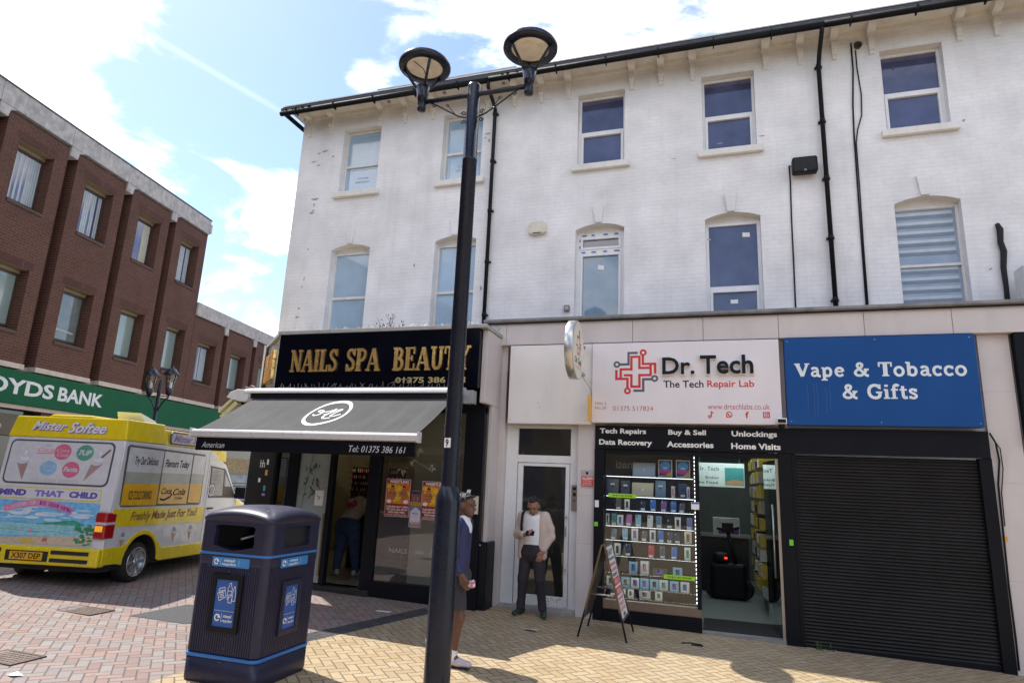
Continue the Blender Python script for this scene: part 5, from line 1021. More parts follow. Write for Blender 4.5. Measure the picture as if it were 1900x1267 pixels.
def spikes(label, x0, x1, y, z, n, seed):
    random.seed(seed); q = MB()
    q.box(x0, x1, y-.012, y+.012, z, z+.006)
    for k in range(n):
        x = x0+(x1-x0)*(k+.5)/n; a = random.uniform(-.05, .05); l = random.uniform(.045, .085); b = random.choice((-.05, 0, .05))
        q.tube([(x, y, z), (x+a, y+b, z+l)], .0021, 4, caps=False)
    tag(q.build('bird_spikes', mat('spike_wire', (.55, .52, .46), .4, .5)), label, 'bird spikes')
spikes('row of thin bird spikes along the top ledge of the salon sign', -7.05, -3.45, FY+.02, 4.217, 95, 4); spikes('row of thin bird spikes under the salon lettering on top of the awning box', -6.9, -3.8, 8.66, 3.222, 45, 6)
wd = thing('weed', 'dry weeds growing on the ledge above the salon sign', 'weed', (-5.0, 10.4, 4.22)); random.seed(11); q = MB()
for k in range(13):
    x = -5.25+random.gauss(0, .14); y = 9.2+random.uniform(-.1, .1); h = random.uniform(.1, .38); q.tube([(x, y, 4.215), (x+random.uniform(-.04, .04), y, 4.215+h*.6), (x+random.uniform(-.08, .08), y, 4.215+h)], .004, 4)
    for j in range(3): q.sphere((x+random.uniform(-.05, .05), y, 4.215+h*random.uniform(.5, 1)), .012, n=5, m=3)
q.build('stems', mat('dry_weed', (.10, .08, .05), .9), wd)
q = MB(); q.box(-3.397, -3.31, FY+.12, YS-.003, 3.02, 4.15); q.box(-3.367, -3.31, YG+.13, YS-.003, gz(-3.3)-.02, 3.018); q.build('return_pier', M_stone, fs, bevel=.006)
# awning
AW = thing('awning', 'grey canvas awning with a white oval monogram and black valance', 'awning', (-5.4, 8.75, 3.0))
q = MB(); prof = [(8.745, 3.222), (8.62, 3.215), (8.52, 3.19), (8.475, 3.16), (8.465, 3.13), (8.47, 3.112), (8.745, 3.112)]
q.add([(-7.42, y, z) for y, z in prof]+[(-3.57, y, z) for y, z in prof], [tuple(range(6, -1, -1)), tuple(range(7, 14))]+[(i, (i+1) % 7, 7+(i+1) % 7, 7+i) for i in range(7)]); q.build('cassette', mat('white_alloy', (.70, .69, .67), .3, .2, var=.04), AW)
AX0, AX1, FYB = -7.24, -3.68, 7.42
def can(u, s, dz=0):                                                 # canopy surface: u along, s from wall to bar
    x = AX0+(AX1-AX0)*u; y = 8.55+(FYB-8.55)*s; z = 3.055+(2.42-3.055)*s-.022*math.sin(math.pi*s)+.004*math.sin(u*61)*math.sin(math.pi*s); return (x, y, z+dz)
q = MB(); q.box(-7.3, -3.6, 8.5, 8.74, 3.03, 3.111); q.build('dark_gap_strip', M_black, AW)  # black strip painted in for the dark gap below the cassette
nu, nv = 60, 10; q = MB(); vs = [can(i/nu, j/nv) for j in range(nv+1) for i in range(nu+1)]
q.add(vs, [(j*(nu+1)+i, j*(nu+1)+i+1, (j+1)*(nu+1)+i+1, (j+1)*(nu+1)+i) for j in range(nv) for i in range(nu)], 0, True)
g = G('awning_canvas'); o_ = g.tc.outputs['Object']; st = g.ramp(g.noise(g.map(o_, sc=(14, .5, .5)), 1.0, 5, .6), .5, .75); cl = g.mix(g.math('MULTIPLY', st, .5), (.038, .039, .042), (.068, .068, .071)); cl = g.mix(g.math('MULTIPLY', g.ramp(g.noise(o_, 26, 4), .68, .72), .4), cl, (.25, .25, .25))
cl = g.mix(g.math('MULTIPLY', g.ramp(g.noise(o_, 2.0, 4), .4, .7), .3), cl, (.10, .10, .102)); g.bsdf(cl, .85, normal=g.bump(g.noise(o_, 400, 2), .2, .002))
canopy = q.build('canopy', g.m, AW)
q = MB(); cu_, cs_ = .50, .47
def onc(a, b): x = can(cu_+a, cs_+b, .006); return x
n = 48; ro, ri = (.092, .36), (.081, .30)
q.add([onc(ro[0]*math.cos(2*math.pi*k/n), ro[1]*math.sin(2*math.pi*k/n)) for k in range(n)]+[onc(ri[0]*math.cos(2*math.pi*k/n), ri[1]*math.sin(2*math.pi*k/n)) for k in range(n)], [(k, (k+1) % n, n+(k+1) % n, n+k) for k in range(n)])
def onstroke(pts, w):
    for _ in range(2):
        q_ = [pts[0]]
        for a, b in zip(pts, pts[1:]): q_ += [(a[0]*.75+b[0]*.25, a[1]*.75+b[1]*.25), (a[0]*.25+b[0]*.75, a[1]*.25+b[1]*.75)]
        pts = q_+[pts[-1]]
    t = MB(); t.stroke(pts, w, 0); q.add([onc(p[0]*.9/3.56, -p[1]*.9/1.13) for p in t.v], t.f)
onstroke([(-.24, -.05), (-.2, -.10), (-.13, -.05), (-.12, .06), (-.18, .12), (-.24, .07), (-.16, .03), (-.02, .08), (.06, .16)], .028); onstroke([(.06, .17), (.02, 0), (-.02, -.12), (.05, -.19), (.16, -.17)], .035); onstroke([(-.05, -.04), (.06, .03), (.14, .13), (.2, .14), (.15, .05), (.10, -.10), (.18, -.12), (.26, -.02)], .03)
q.build('monogram', mat('monogram_white', (.80, .80, .80), .7), AW)
q = MB(); prof = [(FYB+.05, 2.425), (FYB+.01, 2.43), (FYB-.03, 2.42), (FYB-.045, 2.395), (FYB-.035, 2.325), (FYB+.02, 2.31), (FYB+.05, 2.33)]
q.add([(AX0-.08, y, z) for y, z in prof]+[(AX1+.02, y, z) for y, z in prof], [tuple(range(6, -1, -1)), tuple(range(7, 14))]+[(i, (i+1) % 7, 7+(i+1) % 7, 7+i) for i in range(7)]); q.box(AX0-.10, AX0-.08, FYB-.045, FYB+.05, 2.305, 2.445); q.box(AX1+.02, AX1+.045, FYB-.045, FYB+.05, 2.305, 2.445); q.build('front_bar', mat('white_alloy', (.7, .69, .67), .3), AW, bevel=.003)
q = MB(); n = 50
vs = [(AX0+.02+(AX1-AX0-.04)*i/n, FYB-.005+.006*math.sin(i*.9)*j, 2.31-.185*j) for j in range(2) for i in range(n+1)]; q.add(vs, [(i, i+1, n+2+i, n+1+i) for i in range(n)], 0, True); q.build('valance', mat('black_canvas', (.006, .0065, .010), .9, bump=.2, bscale=300, spec=.1), AW)
q = MB(FX(FYB-.005)); q.text('American', -7.10, -6.70, 2.165, 2.245, .009, shear=.25); q.text('Tel: 01375 386 161', -4.66, -3.82, 2.165, 2.25, .009, shear=.22); q.build('lettering', mat('valance_lettering', (.55, .55, .56), .6), AW)
for x in (-6.9, -4.0):
    q = MB(); m = -.75 if x < -5 else .75; q.tube([(x, 8.6, 2.93), (x-m*.9, 8.0, 2.62), (x, 7.47, 2.36)], .025, 8); q.build('folding_arm', M_galv, AW)
q = MB(); q.box(-3.56, -3.40, 8.6, 8.75, 2.97, 3.17); tag(q.build('junction_box', M_galv, None, bevel=.008), 'grey metal box at the right end of the awning', 'junction box')
fl_ = thing('floodlight', 'cream floodlight with yellowish panels on the corner beside the awning box', 'floodlight', (-7.75, 8.9, 3.0))
q = MB(Fr((-7.72, 8.9, 3.10), (1, 0, .1), (0, 0, 1))); q.poly([(-.33, .02), (-.26, .11), (-.12, .14), (.12, .10), (.12, -.10), (-.05, -.08)], -.12, .12); q.build('hood', mat('cream_hood', (.70, .70, .72), .4), fl_, bevel=.012)
q = MB(Fr((-7.98, 8.9, 2.98), (.75, 0, .66), (-.66, 0, .75))); q.box(-.25, .12, .0, .05, -.11, .11); q.box(-.27, .12, -.13, -.05, -.11, .11); q.build('panel', mat('yellowed_panel', (.66, .62, .36), .4), fl_, bevel=.006)
q = MB(); q.tube([(-7.6, 8.95, 3.05), (-7.85, 8.95, 3.0), (-7.95, 8.95, 2.9)], .035, 8); q.build('bracket', M_black, fl_)
cable('cable', 'curl of wire on top of the awning box beside the floodlight', [(-7.72, 8.8, 3.22), (-7.68, 8.8, 3.27), (-7.62, 8.8, 3.25), (-7.58, 8.8, 3.29), (-7.5, 8.8, 3.27), (-7.45, 8.8, 3.22)], .006, M_galv)
cable('cable', 'thin pale wire looping under the gold telephone number', [(-4.85, 8.7, 3.3), (-4.75, 8.7, 3.33), (-4.6, 8.7, 3.37), (-4.5, 8.7, 3.31)], .005, M_galv)
q = MB(); q.tube([(-3.36, 9.49, 4.35), (-3.36, 9.49, 3.9), (-3.365, 9.50, 3.5), (-3.36, 9.50, 3.2)], .011, 6); tag(q.build('cable', mat('painted_cable', (.5, .48, .46), .6)), 'painted grey cable down the left end of the stone fascia', 'cable')
# ------------------------------------------------------------------ people: smooth bodies from blended capsules
def _rc(P, a, b, ra, rb, sc):
    a = np.array(a, float); b = np.array(b, float); s = np.array(sc, float); pa = (P-a)*s; ba = (b-a)*s; L = max(float(ba@ba), 1e-9)
    t = np.clip((pa@ba)/L, 0, 1); q = pa-t[..., None]*ba; return (np.sqrt((q*q).sum(-1))-(ra+(rb-ra)*t))/max(1.0, s.max()**.5)
def _el(P, c, r, M=None):
    p = P-np.array(c, float)
    if M is not None: p = p@np.array(M)
    r = np.array(r, float); k0 = np.sqrt(((p/r)**2).sum(-1)); k1 = np.sqrt(((p/(r*r))**2).sum(-1)); return k0*(k0-1)/np.maximum(k1, 1e-6)
def blend_mesh(prims, k=.03, res=.012, clips=()):
    """prims: ('c', a, b, ra, rb[, scale]) capsule, ('e', centre, radii[, 3x3]) ellipsoid; a leading '-' cuts"""
    lo = np.full(3, 1e9); hi = -lo; bb = []
    for p in prims:
        if p[0][-1] == 'c': pts = np.array([p[1], p[2]]); r = max(p[3], p[4])
        else: pts = np.array([p[1]]); r = max(p[2])
        a, b = pts.min(0)-r-k*1.5-2*res, pts.max(0)+r+k*1.5+2*res; bb.append((a, b))
        if p[0][0] != '-': lo = np.minimum(lo, a); hi = np.maximum(hi, b)
    n = np.ceil((hi-lo)/res).astype(int)+1; D = np.full(n, .5)
    ax = [lo[i]+res*np.arange(n[i]) for i in range(3)]
    for p, (a, b) in zip(prims, bb):
        i0 = np.clip(np.floor((a-lo)/res).astype(int), 0, n-1); i1 = np.clip(np.ceil((b-lo)/res).astype(int)+1, 1, n)
        sl = tuple(slice(i0[i], i1[i]) for i in range(3)); P = np.stack(np.meshgrid(*[ax[i][sl[i]] for i in range(3)], indexing='ij'), -1)
        d = _rc(P, p[1], p[2], p[3], p[4], p[5] if len(p) > 5 else (1, 1, 1)) if p[0][-1] == 'c' else _el(P, p[1], p[2], p[3] if len(p) > 3 else None)
        s = D[sl]; kk = k
        if p[0][0] == '-': kk = k*.4; h = np.clip(.5-.5*(s+d)/kk, 0, 1); D[sl] = s*(1-h)-d*h+kk*h*(1-h)
        else: h = np.clip(.5+.5*(s-d)/kk, 0, 1); D[sl] = s*(1-h)+d*h-kk*h*(1-h)
    if clips:
        P = np.stack(np.meshgrid(*ax, indexing='ij'), -1)
        for c, nn in clips: D = np.maximum(D, (P-np.array(c, float))@(np.array(nn, float)/np.linalg.norm(nn)))
    I = D < 0; cs = [I[i:n[0]-1+i, j:n[1]-1+j, l:n[2]-1+l] for i in (0, 1) for j in (0, 1) for l in (0, 1)]
    cnt = sum(c.astype(int) for c in cs); act = (cnt > 0) & (cnt < 8); ids = -np.ones(act.shape, int); idx = np.argwhere(act); ids[act] = np.arange(len(idx))
    acc = np.zeros((len(idx), 3)); num = np.zeros(len(idx)); off = [(i, j, l) for i in (0, 1) for j in (0, 1) for l in (0, 1)]
    for u in off:
        for ax_ in range(3):
            if u[ax_]: continue
            v = list(u); v[ax_] = 1; A = D[tuple((idx+u).T)]; B = D[tuple((idx+v).T)]; m = (A < 0) != (B < 0)
            t = np.where(m, A/np.where(m, A-B, 1), 0); pt = idx+np.array(u); pt = pt.astype(float); pt[:, ax_] += t; acc[m] += pt[m]; num[m] += 1
    V = lo+res*acc/num[:, None]; F = []
    for ax_ in range(3):
        o1, o2 = [(1, 2), (2, 0), (0, 1)][ax_]; s0 = [slice(1, -1)]*3; s0[ax_] = slice(0, -1); s1 = list(s0); s1[ax_] = slice(1, None)
        a, b = I[tuple(s0)], I[tuple(s1)]; e = np.argwhere(a != b); base = e.copy()
        for i in range(3):
            if i != ax_: base[:, i] += 1
        fl = a[tuple(e.T)]
        def cid(d1, d2): c = base.copy(); c[:, o1] -= d1; c[:, o2] -= d2; return ids[tuple(c.T)]
        q = np.stack([cid(1, 1), cid(0, 1), cid(0, 0), cid(1, 0)], 1); q[~fl] = q[~fl][:, ::-1]; F.append(q[(q >= 0).all(1)])
    return V, np.concatenate(F)
def blob(name, prims, m, parent, k=.03, res=.012, clips=()):
    V, F = blend_mesh(prims, k, res, clips); q = MB(); q.add(V.tolist(), [tuple(f) for f in F.tolist()], 0, True); return q.build(name, m, parent, local=True)
def chain(pts, rs, sc=(1, 1, 1)): return [('c', pts[i], pts[i+1], rs[i], rs[i+1], sc) for i in range(len(pts)-1)]
def V3(*a): return np.array(a, float)
def head_prims(c, fwd, up, s=1.0):
    """skull, face, nose, ears, lips round the head centre c"""
    f = V3(*fwd)/np.linalg.norm(fwd); u = V3(*up); u = u-f*(u@f); u /= np.linalg.norm(u); r = np.cross(f, u); M = np.stack([r, f, u], 1)
    P = lambda x, y, z: V3(*c)+(r*x+f*y+u*z)*s
    pr = [('e', P(0, -.012, .03), (.076*s, .096*s, .088*s), M), ('e', P(0, .028, -.045), (.056*s, .062*s, .07*s), M), ('e', P(0, .062, -.085), (.026*s, .022*s, .022*s), M),
          ('c', P(0, .088, .005), P(0, .108, -.03), .009*s, .014*s), ('e', P(0, .085, -.058), (.024*s, .012*s, .010*s), M), ('e', P(0, .078, .022), (.05*s, .016*s, .012*s), M),
          ('e', P(.078, -.008, -.012), (.012*s, .022*s, .032*s), M), ('e', P(-.078, -.008, -.012), (.012*s, .022*s, .032*s), M), ('-e', P(.032, .094, .004), (.015*s, .014*s, .010*s), M), ('-e', P(-.032, .094, .004), (.015*s, .014*s, .010*s), M)]
    return pr, P, M
def hand_prims(w, d, pn, curl=.6, s=1.0, left=False):
    """palm and five bent fingers from wrist w, pointing along d, palm facing pn"""
    d = V3(*d)/np.linalg.norm(d); n = V3(*pn); n = n-d*(n@d); n /= np.linalg.norm(n); x = np.cross(d, n)*(-1 if left else 1); w = V3(*w); pr = []
    pr.append(('c', w, w+d*.03*s, .024*s, .026*s)); 
    for k in (-.026, 0, .026): pr.append(('c', w+d*.02*s+x*k*.6*s, w+d*.085*s+x*k*s, .016*s, .014*s))
    for k, (o, l) in enumerate(((-.032, .068), (-.011, .08), (.011, .076), (.032, .058))):
        p = w+d*.09*s+x*o*s; a = curl*(.8+.1*k); c = d.copy()
        for j, seg in enumerate((.45, .32, .23)):
            c = c*math.cos(a)+n*math.sin(a) if j == 0 else c*math.cos(a)+np.cross(np.cross(c, n) if np.linalg.norm(np.cross(c, n)) > 1e-6 else x, c)*math.sin(a)
            c /= np.linalg.norm(c); e = p+c*l*seg*s; pr.append(('c', p, e, (.0095-.0008*j)*s, (.009-.001*j)*s)); p = e
    b = w+d*.03*s-x*.03*s; m = b+(d*.5-x*.5+n*.55)*.045*s; pr += [('c', b, m, .014*s, .011*s), ('c', m, m+(d*.8+n*.5+x*.1)*.032*s, .0105*s, .009*s)]
    return pr
def shoe(a, toe, h=.05):
    a = V3(*a); toe = V3(*toe); d = toe-a; d[2] = 0; d /= np.linalg.norm(d); g = toe[2]-.031
    heel = V3(a[0], a[1], g+.045)-d*.045; tip = V3(toe[0], toe[1], g+.036)
    return [('c', heel, (heel+tip)/2, .042, .044), ('c', (heel+tip)/2, tip, .044, .035), ('c', a+V3(0, 0, .02), heel+V3(0, 0, .02), .045, .045)]
SK1 = mat('brown_skin', (.30, .145, .085), .5, var=.08, scale=12); SK2 = mat('dark_brown_skin', (.13, .058, .035), .45, var=.08, scale=12)
M_hair = mat('black_hair', (.012, .010, .009), .6, var=.4, scale=60, bump=.6, bscale=120)

# --- man leaning by the white door, reading his phone
x0, y0 = -2.59, 9.25
PM = thing('person', 'man in open beige jacket looking down at a phone by the white door', 'person', (x0, y0, gz(x0)+.005))
hc = V3(.012, -.065, 1.515); hp, HP, HM = head_prims(hc, (0.05, -.86, -.48), (0, -.5, .86), 1.06)
shL, shR = (-.165, 0, 1.365), (.175, 0, 1.365); elL, elR = (-.225, -.02, 1.10), (.265, .03, 1.09); wrL, wrR = (-.06, -.22, 1.115), (.165, -.085, .88)
hipL, hipR = (-.085, .02, .86), (.085, .02, .86); knL, knR = (-.12, -.01, .48), (.125, -.02, .48); anL, anR = (-.155, .03, .09), (.185, .03, .09); toL, toR = (-.20, -.14, .03), (.24, -.145, .03)
arms = chain([shL, elL, wrL], [.05, .04, .028])+chain([shR, elR, wrR], [.05, .04, .028])
body = hp+[('c', (.01, -.01, 1.37), (.012, -.04, 1.45), .055, .052), ('c', (0, 0, 1.0), (0, 0, 1.3), .115, .14, (1, 1.5, 1)), ('c', shL, shR, .055, .055)]+arms+[('c', hipL, hipR, .10, .10)]+chain([hipL, knL, anL], [.085, .055, .04])+chain([hipR, knR, anR], [.085, .055, .04])
body += hand_prims(wrL, (.85, -.3, .12), (0, -.3, .9), .7, left=False)+hand_prims(wrR, (-.25, -.2, -.9), (-.4, .8, 0), .5)
blob('body', body, SK1, PM, .022, .0075)
blob('hair', [('e', HP(0, -.028, .056), (.080, .092, .076), HM), ('e', HP(0, .025, .10), (.055, .05, .026), HM), ('c', HP(.07, -.0, .03), HP(.07, -.01, -.005), .014, .010), ('c', HP(-.07, 0, .03), HP(-.07, -.01, -.005), .014, .010)], M_hair, PM, .02, .008)
blob('eyebrows', [('c', HP(.016, .101, .026), HP(.046, .086, .024), .005, .004), ('c', HP(-.016, .101, .026), HP(-.046, .086, .024), .005, .004)], M_hair, PM, .003, .003)
blob('beard', [('e', HP(0, .066, -.09), (.030, .024, .022), HM), ('c', HP(-.025, .097, -.047), HP(.025, .097, -.047), .006, .006)], mat('stubble', (.05, .03, .022), .7), PM, .01, .006)
blob('eyes', [('e', HP(.031, .087, .003), (.011, .008, .006), HM), ('e', HP(-.031, .087, .003), (.011, .008, .006), HM)], mat('eye', (.05, .04, .035), .2), PM, .002, .003)
M_wshirt = mat('white_cotton', (.74, .74, .77), .8, var=.05, scale=9, bump=.4, bscale=9)
blob('shirt', [('c', (0, -.02, .93), (0, -.012, 1.30), .138, .152, (1, 1.35, 1)), ('c', (-.1, 0, 1.35), (.1, 0, 1.35), .062, .062), ('c', (.01, -.01, 1.36), (.012, -.03, 1.42), .066, .062)], M_wshirt, PM, .03, .010, clips=[((0, 0, .865), (0, 0, -1)), ((0, -.05, 1.405), (0, -.6, 1)), ])
M_jack = mat('beige_jacket', (.54, .44, .38), .8, var=.06, scale=4, bump=.5, bscale=9)
jk = [('c', (-.14, .0, .82), (-.135, .0, 1.32), .078, .085, (1, .95, 1)), ('c', (.14, .0, .82), (.14, .0, 1.32), .078, .085, (1, .95, 1)), ('c', (0, .075, .82), (0, .075, 1.32), .12, .12, (1, 1.6, 1)), ('c', (-.13, 0, 1.38), (.14, 0, 1.38), .055, .055)]
jk += chain([shL, (-.215, .02, 1.2), elL, (-.10, -.19, 1.112)], [.078, .066, .060, .047])+chain([shR, (.245, .03, 1.2), elR, (.185, -.06, .915)], [.078, .066, .060, .047])+[('c', (-.06, .03, 1.41), (.07, .03, 1.41), .04, .04), ('c', (-.075, -.02, 1.40), (-.05, -.075, 1.33), .02, .014), ('c', (.085, -.02, 1.40), (.065, -.08, 1.33), .02, .014)]
jk += [('-c', (.02, -.15, .7), (.015, -.15, 1.30), .070, .040, (1, .7, 1))]
blob('jacket', jk, M_jack, PM, .025, .009, clips=[((0, 0, .765), (0, 0, -1))])
M_trou = mat('charcoal_trousers', (.026, .022, .032), .85, var=.15, scale=8, bump=.5, bscale=14)
blob('trousers', [('c', (-.07, .0, .87), (.07, .0, .87), .115, .115), ('c', (0, -.01, .86), (0, -.01, .93), .15, .148, (1, 1.25, 1))]+chain([(-.09, .02, .84), (-.125, -.01, .49), (-.15, .02, .13)], [.105, .075, .056])+chain([(.09, .02, .84), (.13, -.02, .49), (.168, .02, .13)], [.105, .075, .056])+[('c', (-.15, .0, .15), (-.155, -.02, .10), .058, .05), ('c', (.168, 0, .15), (.175, -.02, .10), .058, .05)], M_trou, PM, .03, .010)
M_shoe = mat('dark_green_shoe', (.015, .035, .032), .6, var=.3)
for a, t_ in ((anL, toL), (anR, toR)):
    sh_ = blob('shoe', shoe(a, t_), M_shoe, PM, .02, .008, clips=[((0, 0, .012), (0, 0, -1))]); d_ = V3(*t_)-V3(*a)
    blob('sole', [('c', V3(a[0], a[1], .014)-d_*.22, V3(t_[0], t_[1], .014)-d_*.1, .036, .035, (1, 1, 2.4))], mat('pale_sole', (.5, .5, .45), .6), sh_, .01, .007, clips=[((0, 0, 0.001), (0, 0, -1))])
q = MB(); q.tube([(-.14, -.095, 1.40), (-.15, -.105, 1.25), (-.145, -.10, 1.12)], .02, 8); q.tube([(-.14, -.09, 1.40), (-.135, -.03, 1.435), (-.13, .04, 1.43)], .018, 8); q.build('bag_strap', M_black, PM, local=True)
ph = thing('phone', 'black phone in the hand of the man by the white door', 'phone', (x0+.035, y0-.285, gz(x0)+1.15)); q = MB(Fr((0, 0, 0), (.9, -.25, 0), (.1, .5, .85))); q.box(-.07, .07, -.036, .036, -.004, .004); q.build('case', M_black, ph, bevel=.003, local=True); q = MB(Fr((0, 0, 0), (.9, -.25, 0), (.1, .5, .85))); q.box(-.064, .064, -.032, .032, -.0048, -.0041); q.build('screen', mat('phone_screen', (.02, .02, .03), .1), ph, local=True)

# --- passer-by walking to the right behind the lamp post
x1_, y1_ = -2.62, 6.5
PW = thing('person', 'walking man in a navy jacket and dark shorts half hidden by the lamp post', 'person', (x1_, y1_, gz(x1_)+.004))
hc = V3(.045, 0, 1.575); hp, HP, HM = head_prims(hc, (1, -.12, -.06), (.05, 0, 1), 1.02)
sh1, sh2 = (-.01, -.18, 1.37), (-.02, .18, 1.37); e1, e2 = (-.0, -.235, 1.08), (-.12, .22, 1.10); w1, w2 = (.13, -.225, .885), (-.06, .25, .86)
h1, h2 = (0, -.085, .85), (-.01, .085, .85); k1, k2 = (.075, -.085, .46), (-.09, .085, .47); a1, a2 = (.025, -.085, .10), (-.27, .085, .18); t1, t2 = (.20, -.095, .035), (-.19, .09, .04)
body = hp+[('c', (0, 0, 1.38), (.025, 0, 1.48), .056, .055), ('c', (0, 0, .95), (0, 0, 1.3), .12, .14, (1.45, 1, 1)), ('c', sh1, sh2, .055, .055)]+chain([sh1, e1, w1], [.05, .042, .03])+chain([sh2, e2, w2], [.05, .042, .03])+[('c', h1, h2, .1, .1)]
body += chain([h1, (.045, -.085, .66), k1, (.04, -.09, .33), a1], [.088, .072, .052, .054, .036])+chain([h2, k2, (-.19, .085, .33), a2], [.085, .052, .053, .036])+[('c', a1, (.09, -.09, .05), .036, .035)]
body += hand_prims(w1, (.55, .0, -.75), (-.1, .9, 0), .75)+hand_prims(w2, (.2, 0, -.9), (0, -.9, 0), .5)
blob('body', body, SK2, PW, .022, .0075)
hb = [('e', HP(0, -.022, .055), (.080, .094, .072), HM)]
for k in range(-3, 4): hb.append(('c', HP(k*.020, .06, .098), HP(k*.024, -.10, .05), .011, .011)); hb.append(('c', HP(k*.024, -.10, .05), HP(k*.018, -.09, -.04), .011, .010))
blob('hair', hb, M_hair, PW, .006, .006)
q = MB()
for yy in (.028, -.03): q.tube([HP(.082*math.cos(a), yy-.03*math.sin(a), .052+(.080-abs(yy)*.2)*math.sin(a)) for a in [i*math.pi/12 for i in range(13)]], .0075, 6)
q.build('head_band', mat('grey_band', (.11, .11, .105), .6), PW, local=True)
blob('eyes', [('e', HP(.031, .087, .003), (.011, .008, .006), HM), ('e', HP(-.031, .087, .003), (.011, .008, .006), HM)], mat('eye', (.05, .04, .035), .2), PW, .002, .003)
blob('beard', [('e', HP(0, .062, -.10), (.030, .026, .020), HM), ('c', HP(-.05, .02, -.075), HP(-.03, .06, -.10), .012, .012), ('c', HP(.05, .02, -.075), HP(.03, .06, -.10), .012, .012)], mat('stubble', (.05, .03, .022), .7), PW, .01, .006)
blob('shirt', [('c', (.02, 0, 1.1), (.02, 0, 1.33), .118, .13, (1.35, 1, 1)), ('c', (.01, 0, 1.37), (.03, 0, 1.44), .070, .064)], M_wshirt, PW, .02, .009)
M_navy = mat('navy_jacket', (.022, .026, .10), .6, var=.15, scale=8, bump=.45, bscale=9)
jk = [('c', (-.01, 0, .84), (-.005, 0, 1.31), .145, .158, (1.3, 1, 1)), ('c', (-.01, -.15, 1.375), (-.015, .15, 1.375), .062, .062)]+chain([sh1, (-.01, -.225, 1.22), e1, (.095, -.228, .935)], [.085, .075, .066, .05])+chain([sh2, e2, (-.07, .245, .91)], [.085, .066, .05])
jk += [('c', (-.05, -.05, 1.42), (-.05, .05, 1.42), .05, .05), ('c', (.03, -.07, 1.42), (.10, -.05, 1.34), .018, .014), ('c', (.03, .07, 1.42), (.10, .05, 1.34), .018, .014), ('-c', (.19, 0, 1.24), (.11, 0, 1.46), .03, .085)]
blob('jacket', jk, M_navy, PW, .025, .009, clips=[((0, 0, .80), (0, 0, -1))])
blob('shorts', [('c', (0, -.06, .86), (0, .06, .86), .115, .115)]+chain([(0, -.085, .82), (.05, -.09, .56)], [.112, .092])+chain([(-.01, .085, .82), (-.10, .09, .57)], [.112, .09]), mat('charcoal_shorts', (.035, .035, .045), .85, var=.15, bump=.3, bscale=16), PW, .03, .010, clips=[((0, 0, .55), (0, 0, -1))])
for a, t_ in ((a1, t1), (a2, t2)):
    so2 = blob('sock', [('c', V3(*a)+V3(.0, 0, .06), V3(*a)-V3(0, 0, .02), .044, .048)], M_wshirt, PW, .01, .008)
    if a is a1: s_ = blob('shoe', shoe(a, t_), mat('pale_trainer', (.50, .46, .50), .6, var=.1), PW, .02, .008, clips=[((0, 0, .022), (0, 0, -1))]); blob('sole', [('c', (-.03, -.085, .016), (.19, -.095, .016), .038, .036, (1, 1, 2))], mat('dark_sole', (.04, .035, .045), .7), s_, .01, .007, clips=[((0, 0, .001), (0, 0, -1))])
    else: blob('shoe', [('c', (-.32, .085, .17), (-.26, .088, .09), .042, .045), ('c', (-.26, .088, .09), (-.17, .09, .04), .045, .036)], mat('pale_trainer', (.5, .46, .5), .6), PW, .02, .008)
cu2 = thing('drinks_cup', 'white and pink cup carried by the walking man', 'cup', (x1_+.20, y1_-.20, gz(x1_)+.82)); q = MB(Fr((0, 0, 0), (.95, 0, -.2), (0, 1, 0))); q.lathe([(.026, 0), (.034, .10), (.036, .105)], (0, 0, -.05), 16); q.v = [(p[2]*1, p[1], p[0]) for p in q.v]; q.build('cup', M_label, cu2, local=True); q = MB(); q.box(.03, .055, -.037, .037, -.03, .03); q.build('band', mat('pink_band', (.65, .2, .3), .5), cu2, local=True)

# --- women in the salon
xw, yw = -6.25, 10.15
WJ = thing('person', 'woman in blue jeans and pink printed top bending forward in the salon doorway', 'person', (xw, yw, fz))
hip = [(-.09, 0, .80), (.11, 0, .80)]; kn = [(-.12, .0, .45), (.16, .02, .45)]; an = [(-.14, -.02, .09), (.20, .06, .09)]
neck = V3(-.02, .40, 1.22); hc = neck+V3(-.06, .14, .08); hp, HP, HM = head_prims(hc, (-.3, .75, -.6), (0, .6, .8))
body = hp+[('c', neck, hc, .05, .05), ('c', (0, .03, .88), (0, .36, 1.20), .14, .13, (1, 1.2, 1)), ('c', (-.17, .36, 1.22), (.16, .36, 1.22), .05, .05)]+chain([(-.18, .36, 1.2), (-.24, .45, .98), (-.12, .66, .98)], [.048, .038, .028])+chain([(.17, .36, 1.2), (.24, .5, 1.0), (.15, .72, 1.0)], [.048, .038, .028])
for i in (0, 1): body += chain([hip[i], kn[i], an[i]], [.1, .06, .04])
body += hand_prims((-.12, .66, .98), (.3, .9, 0), (0, 0, -1), .4)+hand_prims((.15, .72, 1.0), (-.2, .9, 0), (0, 0, -1), .4); blob('body', body, SK1, WJ, .022, .009)
blob('hair', [('e', HP(0, -.03, .04), (.09, .10, .09), HM), ('c', HP(-.05, -.05, 0), HP(-.09, -.05, -.22), .05, .03), ('c', HP(.05, -.05, 0), HP(.07, -.06, -.2), .05, .03)], mat('brown_hair', (.06, .03, .015), .6, var=.3, bump=.5, bscale=90), WJ, .03, .010)
tp_ = blob('top', [('c', (0, .0, .90), (0, .32, 1.19), .165, .15, (1, 1.15, 1)), ('c', (-.15, .34, 1.23), (.15, .34, 1.23), .068, .068)]+chain([(-.17, .35, 1.21), (-.22, .41, 1.08)], [.072, .06])+chain([(.17, .35, 1.21), (.22, .43, 1.09)], [.072, .06]), mat('white_top', (.66, .58, .50), .85, var=.05, bump=.2, bscale=20), WJ, .03, .011, clips=[((0, .0, .93), (0, -.55, -.83))])
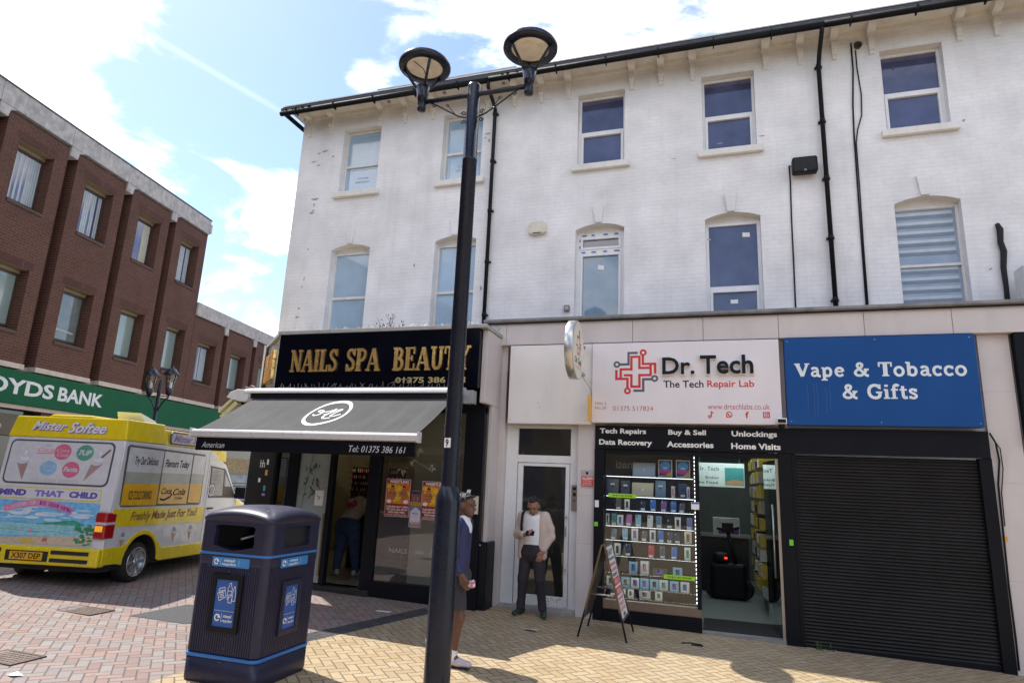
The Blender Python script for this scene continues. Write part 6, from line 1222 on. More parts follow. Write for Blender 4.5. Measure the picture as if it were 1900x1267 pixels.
pr_ = []; random.seed(8)
for k in range(14): a = random.uniform(0, 6.28); r_ = random.uniform(0, .10); s_ = .16+r_*math.sin(a)/.14*.12; pr_.append(('e', (r_*math.cos(a), .01+s_*.98-.135*.70-.012, .92+s_*.87+.108), (.03, .02, .028)))
blob('print', pr_, mat('pink_print', (.60, .06, .14), .7), WJ, .012, .009)
blob('jeans', [('c', (-.06, 0, .84), (.08, 0, .84), .145, .145, (1, 1.0, 1)), ('c', (-.08, -.05, .80), (.10, -.05, .80), .125, .125)]+chain([hip[0], kn[0], an[0]], [.14, .09, .062])+chain([hip[1], kn[1], an[1]], [.14, .09, .062]), mat('blue_denim', (.06, .10, .21), .85, var=.2, scale=10, bump=.3, bscale=30), WJ, .03, .011, clips=[((0, 0, .95), (0, .3, 1))])
for i, d_ in enumerate(((-.12, .1), (.05, .15))): blob('shoe', shoe(an[i], (an[i][0]+d_[0], an[i][1]+d_[1], .03)), mat('white_trainer', (.55, .53, .50), .6, var=.15), WJ, .02, .009, clips=[((0, 0, .004), (0, 0, -1))])
xs_, ys_ = -7.1, 9.75
WS = thing('person', 'woman with long red brown hair and a dark top seated behind the salon window', 'person', (xs_, ys_, fz))
hc = V3(.02, .0, 1.22); hp, HP, HM = head_prims(hc, (.9, .2, -.15), (0, 0, 1))
body = hp+[('c', (0, 0, 1.0), (.01, 0, 1.12), .05, .05), ('c', (0, 0, .55), (0, 0, .92), .13, .14, (1.3, 1, 1)), ('c', (0, -.17, .98), (0, .17, .98), .05, .05), ('c', (0, -.1, .50), (.38, -.12, .50), .085, .06), ('c', (0, .1, .50), (.38, .12, .50), .085, .06)]+chain([(.38, -.12, .5), (.38, -.12, .08), (.50, -.12, .04)], [.055, .04, .03])+chain([(.38, .12, .5), (.38, .12, .08), (.50, .12, .04)], [.055, .04, .03])+chain([(0, -.18, .97), (.08, -.24, .72), (.30, -.18, .70)], [.048, .038, .028])+chain([(0, .18, .97), (.08, .24, .72), (.30, .18, .70)], [.048, .038, .028])+hand_prims((.30, -.18, .70), (.9, .1, 0), (0, 0, -1), .4)+hand_prims((.30, .18, .70), (.9, -.1, 0), (0, 0, -1), .4)
blob('body', body, SK1, WS, .022, .010)
blob('hair', [('e', HP(0, -.03, .045), (.092, .105, .09), HM), ('c', (-.04, -.03, 1.22), (-.12, -.06, .78), .085, .07), ('c', (.0, -.08, 1.2), (-.05, -.13, .82), .05, .045)], mat('red_brown_hair', (.055, .014, .010), .55, var=.35, scale=30, bump=.6, bscale=90), WS, .03, .011)
blob('top', [('c', (.0, 0, .55), (0, 0, .93), .15, .155, (1.25, 1, 1)), ('c', (0, -.15, .98), (0, .15, .98), .066, .066)]+chain([(0, -.18, .97), (.08, -.24, .73), (.2, -.2, .70)], [.07, .06, .05])+chain([(0, .18, .97), (.08, .24, .73), (.2, .2, .70)], [.07, .06, .05]), mat('dark_blue_top', (.012, .02, .06), .8), WS, .03, .012)
blob('trousers', [('c', (0, -.1, .50), (.38, -.12, .50), .1, .075), ('c', (0, .1, .50), (.38, .12, .50), .1, .075)]+chain([(.38, -.12, .5), (.38, -.12, .1)], [.072, .055])+chain([(.38, .12, .5), (.38, .12, .1)], [.072, .055]), M_trou, WS, .03, .012)
st_ = thing('stool', 'low dark stool under the woman seated in the salon', 'stool', (xs_, ys_, fz)); q = MB(); q.lathe([(.17, .34), (.18, .36), (.18, .40), (.15, .42)], (xs_, ys_, fz), 20); q.build('seat', M_black, st_); q = MB(); q.tube([(xs_, ys_, fz), (xs_, ys_, fz+.34)], .03, 10); q.lathe([(.18, 0), (.18, .02), (.04, .04)], (xs_, ys_, fz), 20); q.build('base', M_galv, st_)
xh, yh = -6.05, 12.0
WD = thing('person', 'woman with tied dark hair behind the salon reception desk', 'person', (xh, yh, fz))
hc = V3(0, 0, 1.30); hp, HP, HM = head_prims(hc, (-.3, -.9, -.3), (0, 0, 1))
blob('body', hp+[('c', (0, 0, 1.08), (0, 0, 1.2), .05, .05), ('c', (0, 0, .5), (0, 0, 1.0), .13, .14, (1, 1.3, 1)), ('c', (-.17, 0, 1.05), (.17, 0, 1.05), .05, .05)]+chain([(-.18, 0, 1.05), (-.24, -.06, .8), (-.12, -.3, .85)], [.048, .038, .028])+chain([(.18, 0, 1.05), (.24, -.06, .8), (.12, -.3, .85)], [.048, .038, .028])+[('c', (-.08, 0, .5), (-.08, 0, .06), .09, .05), ('c', (.08, 0, .5), (.08, 0, .06), .09, .05)]+hand_prims((-.12, -.3, .85), (.3, -.8, 0), (0, 0, -1), .4)+hand_prims((.12, -.3, .85), (-.3, -.8, 0), (0, 0, -1), .4), SK1, WD, .022, .011)
blob('hair', [('e', HP(0, -.03, .045), (.092, .105, .09), HM), ('e', HP(0, -.12, .08), (.05, .05, .05), HM)], M_hair, WD, .03, .011)
blob('top', [('c', (0, 0, .55), (0, 0, 1.0), .15, .155, (1, 1.25, 1)), ('c', (-.15, 0, 1.05), (.15, 0, 1.05), .066, .066)]+chain([(-.18, 0, 1.04), (-.23, -.05, .85)], [.07, .055])+chain([(.18, 0, 1.04), (.23, -.05, .85)], [.07, .055]), mat('black_top', (.015, .015, .016), .8), WD, .03, .012)
# ------------------------------------------------------------------ A-board
AB = thing('pavement_sign', 'folding pavement A sign with red and white lettering outside the phone shop', 'pavement sign', (-1.42, 8.75, gz(-1.4)))
gA = gz(-1.4); top = 1.10
def leg(xf, xt, yf, yt): q = MB(); q.tube([(xf, yf, gA), (xf+(xt-xf)*.42, yf+(yt-yf)*.42, gA+(top-gA)*.42)], .012, 8); return q.build('leg', M_black, AB)
for xf, xt in ((-1.73, -1.445), (-1.115, -1.40)):
    for yf, yt in ((8.42, 8.52), (9.10, 9.02)): leg(xf, xt, yf, yt)
def aface(xf, xt, nm, text):
    s = -1 if xf < xt else 1; b0 = .20
    o = Vector((xf+(xt-xf)*b0, 8.42+.1*b0+.012, gA+(top-gA)*b0)); hgt = (Vector((xt, 8.52, top))-Vector((xf+(xt-xf)*b0, 8.44, gA+(top-gA)*b0))).length
    upv = Vector((xt-xf, 0, top-gA)); f = Fr(o, (0, 1, 0), upv) if s > 0 else Fr(o+Vector((0, .56, 0)), (0, -1, 0), upv)
    q = MB(f); q.box(.0, .56, 0, hgt, -.008, .0); p = q.build('panel', mat('board_back', (.06, .06, .065), .5), AB)
    q = MB(f); q.box(-.012, .015, 0, hgt+.02, -.012, .014); q.box(.545, .572, 0, hgt+.02, -.012, .014); q.box(.015, .545, 0, .025, -.012, .014); q.box(.015, .545, hgt-.005, hgt+.02, -.012, .014); q.build('frame', mat('brass_edge_frame', (.16, .12, .08), .35, .7), AB, bevel=.003)
    if text:
        q = MB(f); q.rect(.02, .54, .03, hgt-.01, .002, 0); m = lambda t, a, b, z, h_, c: q.text(t, a, b, hgt*z, hgt*(z+h_), .004, c, bold=.02)
        q.rect(.05, .51, hgt*.46, hgt*.56, .003, 1); q.rect(.05, .51, hgt*.33, hgt*.43, .003, 1)
        m('EASY', .08, .48, .87, .08, 2); m('PHONE CENTRE', .06, .50, .80, .04, 2); m('SCREEN REPAIR', .06, .50, .72, .045, 3); m('& UNLOCKING', .06, .50, .65, .045, 3); m('FROM 20', .1, .46, .58, .045, 2); m('WE BUY', .12, .44, .48, .06, 0); m('WE SELL', .12, .44, .35, .06, 0); m('PHONES', .1, .46, .26, .045, 3); m('TABLETS', .1, .46, .19, .045, 3); m('LAPTOPS', .1, .46, .12, .045, 3); m('OPEN', .2, .4, .04, .05, 2)
        q.build('poster', [M_white, M_red, M_navyink, mat('bright_red_print', (.7, .05, .05), .5)], AB)
aface(-1.115, -1.40, 'right', True); aface(-1.73, -1.445, 'left', False)
q = MB(); q.tube([(-1.42, 8.50, top), (-1.42, 9.04, top)], .022, 10); q.build('hinge', M_black, AB)
q = MB(); 
for y in (8.47, 9.06): q.tube([(-1.60, y, .52), (-1.25, y, .52)], .010, 8)
q.build('stay_bar', M_steel, AB)
# ------------------------------------------------------------------ lamp post
LX, LY = -2.395, 5.58
LPO = thing('street_lamp', 'tall dark blue black street lamp with two open cone heads and scrolled brackets', 'street lamp', (LX, LY, gz(LX)))
M_lamp = mat('navy_gloss_paint', (.010, .013, .026), .28, var=.2, scale=4, spec=.35, coat=.12)
q = MB(); q.lathe([(.125, gz(LX)-.02), (.118, .05), (.116, 1.66), (.108, 1.72), (.085, 1.79), (.079, 1.80)], (LX, LY, 0), 32, cap=False); q.build('base_column', M_lamp, LPO)
q = MB(); q.lathe([(.0775, 1.70), (.076, 5.14), (.078, 5.142), (.078, 5.16), (.073, 5.162), (.072, 6.02), (.067, 6.045), (.03, 6.055), (.001, 6.056)], (LX, LY, 0), 28, cap=False); q.build('pole', M_lamp, LPO)
q = MB(FX(LY-.1165)); q.box(LX-.02, LX+.02, .5, .62, -.01, .003); q.build('door_lock', M_lamp, LPO) if False else None
f9 = Fr((LX, LY, 2.2), (math.cos(R(-12)), math.sin(R(-12)), 0), (0, 0, 1)); q = MB(f9)
pl = [(.0795*math.sin(a), .0795*math.cos(a)) for a in [R(-27+9*k) for k in range(7)]]
q.add([(x, -.045, z) for x, z in pl]+[(x, .045, z) for x, z in pl], [(k, k+1, 8+k, 7+k) for k in range(6)], 0); q.text('9', -.018, .018, -.034, .034, .0806, 1, bold=.02); q.build('number_plate', [M_label, M_navyink], LPO)
q = MB(); q.tube([(LX-.62, LY, 5.93), (LX+.62, LY, 5.93)], .026, 12); q.build('arm', M_lamp, LPO)
for s in (-1, 1):
    q = MB(); q.tube([(LX+s*.075, LY, 5.66), (LX+s*.16, LY, 5.69), (LX+s*.30, LY, 5.78), (LX+s*.42, LY, 5.86), (LX+s*.50, LY, 5.905)], .0085, 8)
    def spiral(cx, cz, r0, turns, d): return [(cx+s*r0*(1-.75*t)*math.cos(d*t*turns*6.283), LY, cz+r0*(1-.75*t)*math.sin(d*t*turns*6.283)) for t in [k/16 for k in range(17)]]
    q.tube(spiral(LX+s*.105, 5.715, .028, 1.1, 1), .006, 6); q.tube(spiral(LX+s*.10, 5.625, .028, 1.1, -1), .006, 6); q.tube(spiral(LX+s*.46, 5.875, .024, 1.1, -1), .006, 6); q.tube(spiral(LX+s*.30, 5.84, .02, 1, 1), .005, 6); q.tube([(LX+s*.30, LY, 5.86), (LX+s*.27, LY, 5.80), (LX+s*.2, LY, 5.72)], .005, 6)
    q.build('scroll_bracket', M_lamp, LPO)
    hx = LX+s*.62; hz = 6.38
    hd_ = MB(); hd_.lathe([(.0, 5.83), (.045, 5.835), (.05, 5.86), (.045, 5.96), (.052, 5.965), (.058, 6.0), (.078, 6.12), (.07, 6.13), (.0, 6.13)], (hx, LY, 0), 20, cap=False); hb_ = hd_.build('lamp_holder', M_lamp, LPO)
    q = MB()
    for k in range(3): a = R(90+s*20+120*k); q.tube([(hx+.062*math.cos(a), LY+.062*math.sin(a), 6.10), (hx+.255*math.cos(a), LY+.255*math.sin(a), hz-.0)], .016, 8)
    q.build('strut', M_lamp, hb_)
    q = MB(); q.lathe([(.205, hz-.022), (.275, hz-.028), (.292, hz-.01), (.292, hz+.02), (.275, hz+.05), (.19, hz+.11), (.08, hz+.145), (.03, hz+.15), (.03, hz+.18), (.001, hz+.185)], (hx, LY, 0), 36, cap=False); q.lathe([(.205, hz-.022), (.20, hz+.0)], (hx, LY, 0), 36, cap=False); q.build('lamp_shade', M_lamp, hb_)
    q = MB(); q.lathe([(.001, hz-.004), (.10, hz-.004), (.205, hz-.004)], (hx, LY, 0), 36, cap=False); q.lathe([(.12, hz-.007), (.125, hz-.010), (.13, hz-.007)], (hx, LY, 0), 30, cap=False); q.sphere((hx, LY, hz+.195), .028)
    q.build('diffuser', mat('cream_diffuser', (.86, .78, .66), .5, var=.12, scale=9, dirt=.25), hb_)
    if s < 0: q = MB(); q.tube([(hx+.01, LY, 6.12), (hx+.06, LY-.04, 6.20), (hx+.04, LY-.10, 6.28), (hx-.06, LY-.15, 6.36)], .005, 6); q.build('loose_wire', M_black, hb_)
# ------------------------------------------------------------------ recycling bin
BX, BY = -4.150, 5.255; bg = gz(BX)
BN = thing('recycling_bin', 'navy blue plastic recycling bin with light blue bands and picture panels', 'bin', (BX, BY, bg), R(0.5))
M_bin = mat('navy_bin_plastic', (.014, .015, .042), .42, var=.18, scale=7, dirt=0, bump=.15, bscale=140)
M_band = mat('sky_blue_band', (.03, .16, .46), .4, var=.06)
HW, HD = .378, .385
def rr(w, d, r, n=7, z=0.0):
    pts = []
    for cx, cy, a0 in ((w-r, d-r, 0), (-w+r, d-r, 90), (-w+r, -d+r, 180), (w-r, -d+r, 270)):
        for k in range(n): a = R(a0+90*k/(n-1)); pts.append((cx+r*math.cos(a), cy+r*math.sin(a), z))
    return pts
q = MB(); q.loft([rr(HW-.01, HD-.01, .06, z=-.02), rr(HW, HD, .06, z=.03), rr(HW, HD, .06, z=.205)]); q.build('base', M_bin, BN, local=True, smooth=True).data.polygons.foreach_set('use_smooth', [True]*0) if False else q.build('base', M_bin, BN, local=True)
q = MB(); q.loft([rr(HW+.003, HD+.003, .06, z=.206), rr(HW+.006, HD+.006, .06, z=.212), rr(HW+.006, HD+.006, .06, z=.228), rr(HW+.003, HD+.003, .06, z=.234)]); q.build('band', M_band, BN, local=True)
def ribbed(z, off=0):                                                # body outline with fine upright ribs on all four faces
    pts = []
    for (cx, cy, a0), (dx, dy, L_) in zip(((HW-.06, HD-.06, 0), (-HW+.06, HD-.06, 90), (-HW+.06, -HD+.06, 180), (HW-.06, -HD+.06, 270)), ((-1, 0, 2*HW-.12), (0, -1, 2*HD-.12), (1, 0, 2*HW-.12), (0, 1, 2*HD-.12))):
        for k in range(6): a = R(a0+90*k/5); pts.append((cx+(.06+off)*math.cos(a), cy+(.06+off)*math.sin(a), z))
        ex, ey = cx+(.06+off)*math.cos(R(a0+90)), cy+(.06+off)*math.sin(R(a0+90)); n = 26; nx, ny = math.cos(R(a0+90)), math.sin(R(a0+90))
        for k in range(n):
            for t, o in ((.12, 0), (.22, -.006), (.5, -.006), (.6, 0)):
                s = (k+t)/n*L_; pts.append((ex+dx*s+nx*o, ey+dy*s+ny*o, z))
    return pts
q = MB(); q.loft([ribbed(.235, -.012), ribbed(.25), ribbed(.98)], smooth=False, cap=False); q.loft([rr(HW, HD, .06, z=.98), rr(HW+.004, HD+.004, .06, z=1.0), rr(HW+.004, HD+.004, .06, z=1.06)], cap=False); q.build('body', M_bin, BN, local=True)
q = MB(); q.loft([rr(HW+.005, HD+.005, .06, z=1.061), rr(HW+.010, HD+.010, .06, z=1.066), rr(HW+.010, HD+.010, .06, z=1.078), rr(HW+.005, HD+.005, .06, z=1.083)], cap=False); q.build('band', M_band, BN, local=True)
hood = thing  # hood: shell with openings front and back
q = MB(); z0h, z1h = 1.084, 1.35; r_ = .07
def corner(cx, cy, a0):
    ring0 = [(cx+r_*math.cos(R(a0+15*k)), cy+r_*math.sin(R(a0+15*k))) for k in range(7)]
    q.add([(x, y, z0h) for x, y in ring0]+[(x, y, z1h) for x, y in ring0], [(k, k+1, 8+k, 7+k) for k in range(6)], 0, True)
W2, D2 = HW+.006, HD+.006
for cx, cy, a0 in ((W2-r_, D2-r_, 0), (-W2+r_, D2-r_, 90), (-W2+r_, -D2+r_, 180), (W2-r_, -D2+r_, 270)): corner(cx, cy, a0)
def panel_hole(f, L_, hole):
    """flat panel of width L_ between z0h and z1h in frame f with a shaped hole and a thick lip"""
    m = MB(f); n = len(hole); cx = sum(p[0] for p in hole)/n; cz = sum(p[1] for p in hole)/n; out = []
    for (x, z) in hole:
        dx, dz = x-cx, z-cz; t = min(((L_/2)-cx*(1 if dx > 0 else -1))/abs(dx) if abs(dx) > 1e-6 else 9e9, ((z1h-cz) if dz > 0 else (cz-z0h))/abs(dz) if abs(dz) > 1e-6 else 9e9); out.append((cx+dx*t, cz+dz*t))
    # add exact corners
    O = []; H = []
    for i in range(n):
        O.append(out[i]); H.append(hole[i]); a, b = out[i], out[(i+1) % n]
        if abs(a[0]-b[0]) > 1e-4 and abs(a[1]-b[1]) > 1e-4:
            O.append((a[0] if abs(abs(a[0])-L_/2) < 1e-4 else b[0], a[1] if abs(a[1]-z0h) < 1e-4 or abs(a[1]-z1h) < 1e-4 else b[1])); H.append(hole[i])
    k = len(O); lip = [(x+(x-cx)*.0, z) for x, z in H]
    m.add([(x, z, 0) for x, z in O]+[(x, z, 0) for x, z in H]+[(x, z, -.05) for x, z in lip], [(i, (i+1) % k, k+(i+1) % k, k+i) for i in range(k)]+[(k+i, k+(i+1) % k, 2*k+(i+1) % k, 2*k+i) for i in range(k)])
    q.v_off = len(q.v); b = len(q.v); q.v += m.v; q.f += [tuple(b+i for i in ff) for ff in m.f]; q.mi += m.mi; q.sm += m.sm
hole = [(x, z-.03+.02*(1.35-z)) for x, z in [(-.21, 1.30), (-.22, 1.335), (-.19, 1.35), (-.1, 1.352), (0, 1.353), (.1, 1.352), (.19, 1.35), (.22, 1.335), (.21, 1.30), (.22, 1.20), (.215, 1.17), (.1, 1.145), (0, 1.128), (-.1, 1.145), (-.215, 1.17), (-.22, 1.20)]]
panel_hole(Fr((0, -D2, 0), (1, 0, 0), (0, 0, 1)), 2*(W2-r_), hole); panel_hole(Fr((0, D2, 0), (-1, 0, 0), (0, 0, 1)), 2*(W2-r_), hole)
side = [(x*.9, z+.0) for x, z in hole]; side = [(x, max(z, 1.135)) for x, z in side]
panel_hole(Fr((W2, 0, 0), (0, 1, 0), (0, 0, 1)), 2*(D2-r_), side); panel_hole(Fr((-W2, 0, 0), (0, -1, 0), (0, 0, 1)), 2*(D2-r_), side)
def dome(w, d, r, z): return [(x, y, zz+.048*(1-min(1, min(abs(x)/W2, abs(y)/D2)/.93)**2)) for x, y, zz in ring2(w, d, r, z)]
def ring2(w, d, r, z):                                               # rounded outline with points along the straight sides too
    P = rr(w, d, r, 7, z); o = []
    for k, a in enumerate(P):
        b = P[(k+1) % len(P)]; n = 8 if k % 7 == 6 else 1
        for t in range(n): o.append(tuple(a[m]+(b[m]-a[m])*t/n for m in range(3)))
    return o
q.loft([ring2(W2, D2, r_, z1h-.002), dome(W2, D2, r_, z1h+.004), dome(W2+.006, D2+.006, r_, z1h+.012), dome(W2+.005, D2+.005, r_, z1h+.026), dome(W2-.014, D2-.014, r_, z1h+.052), dome(W2-.07, D2-.07, r_*.95, z1h+.072), dome(W2-.17, D2-.17, r_*.9, z1h+.088), dome(.08, .08, .06, z1h+.096), dome(.03, .03, .02, z1h+.098)])
q.flat([(x, y) for x, y, z in rr(W2-.01, D2-.01, .06)], 1.10)
hd2 = q.build('hood', M_bin, BN, local=True)
for s in (-1, 1): q = MB(); q.box(s*(W2-.045)-.004, s*(W2-.045)+.004, -.22, .22, 1.10, 1.345); q.build('side_plate', mat('black_side_plate', (.02, .02, .022), .4, dirt=.3), hd2, local=True)
q = MB(); q.add([(-.08, -.22, 1.18), (-.01, -.26, 1.19), (.2, .1, 1.31), (.14, .13, 1.31)], [(0, 1, 2, 3)]); q.tube([(-.05, -.24, 1.19), (.2, .1, 1.30)], .012, 8); q.build('stubber_plate', M_steel, hd2, local=True)
M_sticker = mat('bin_sticker_blue', (.025, .10, .36), .35, var=.05); M_lt = mat('light_blue_print', (.10, .32, .62), .4)
def arrow(q, cx, cz, r, z, mi):
    q.ring(cx, cz, r, r, r*.38, z, mi, 20, 40, 330); q.flat([(cx+r*.55, cz+r*.95), (cx+r*1.25, cz-.0*r), (cx+r*.05, cz+.05*r)], z+.0002, mi)
def bottles(q, x0, x1, z0, z1, z, mi):
    w, h = x1-x0, z1-z0; X = lambda a: x0+w*a; Z = lambda b: z0+h*b; t = w*.022
    S = lambda l, c=True: q.stroke([(X(a), Z(b)) for a, b in l], t, z, mi, c)
    S([(.06, .50), (.42, .62), (.52, .40), (.18, .22)]); S([(.10, .58), (.14, .68), (.40, .74), (.42, .64)]); 
    for k in range(4): S([(.14+.02*k, .50-.055*k), (.36+.02*k, .56-.055*k)], False)
    S([(.58, .30), (.56, .72), (.62, .82), (.63, .92), (.71, .92), (.72, .82), (.78, .72), (.76, .45)]); S([(.57, .62), (.77, .62)], False); S([(.82, .26), (.82, .58), (.86, .70), (.87, .80), (.92, .80), (.93, .70), (.97, .58), (.97, .26)]); S([(.64, .18), (.63, .44), (.66, .48), (.78, .48), (.81, .44), (.80, .18)])
def sticker_band(f):
    q = MB(f); q.box(-.20, .20, .965, 1.045, .0, .003); o = q.build('band_sticker', mat('band_sticker_blue', (.04, .22, .52), .35, var=.05), BN)
    q = MB(f); arrow(q, -.155, 1.005, .026, .0045, 0); q.box(-.112, -.110, .98, 1.03, .003, .0035); q.text('mixed', -.07, .04, 1.008, 1.034, .0045, bold=.02); q.text('recycling', -.09, .06, .972, 1.000, .0045, bold=.02); q.box(.088, .090, .98, 1.03, .003, .0035); bottles(q, .105, .185, .968, 1.045, .0045, 1); q.build('lettering', [M_white, M_lt], o)
def panelB(f, x0, x1, z0, z1):
    q = MB(f); q.box(x0-.045, x1+.045, z0-.045, z0, .0, .018); q.box(x0-.045, x1+.045, z1, z1+.045, .0, .018); q.box(x0-.045, x0, z0, z1, .0, .018); q.box(x1, x1+.045, z0, z1, .0, .018); fr_ = q.build('picture_frame', M_black if x1-x0 > .2 else M_bin, BN, bevel=.004)
    q = MB(f); q.box(x0, x1, z0, z1, .002, .006); q.build('picture', M_sticker, fr_)
    w, h = x1-x0, z1-z0; q = MB(f); bottles(q, x0+.01, x1-.01, z0+h*.42, z0+h*.98, .0075, 0); q.box(x0+.01, x1-.01, z0+h*.335, z0+h*.34, .006, .0075); arrow(q, x0+w*.22, z0+h*.19, w*.13, .0075, 0); q.box(x0+w*.40, x0+w*.41, z0+h*.1, z0+h*.28, .006, .0072); q.text('mixed', x0+w*.5, x0+w*.86, z0+h*.20, z0+h*.27, .0075, bold=.02); q.text('recycling', x0+w*.46, x0+w*.92, z0+h*.09, z0+h*.17, .0075, bold=.02); q.build('print', M_white, fr_)
q = MB(); random.seed(12)                                            # droppings and scuffs
for k in range(9):
    x, y = random.uniform(-.28, .28), random.uniform(-.3, .3); r = random.uniform(.004, .011); zt = z1h+.128-.9*max(abs(x), abs(y))**2.4; q.sphere((x, y, zt+.012), r*1.3, r, .006, 8, 4)
q.build('dropping', mat('dropping', (.55, .54, .50), .8), hd2, local=True)
q = MB(Fr((0, -HD-.0015, 0), (1, 0, 0), (0, 0, 1)))
for k in range(26): x, z = random.uniform(-.3, .3), random.choice((random.uniform(.03, .19), random.uniform(.90, .97), random.uniform(.3, .45))); q.stroke([(x, z), (x+random.uniform(-.03, .03), z+random.uniform(-.012, .012))], random.uniform(.001, .003), .0075)
q.build('scuff', mat('pale_scuff', (.16, .16, .19), .7), BN, local=True)
BM = BN.matrix_basis
for o_, u_ in (((0, -HD-.005, 0), (1, 0, 0)), ((HW+.005, 0, 0), (0, 1, 0))):
    f = BM @ Fr(o_, u_, (0, 0, 1)); sticker_band(f)
    if u_[0]: panelB(f, -.115, .115, .47, .86)
    else: panelB(f, -.10, .09, .43, .80)
# ------------------------------------------------------------------ ice cream van
VR = R(12.6); VN = thing('ice_cream_van', 'yellow and white ice cream van seen from behind with painted beach scene and lettering', 'van', (-8.5, 7.94, gz(-8.5)), VR)
VM = VN.matrix_basis
M_vw = mat('van_white', (.60, .60, .62), .22, var=.04, dirt=.10, coat=.5); M_vy = mat('van_yellow', (.72, .55, .012), .25, var=.06, dirt=.12, coat=.5)
M_vg = mat_pane('van_dark_glass', (.02, .022, .022), .05); M_seal = mat('grey_seal', (.07, .075, .085), .5)
XL, XR = -1.84, .045                                                  # body width in the van's own frame (x right, y forward)
RW_, FW_ = -.05, 2.68
def arcpts(yc, r, n=14): return [(yc-r*math.cos(math.pi*k/n), .29+r*math.sin(math.pi*k/n)) for k in range(n+1)]
prof = [(-.88, .30)]+[(-.88, .30)]*0+[(y, z) for y, z in arcpts(RW_, .40) if z > .29][0:0]
prof = [(-.88, .56), (-.79, 2.08), (1.52, 2.06), (1.98, 1.86), (2.10, 1.80), (2.62, 1.20), (3.22, .98), (3.42, .82), (3.46, .30), (3.1, .28)]+arcpts(FW_, .39)[::-1]+[(2.2, .25), (.5, .27)]+arcpts(RW_, .40)[::-1]+[(-.55, .32), (-.88, .33)]
f = FVAN = Fr((0, 0, 0), (0, 1, 0), (0, 0, 1))
q = MB(f); q.poly(prof, XL, XR); q.build('body', M_vw, VN, bevel=.035, local=True, seg=3)
S = Fr((XR, 0, 0), (0, 1, 0), (0, 0, 1))                               # right side, local x forward
Bk = Fr((0, -.88, .56), (1, 0, 0), (0, .09, 1.52)); ez = 1.0018       # sloping rear, local y up from the bumper
def bz(z): return (z-.56)*ez
# crown
q = MB()
def crown(y0, y1, z0, z1, t, xl, xr): q.add([(xl, y0, z0), (xr, y0, z0), (xr, y1, z0), (xl, y1, z0), (xl+t, y0+.02, z1), (xr-t*.5, y0+.02, z1), (xr-t*.5, y1, z1), (xl+t, y1, z1)], [(0, 3, 2, 1), (4, 5, 6, 7), (0, 1, 5, 4), (1, 2, 6, 5), (2, 3, 7, 6), (3, 0, 4, 7)])
crown(-.80, .12, 2.075, 2.385, .07, XL-.005, XR+.008); crown(.121, 1.9, 2.062, 2.31, .05, XL-.004, XR+.006); crown(1.55, 2.05, 1.86, 2.06, .04, XL-.002, XR+.004); crown(-.77, 0.1, 2.386, 2.425, .05, -1.28, -.55)
q.build('roof_crown', M_vy, VN, bevel=.018, local=True)
# yellow skirts, arches, stripe, bumper
q = MB(S); q.poly([(-.88, .33), (-.88, .56), (-.50, .56)]+[(y, z) for y, z in arcpts(RW_, .47) if z > .5]+[(.45, .46), (1.45, .44), (1.75, .43), (1.75, .24), (.42, .262)]+[(y, z) for y, z in arcpts(RW_, .405)][::-1]+[(-.55, .32)], -.02, .014); q.poly([(2.2, .45)]+[(y, z) for y, z in arcpts(FW_, .46) if z > .43]+[(3.2, .46), (3.46, .46), (3.46, .30), (3.12, .28)]+arcpts(FW_, .395)[::-1]+[(2.2, .25)], -.02, .014); q.v = q.v; q.build('side_skirt', M_vy, VN, local=True, bevel=.008)
q = MB(S); q.poly([(-.77, .845), (1.50, .80), (1.50, 1.055), (-.80, 1.095)], -.01, .008); q.build('side_stripe', M_vy, VN, local=True)
q = MB(S); q.poly([(2.58, 1.15), (3.24, .96), (3.42, .80), (3.44, .5), (3.12, .70), (2.75, .78)], -.01, .006); q.build('bonnet_panel', M_vy, VN, local=True)
q = MB(); q.box(XL-.005, XR+.006, -.955, -.80, .305, .552); q.build('rear_bumper', M_vy, VN, bevel=.02, local=True)
q = MB(Fr((0, -.955, 0), (1, 0, 0), (0, 0, 1)))
for a, b, z0, z1 in ((-1.81, -1.42, .46, .51), (-1.81, -1.42, .37, .42), (-.66, -.09, .46, .51), (-.66, -.09, .355, .405)): q.box(a, b, z0, z1, 0, .015)
q.build('bumper_strip', M_rubber, VN, local=True, bevel=.006)
q = MB(Fr((0, -.955, 0), (1, 0, 0), (0, 0, 1))); q.box(-1.34, -.70, .355, .49, 0, .012); pb = q.build('plate_holder', M_rubber, VN, local=True)
q = MB(VM@Fr((0, -.968, 0), (1, 0, 0), (0, 0, 1))); q.box(-1.27, -.77, .37, .475, 0, .003, 0); q.text('X307 DEP', -1.24, -.80, .385, .462, .004, 1, bold=.02); q.build('number_plate', [mat('plate_yellow', (.65, .36, .015), .4), M_navyink], pb)
# lights
q = MB(); q.box(-.125, XR+.012, -.915, -.70, .68, 1.05); tl = q.build('tail_light', mat('red_lens', (.33, .008, .012), .15, coat=.6), VN, local=True, bevel=.03)
q = MB(VM); q.box(-.10, XR-.03, -.919, -.80, .785, .865); q.build('indicator', mat('amber_lens', (.85, .42, .03), .2, emit=(1, .5, .05, 1), estr=.15), tl); q = MB(VM); q.box(-.11, XR+.0155, -.917, -.71, .88, .915); q.build('reversing_lens', mat('clear_lens', (.5, .45, .45), .2), tl)
q = MB(); q.box(XL-.012, -1.70, -.915, -.70, .68, 1.05); q.build('tail_light', mat('red_lens', (.33, .008, .012), .15), VN, local=True, bevel=.03)
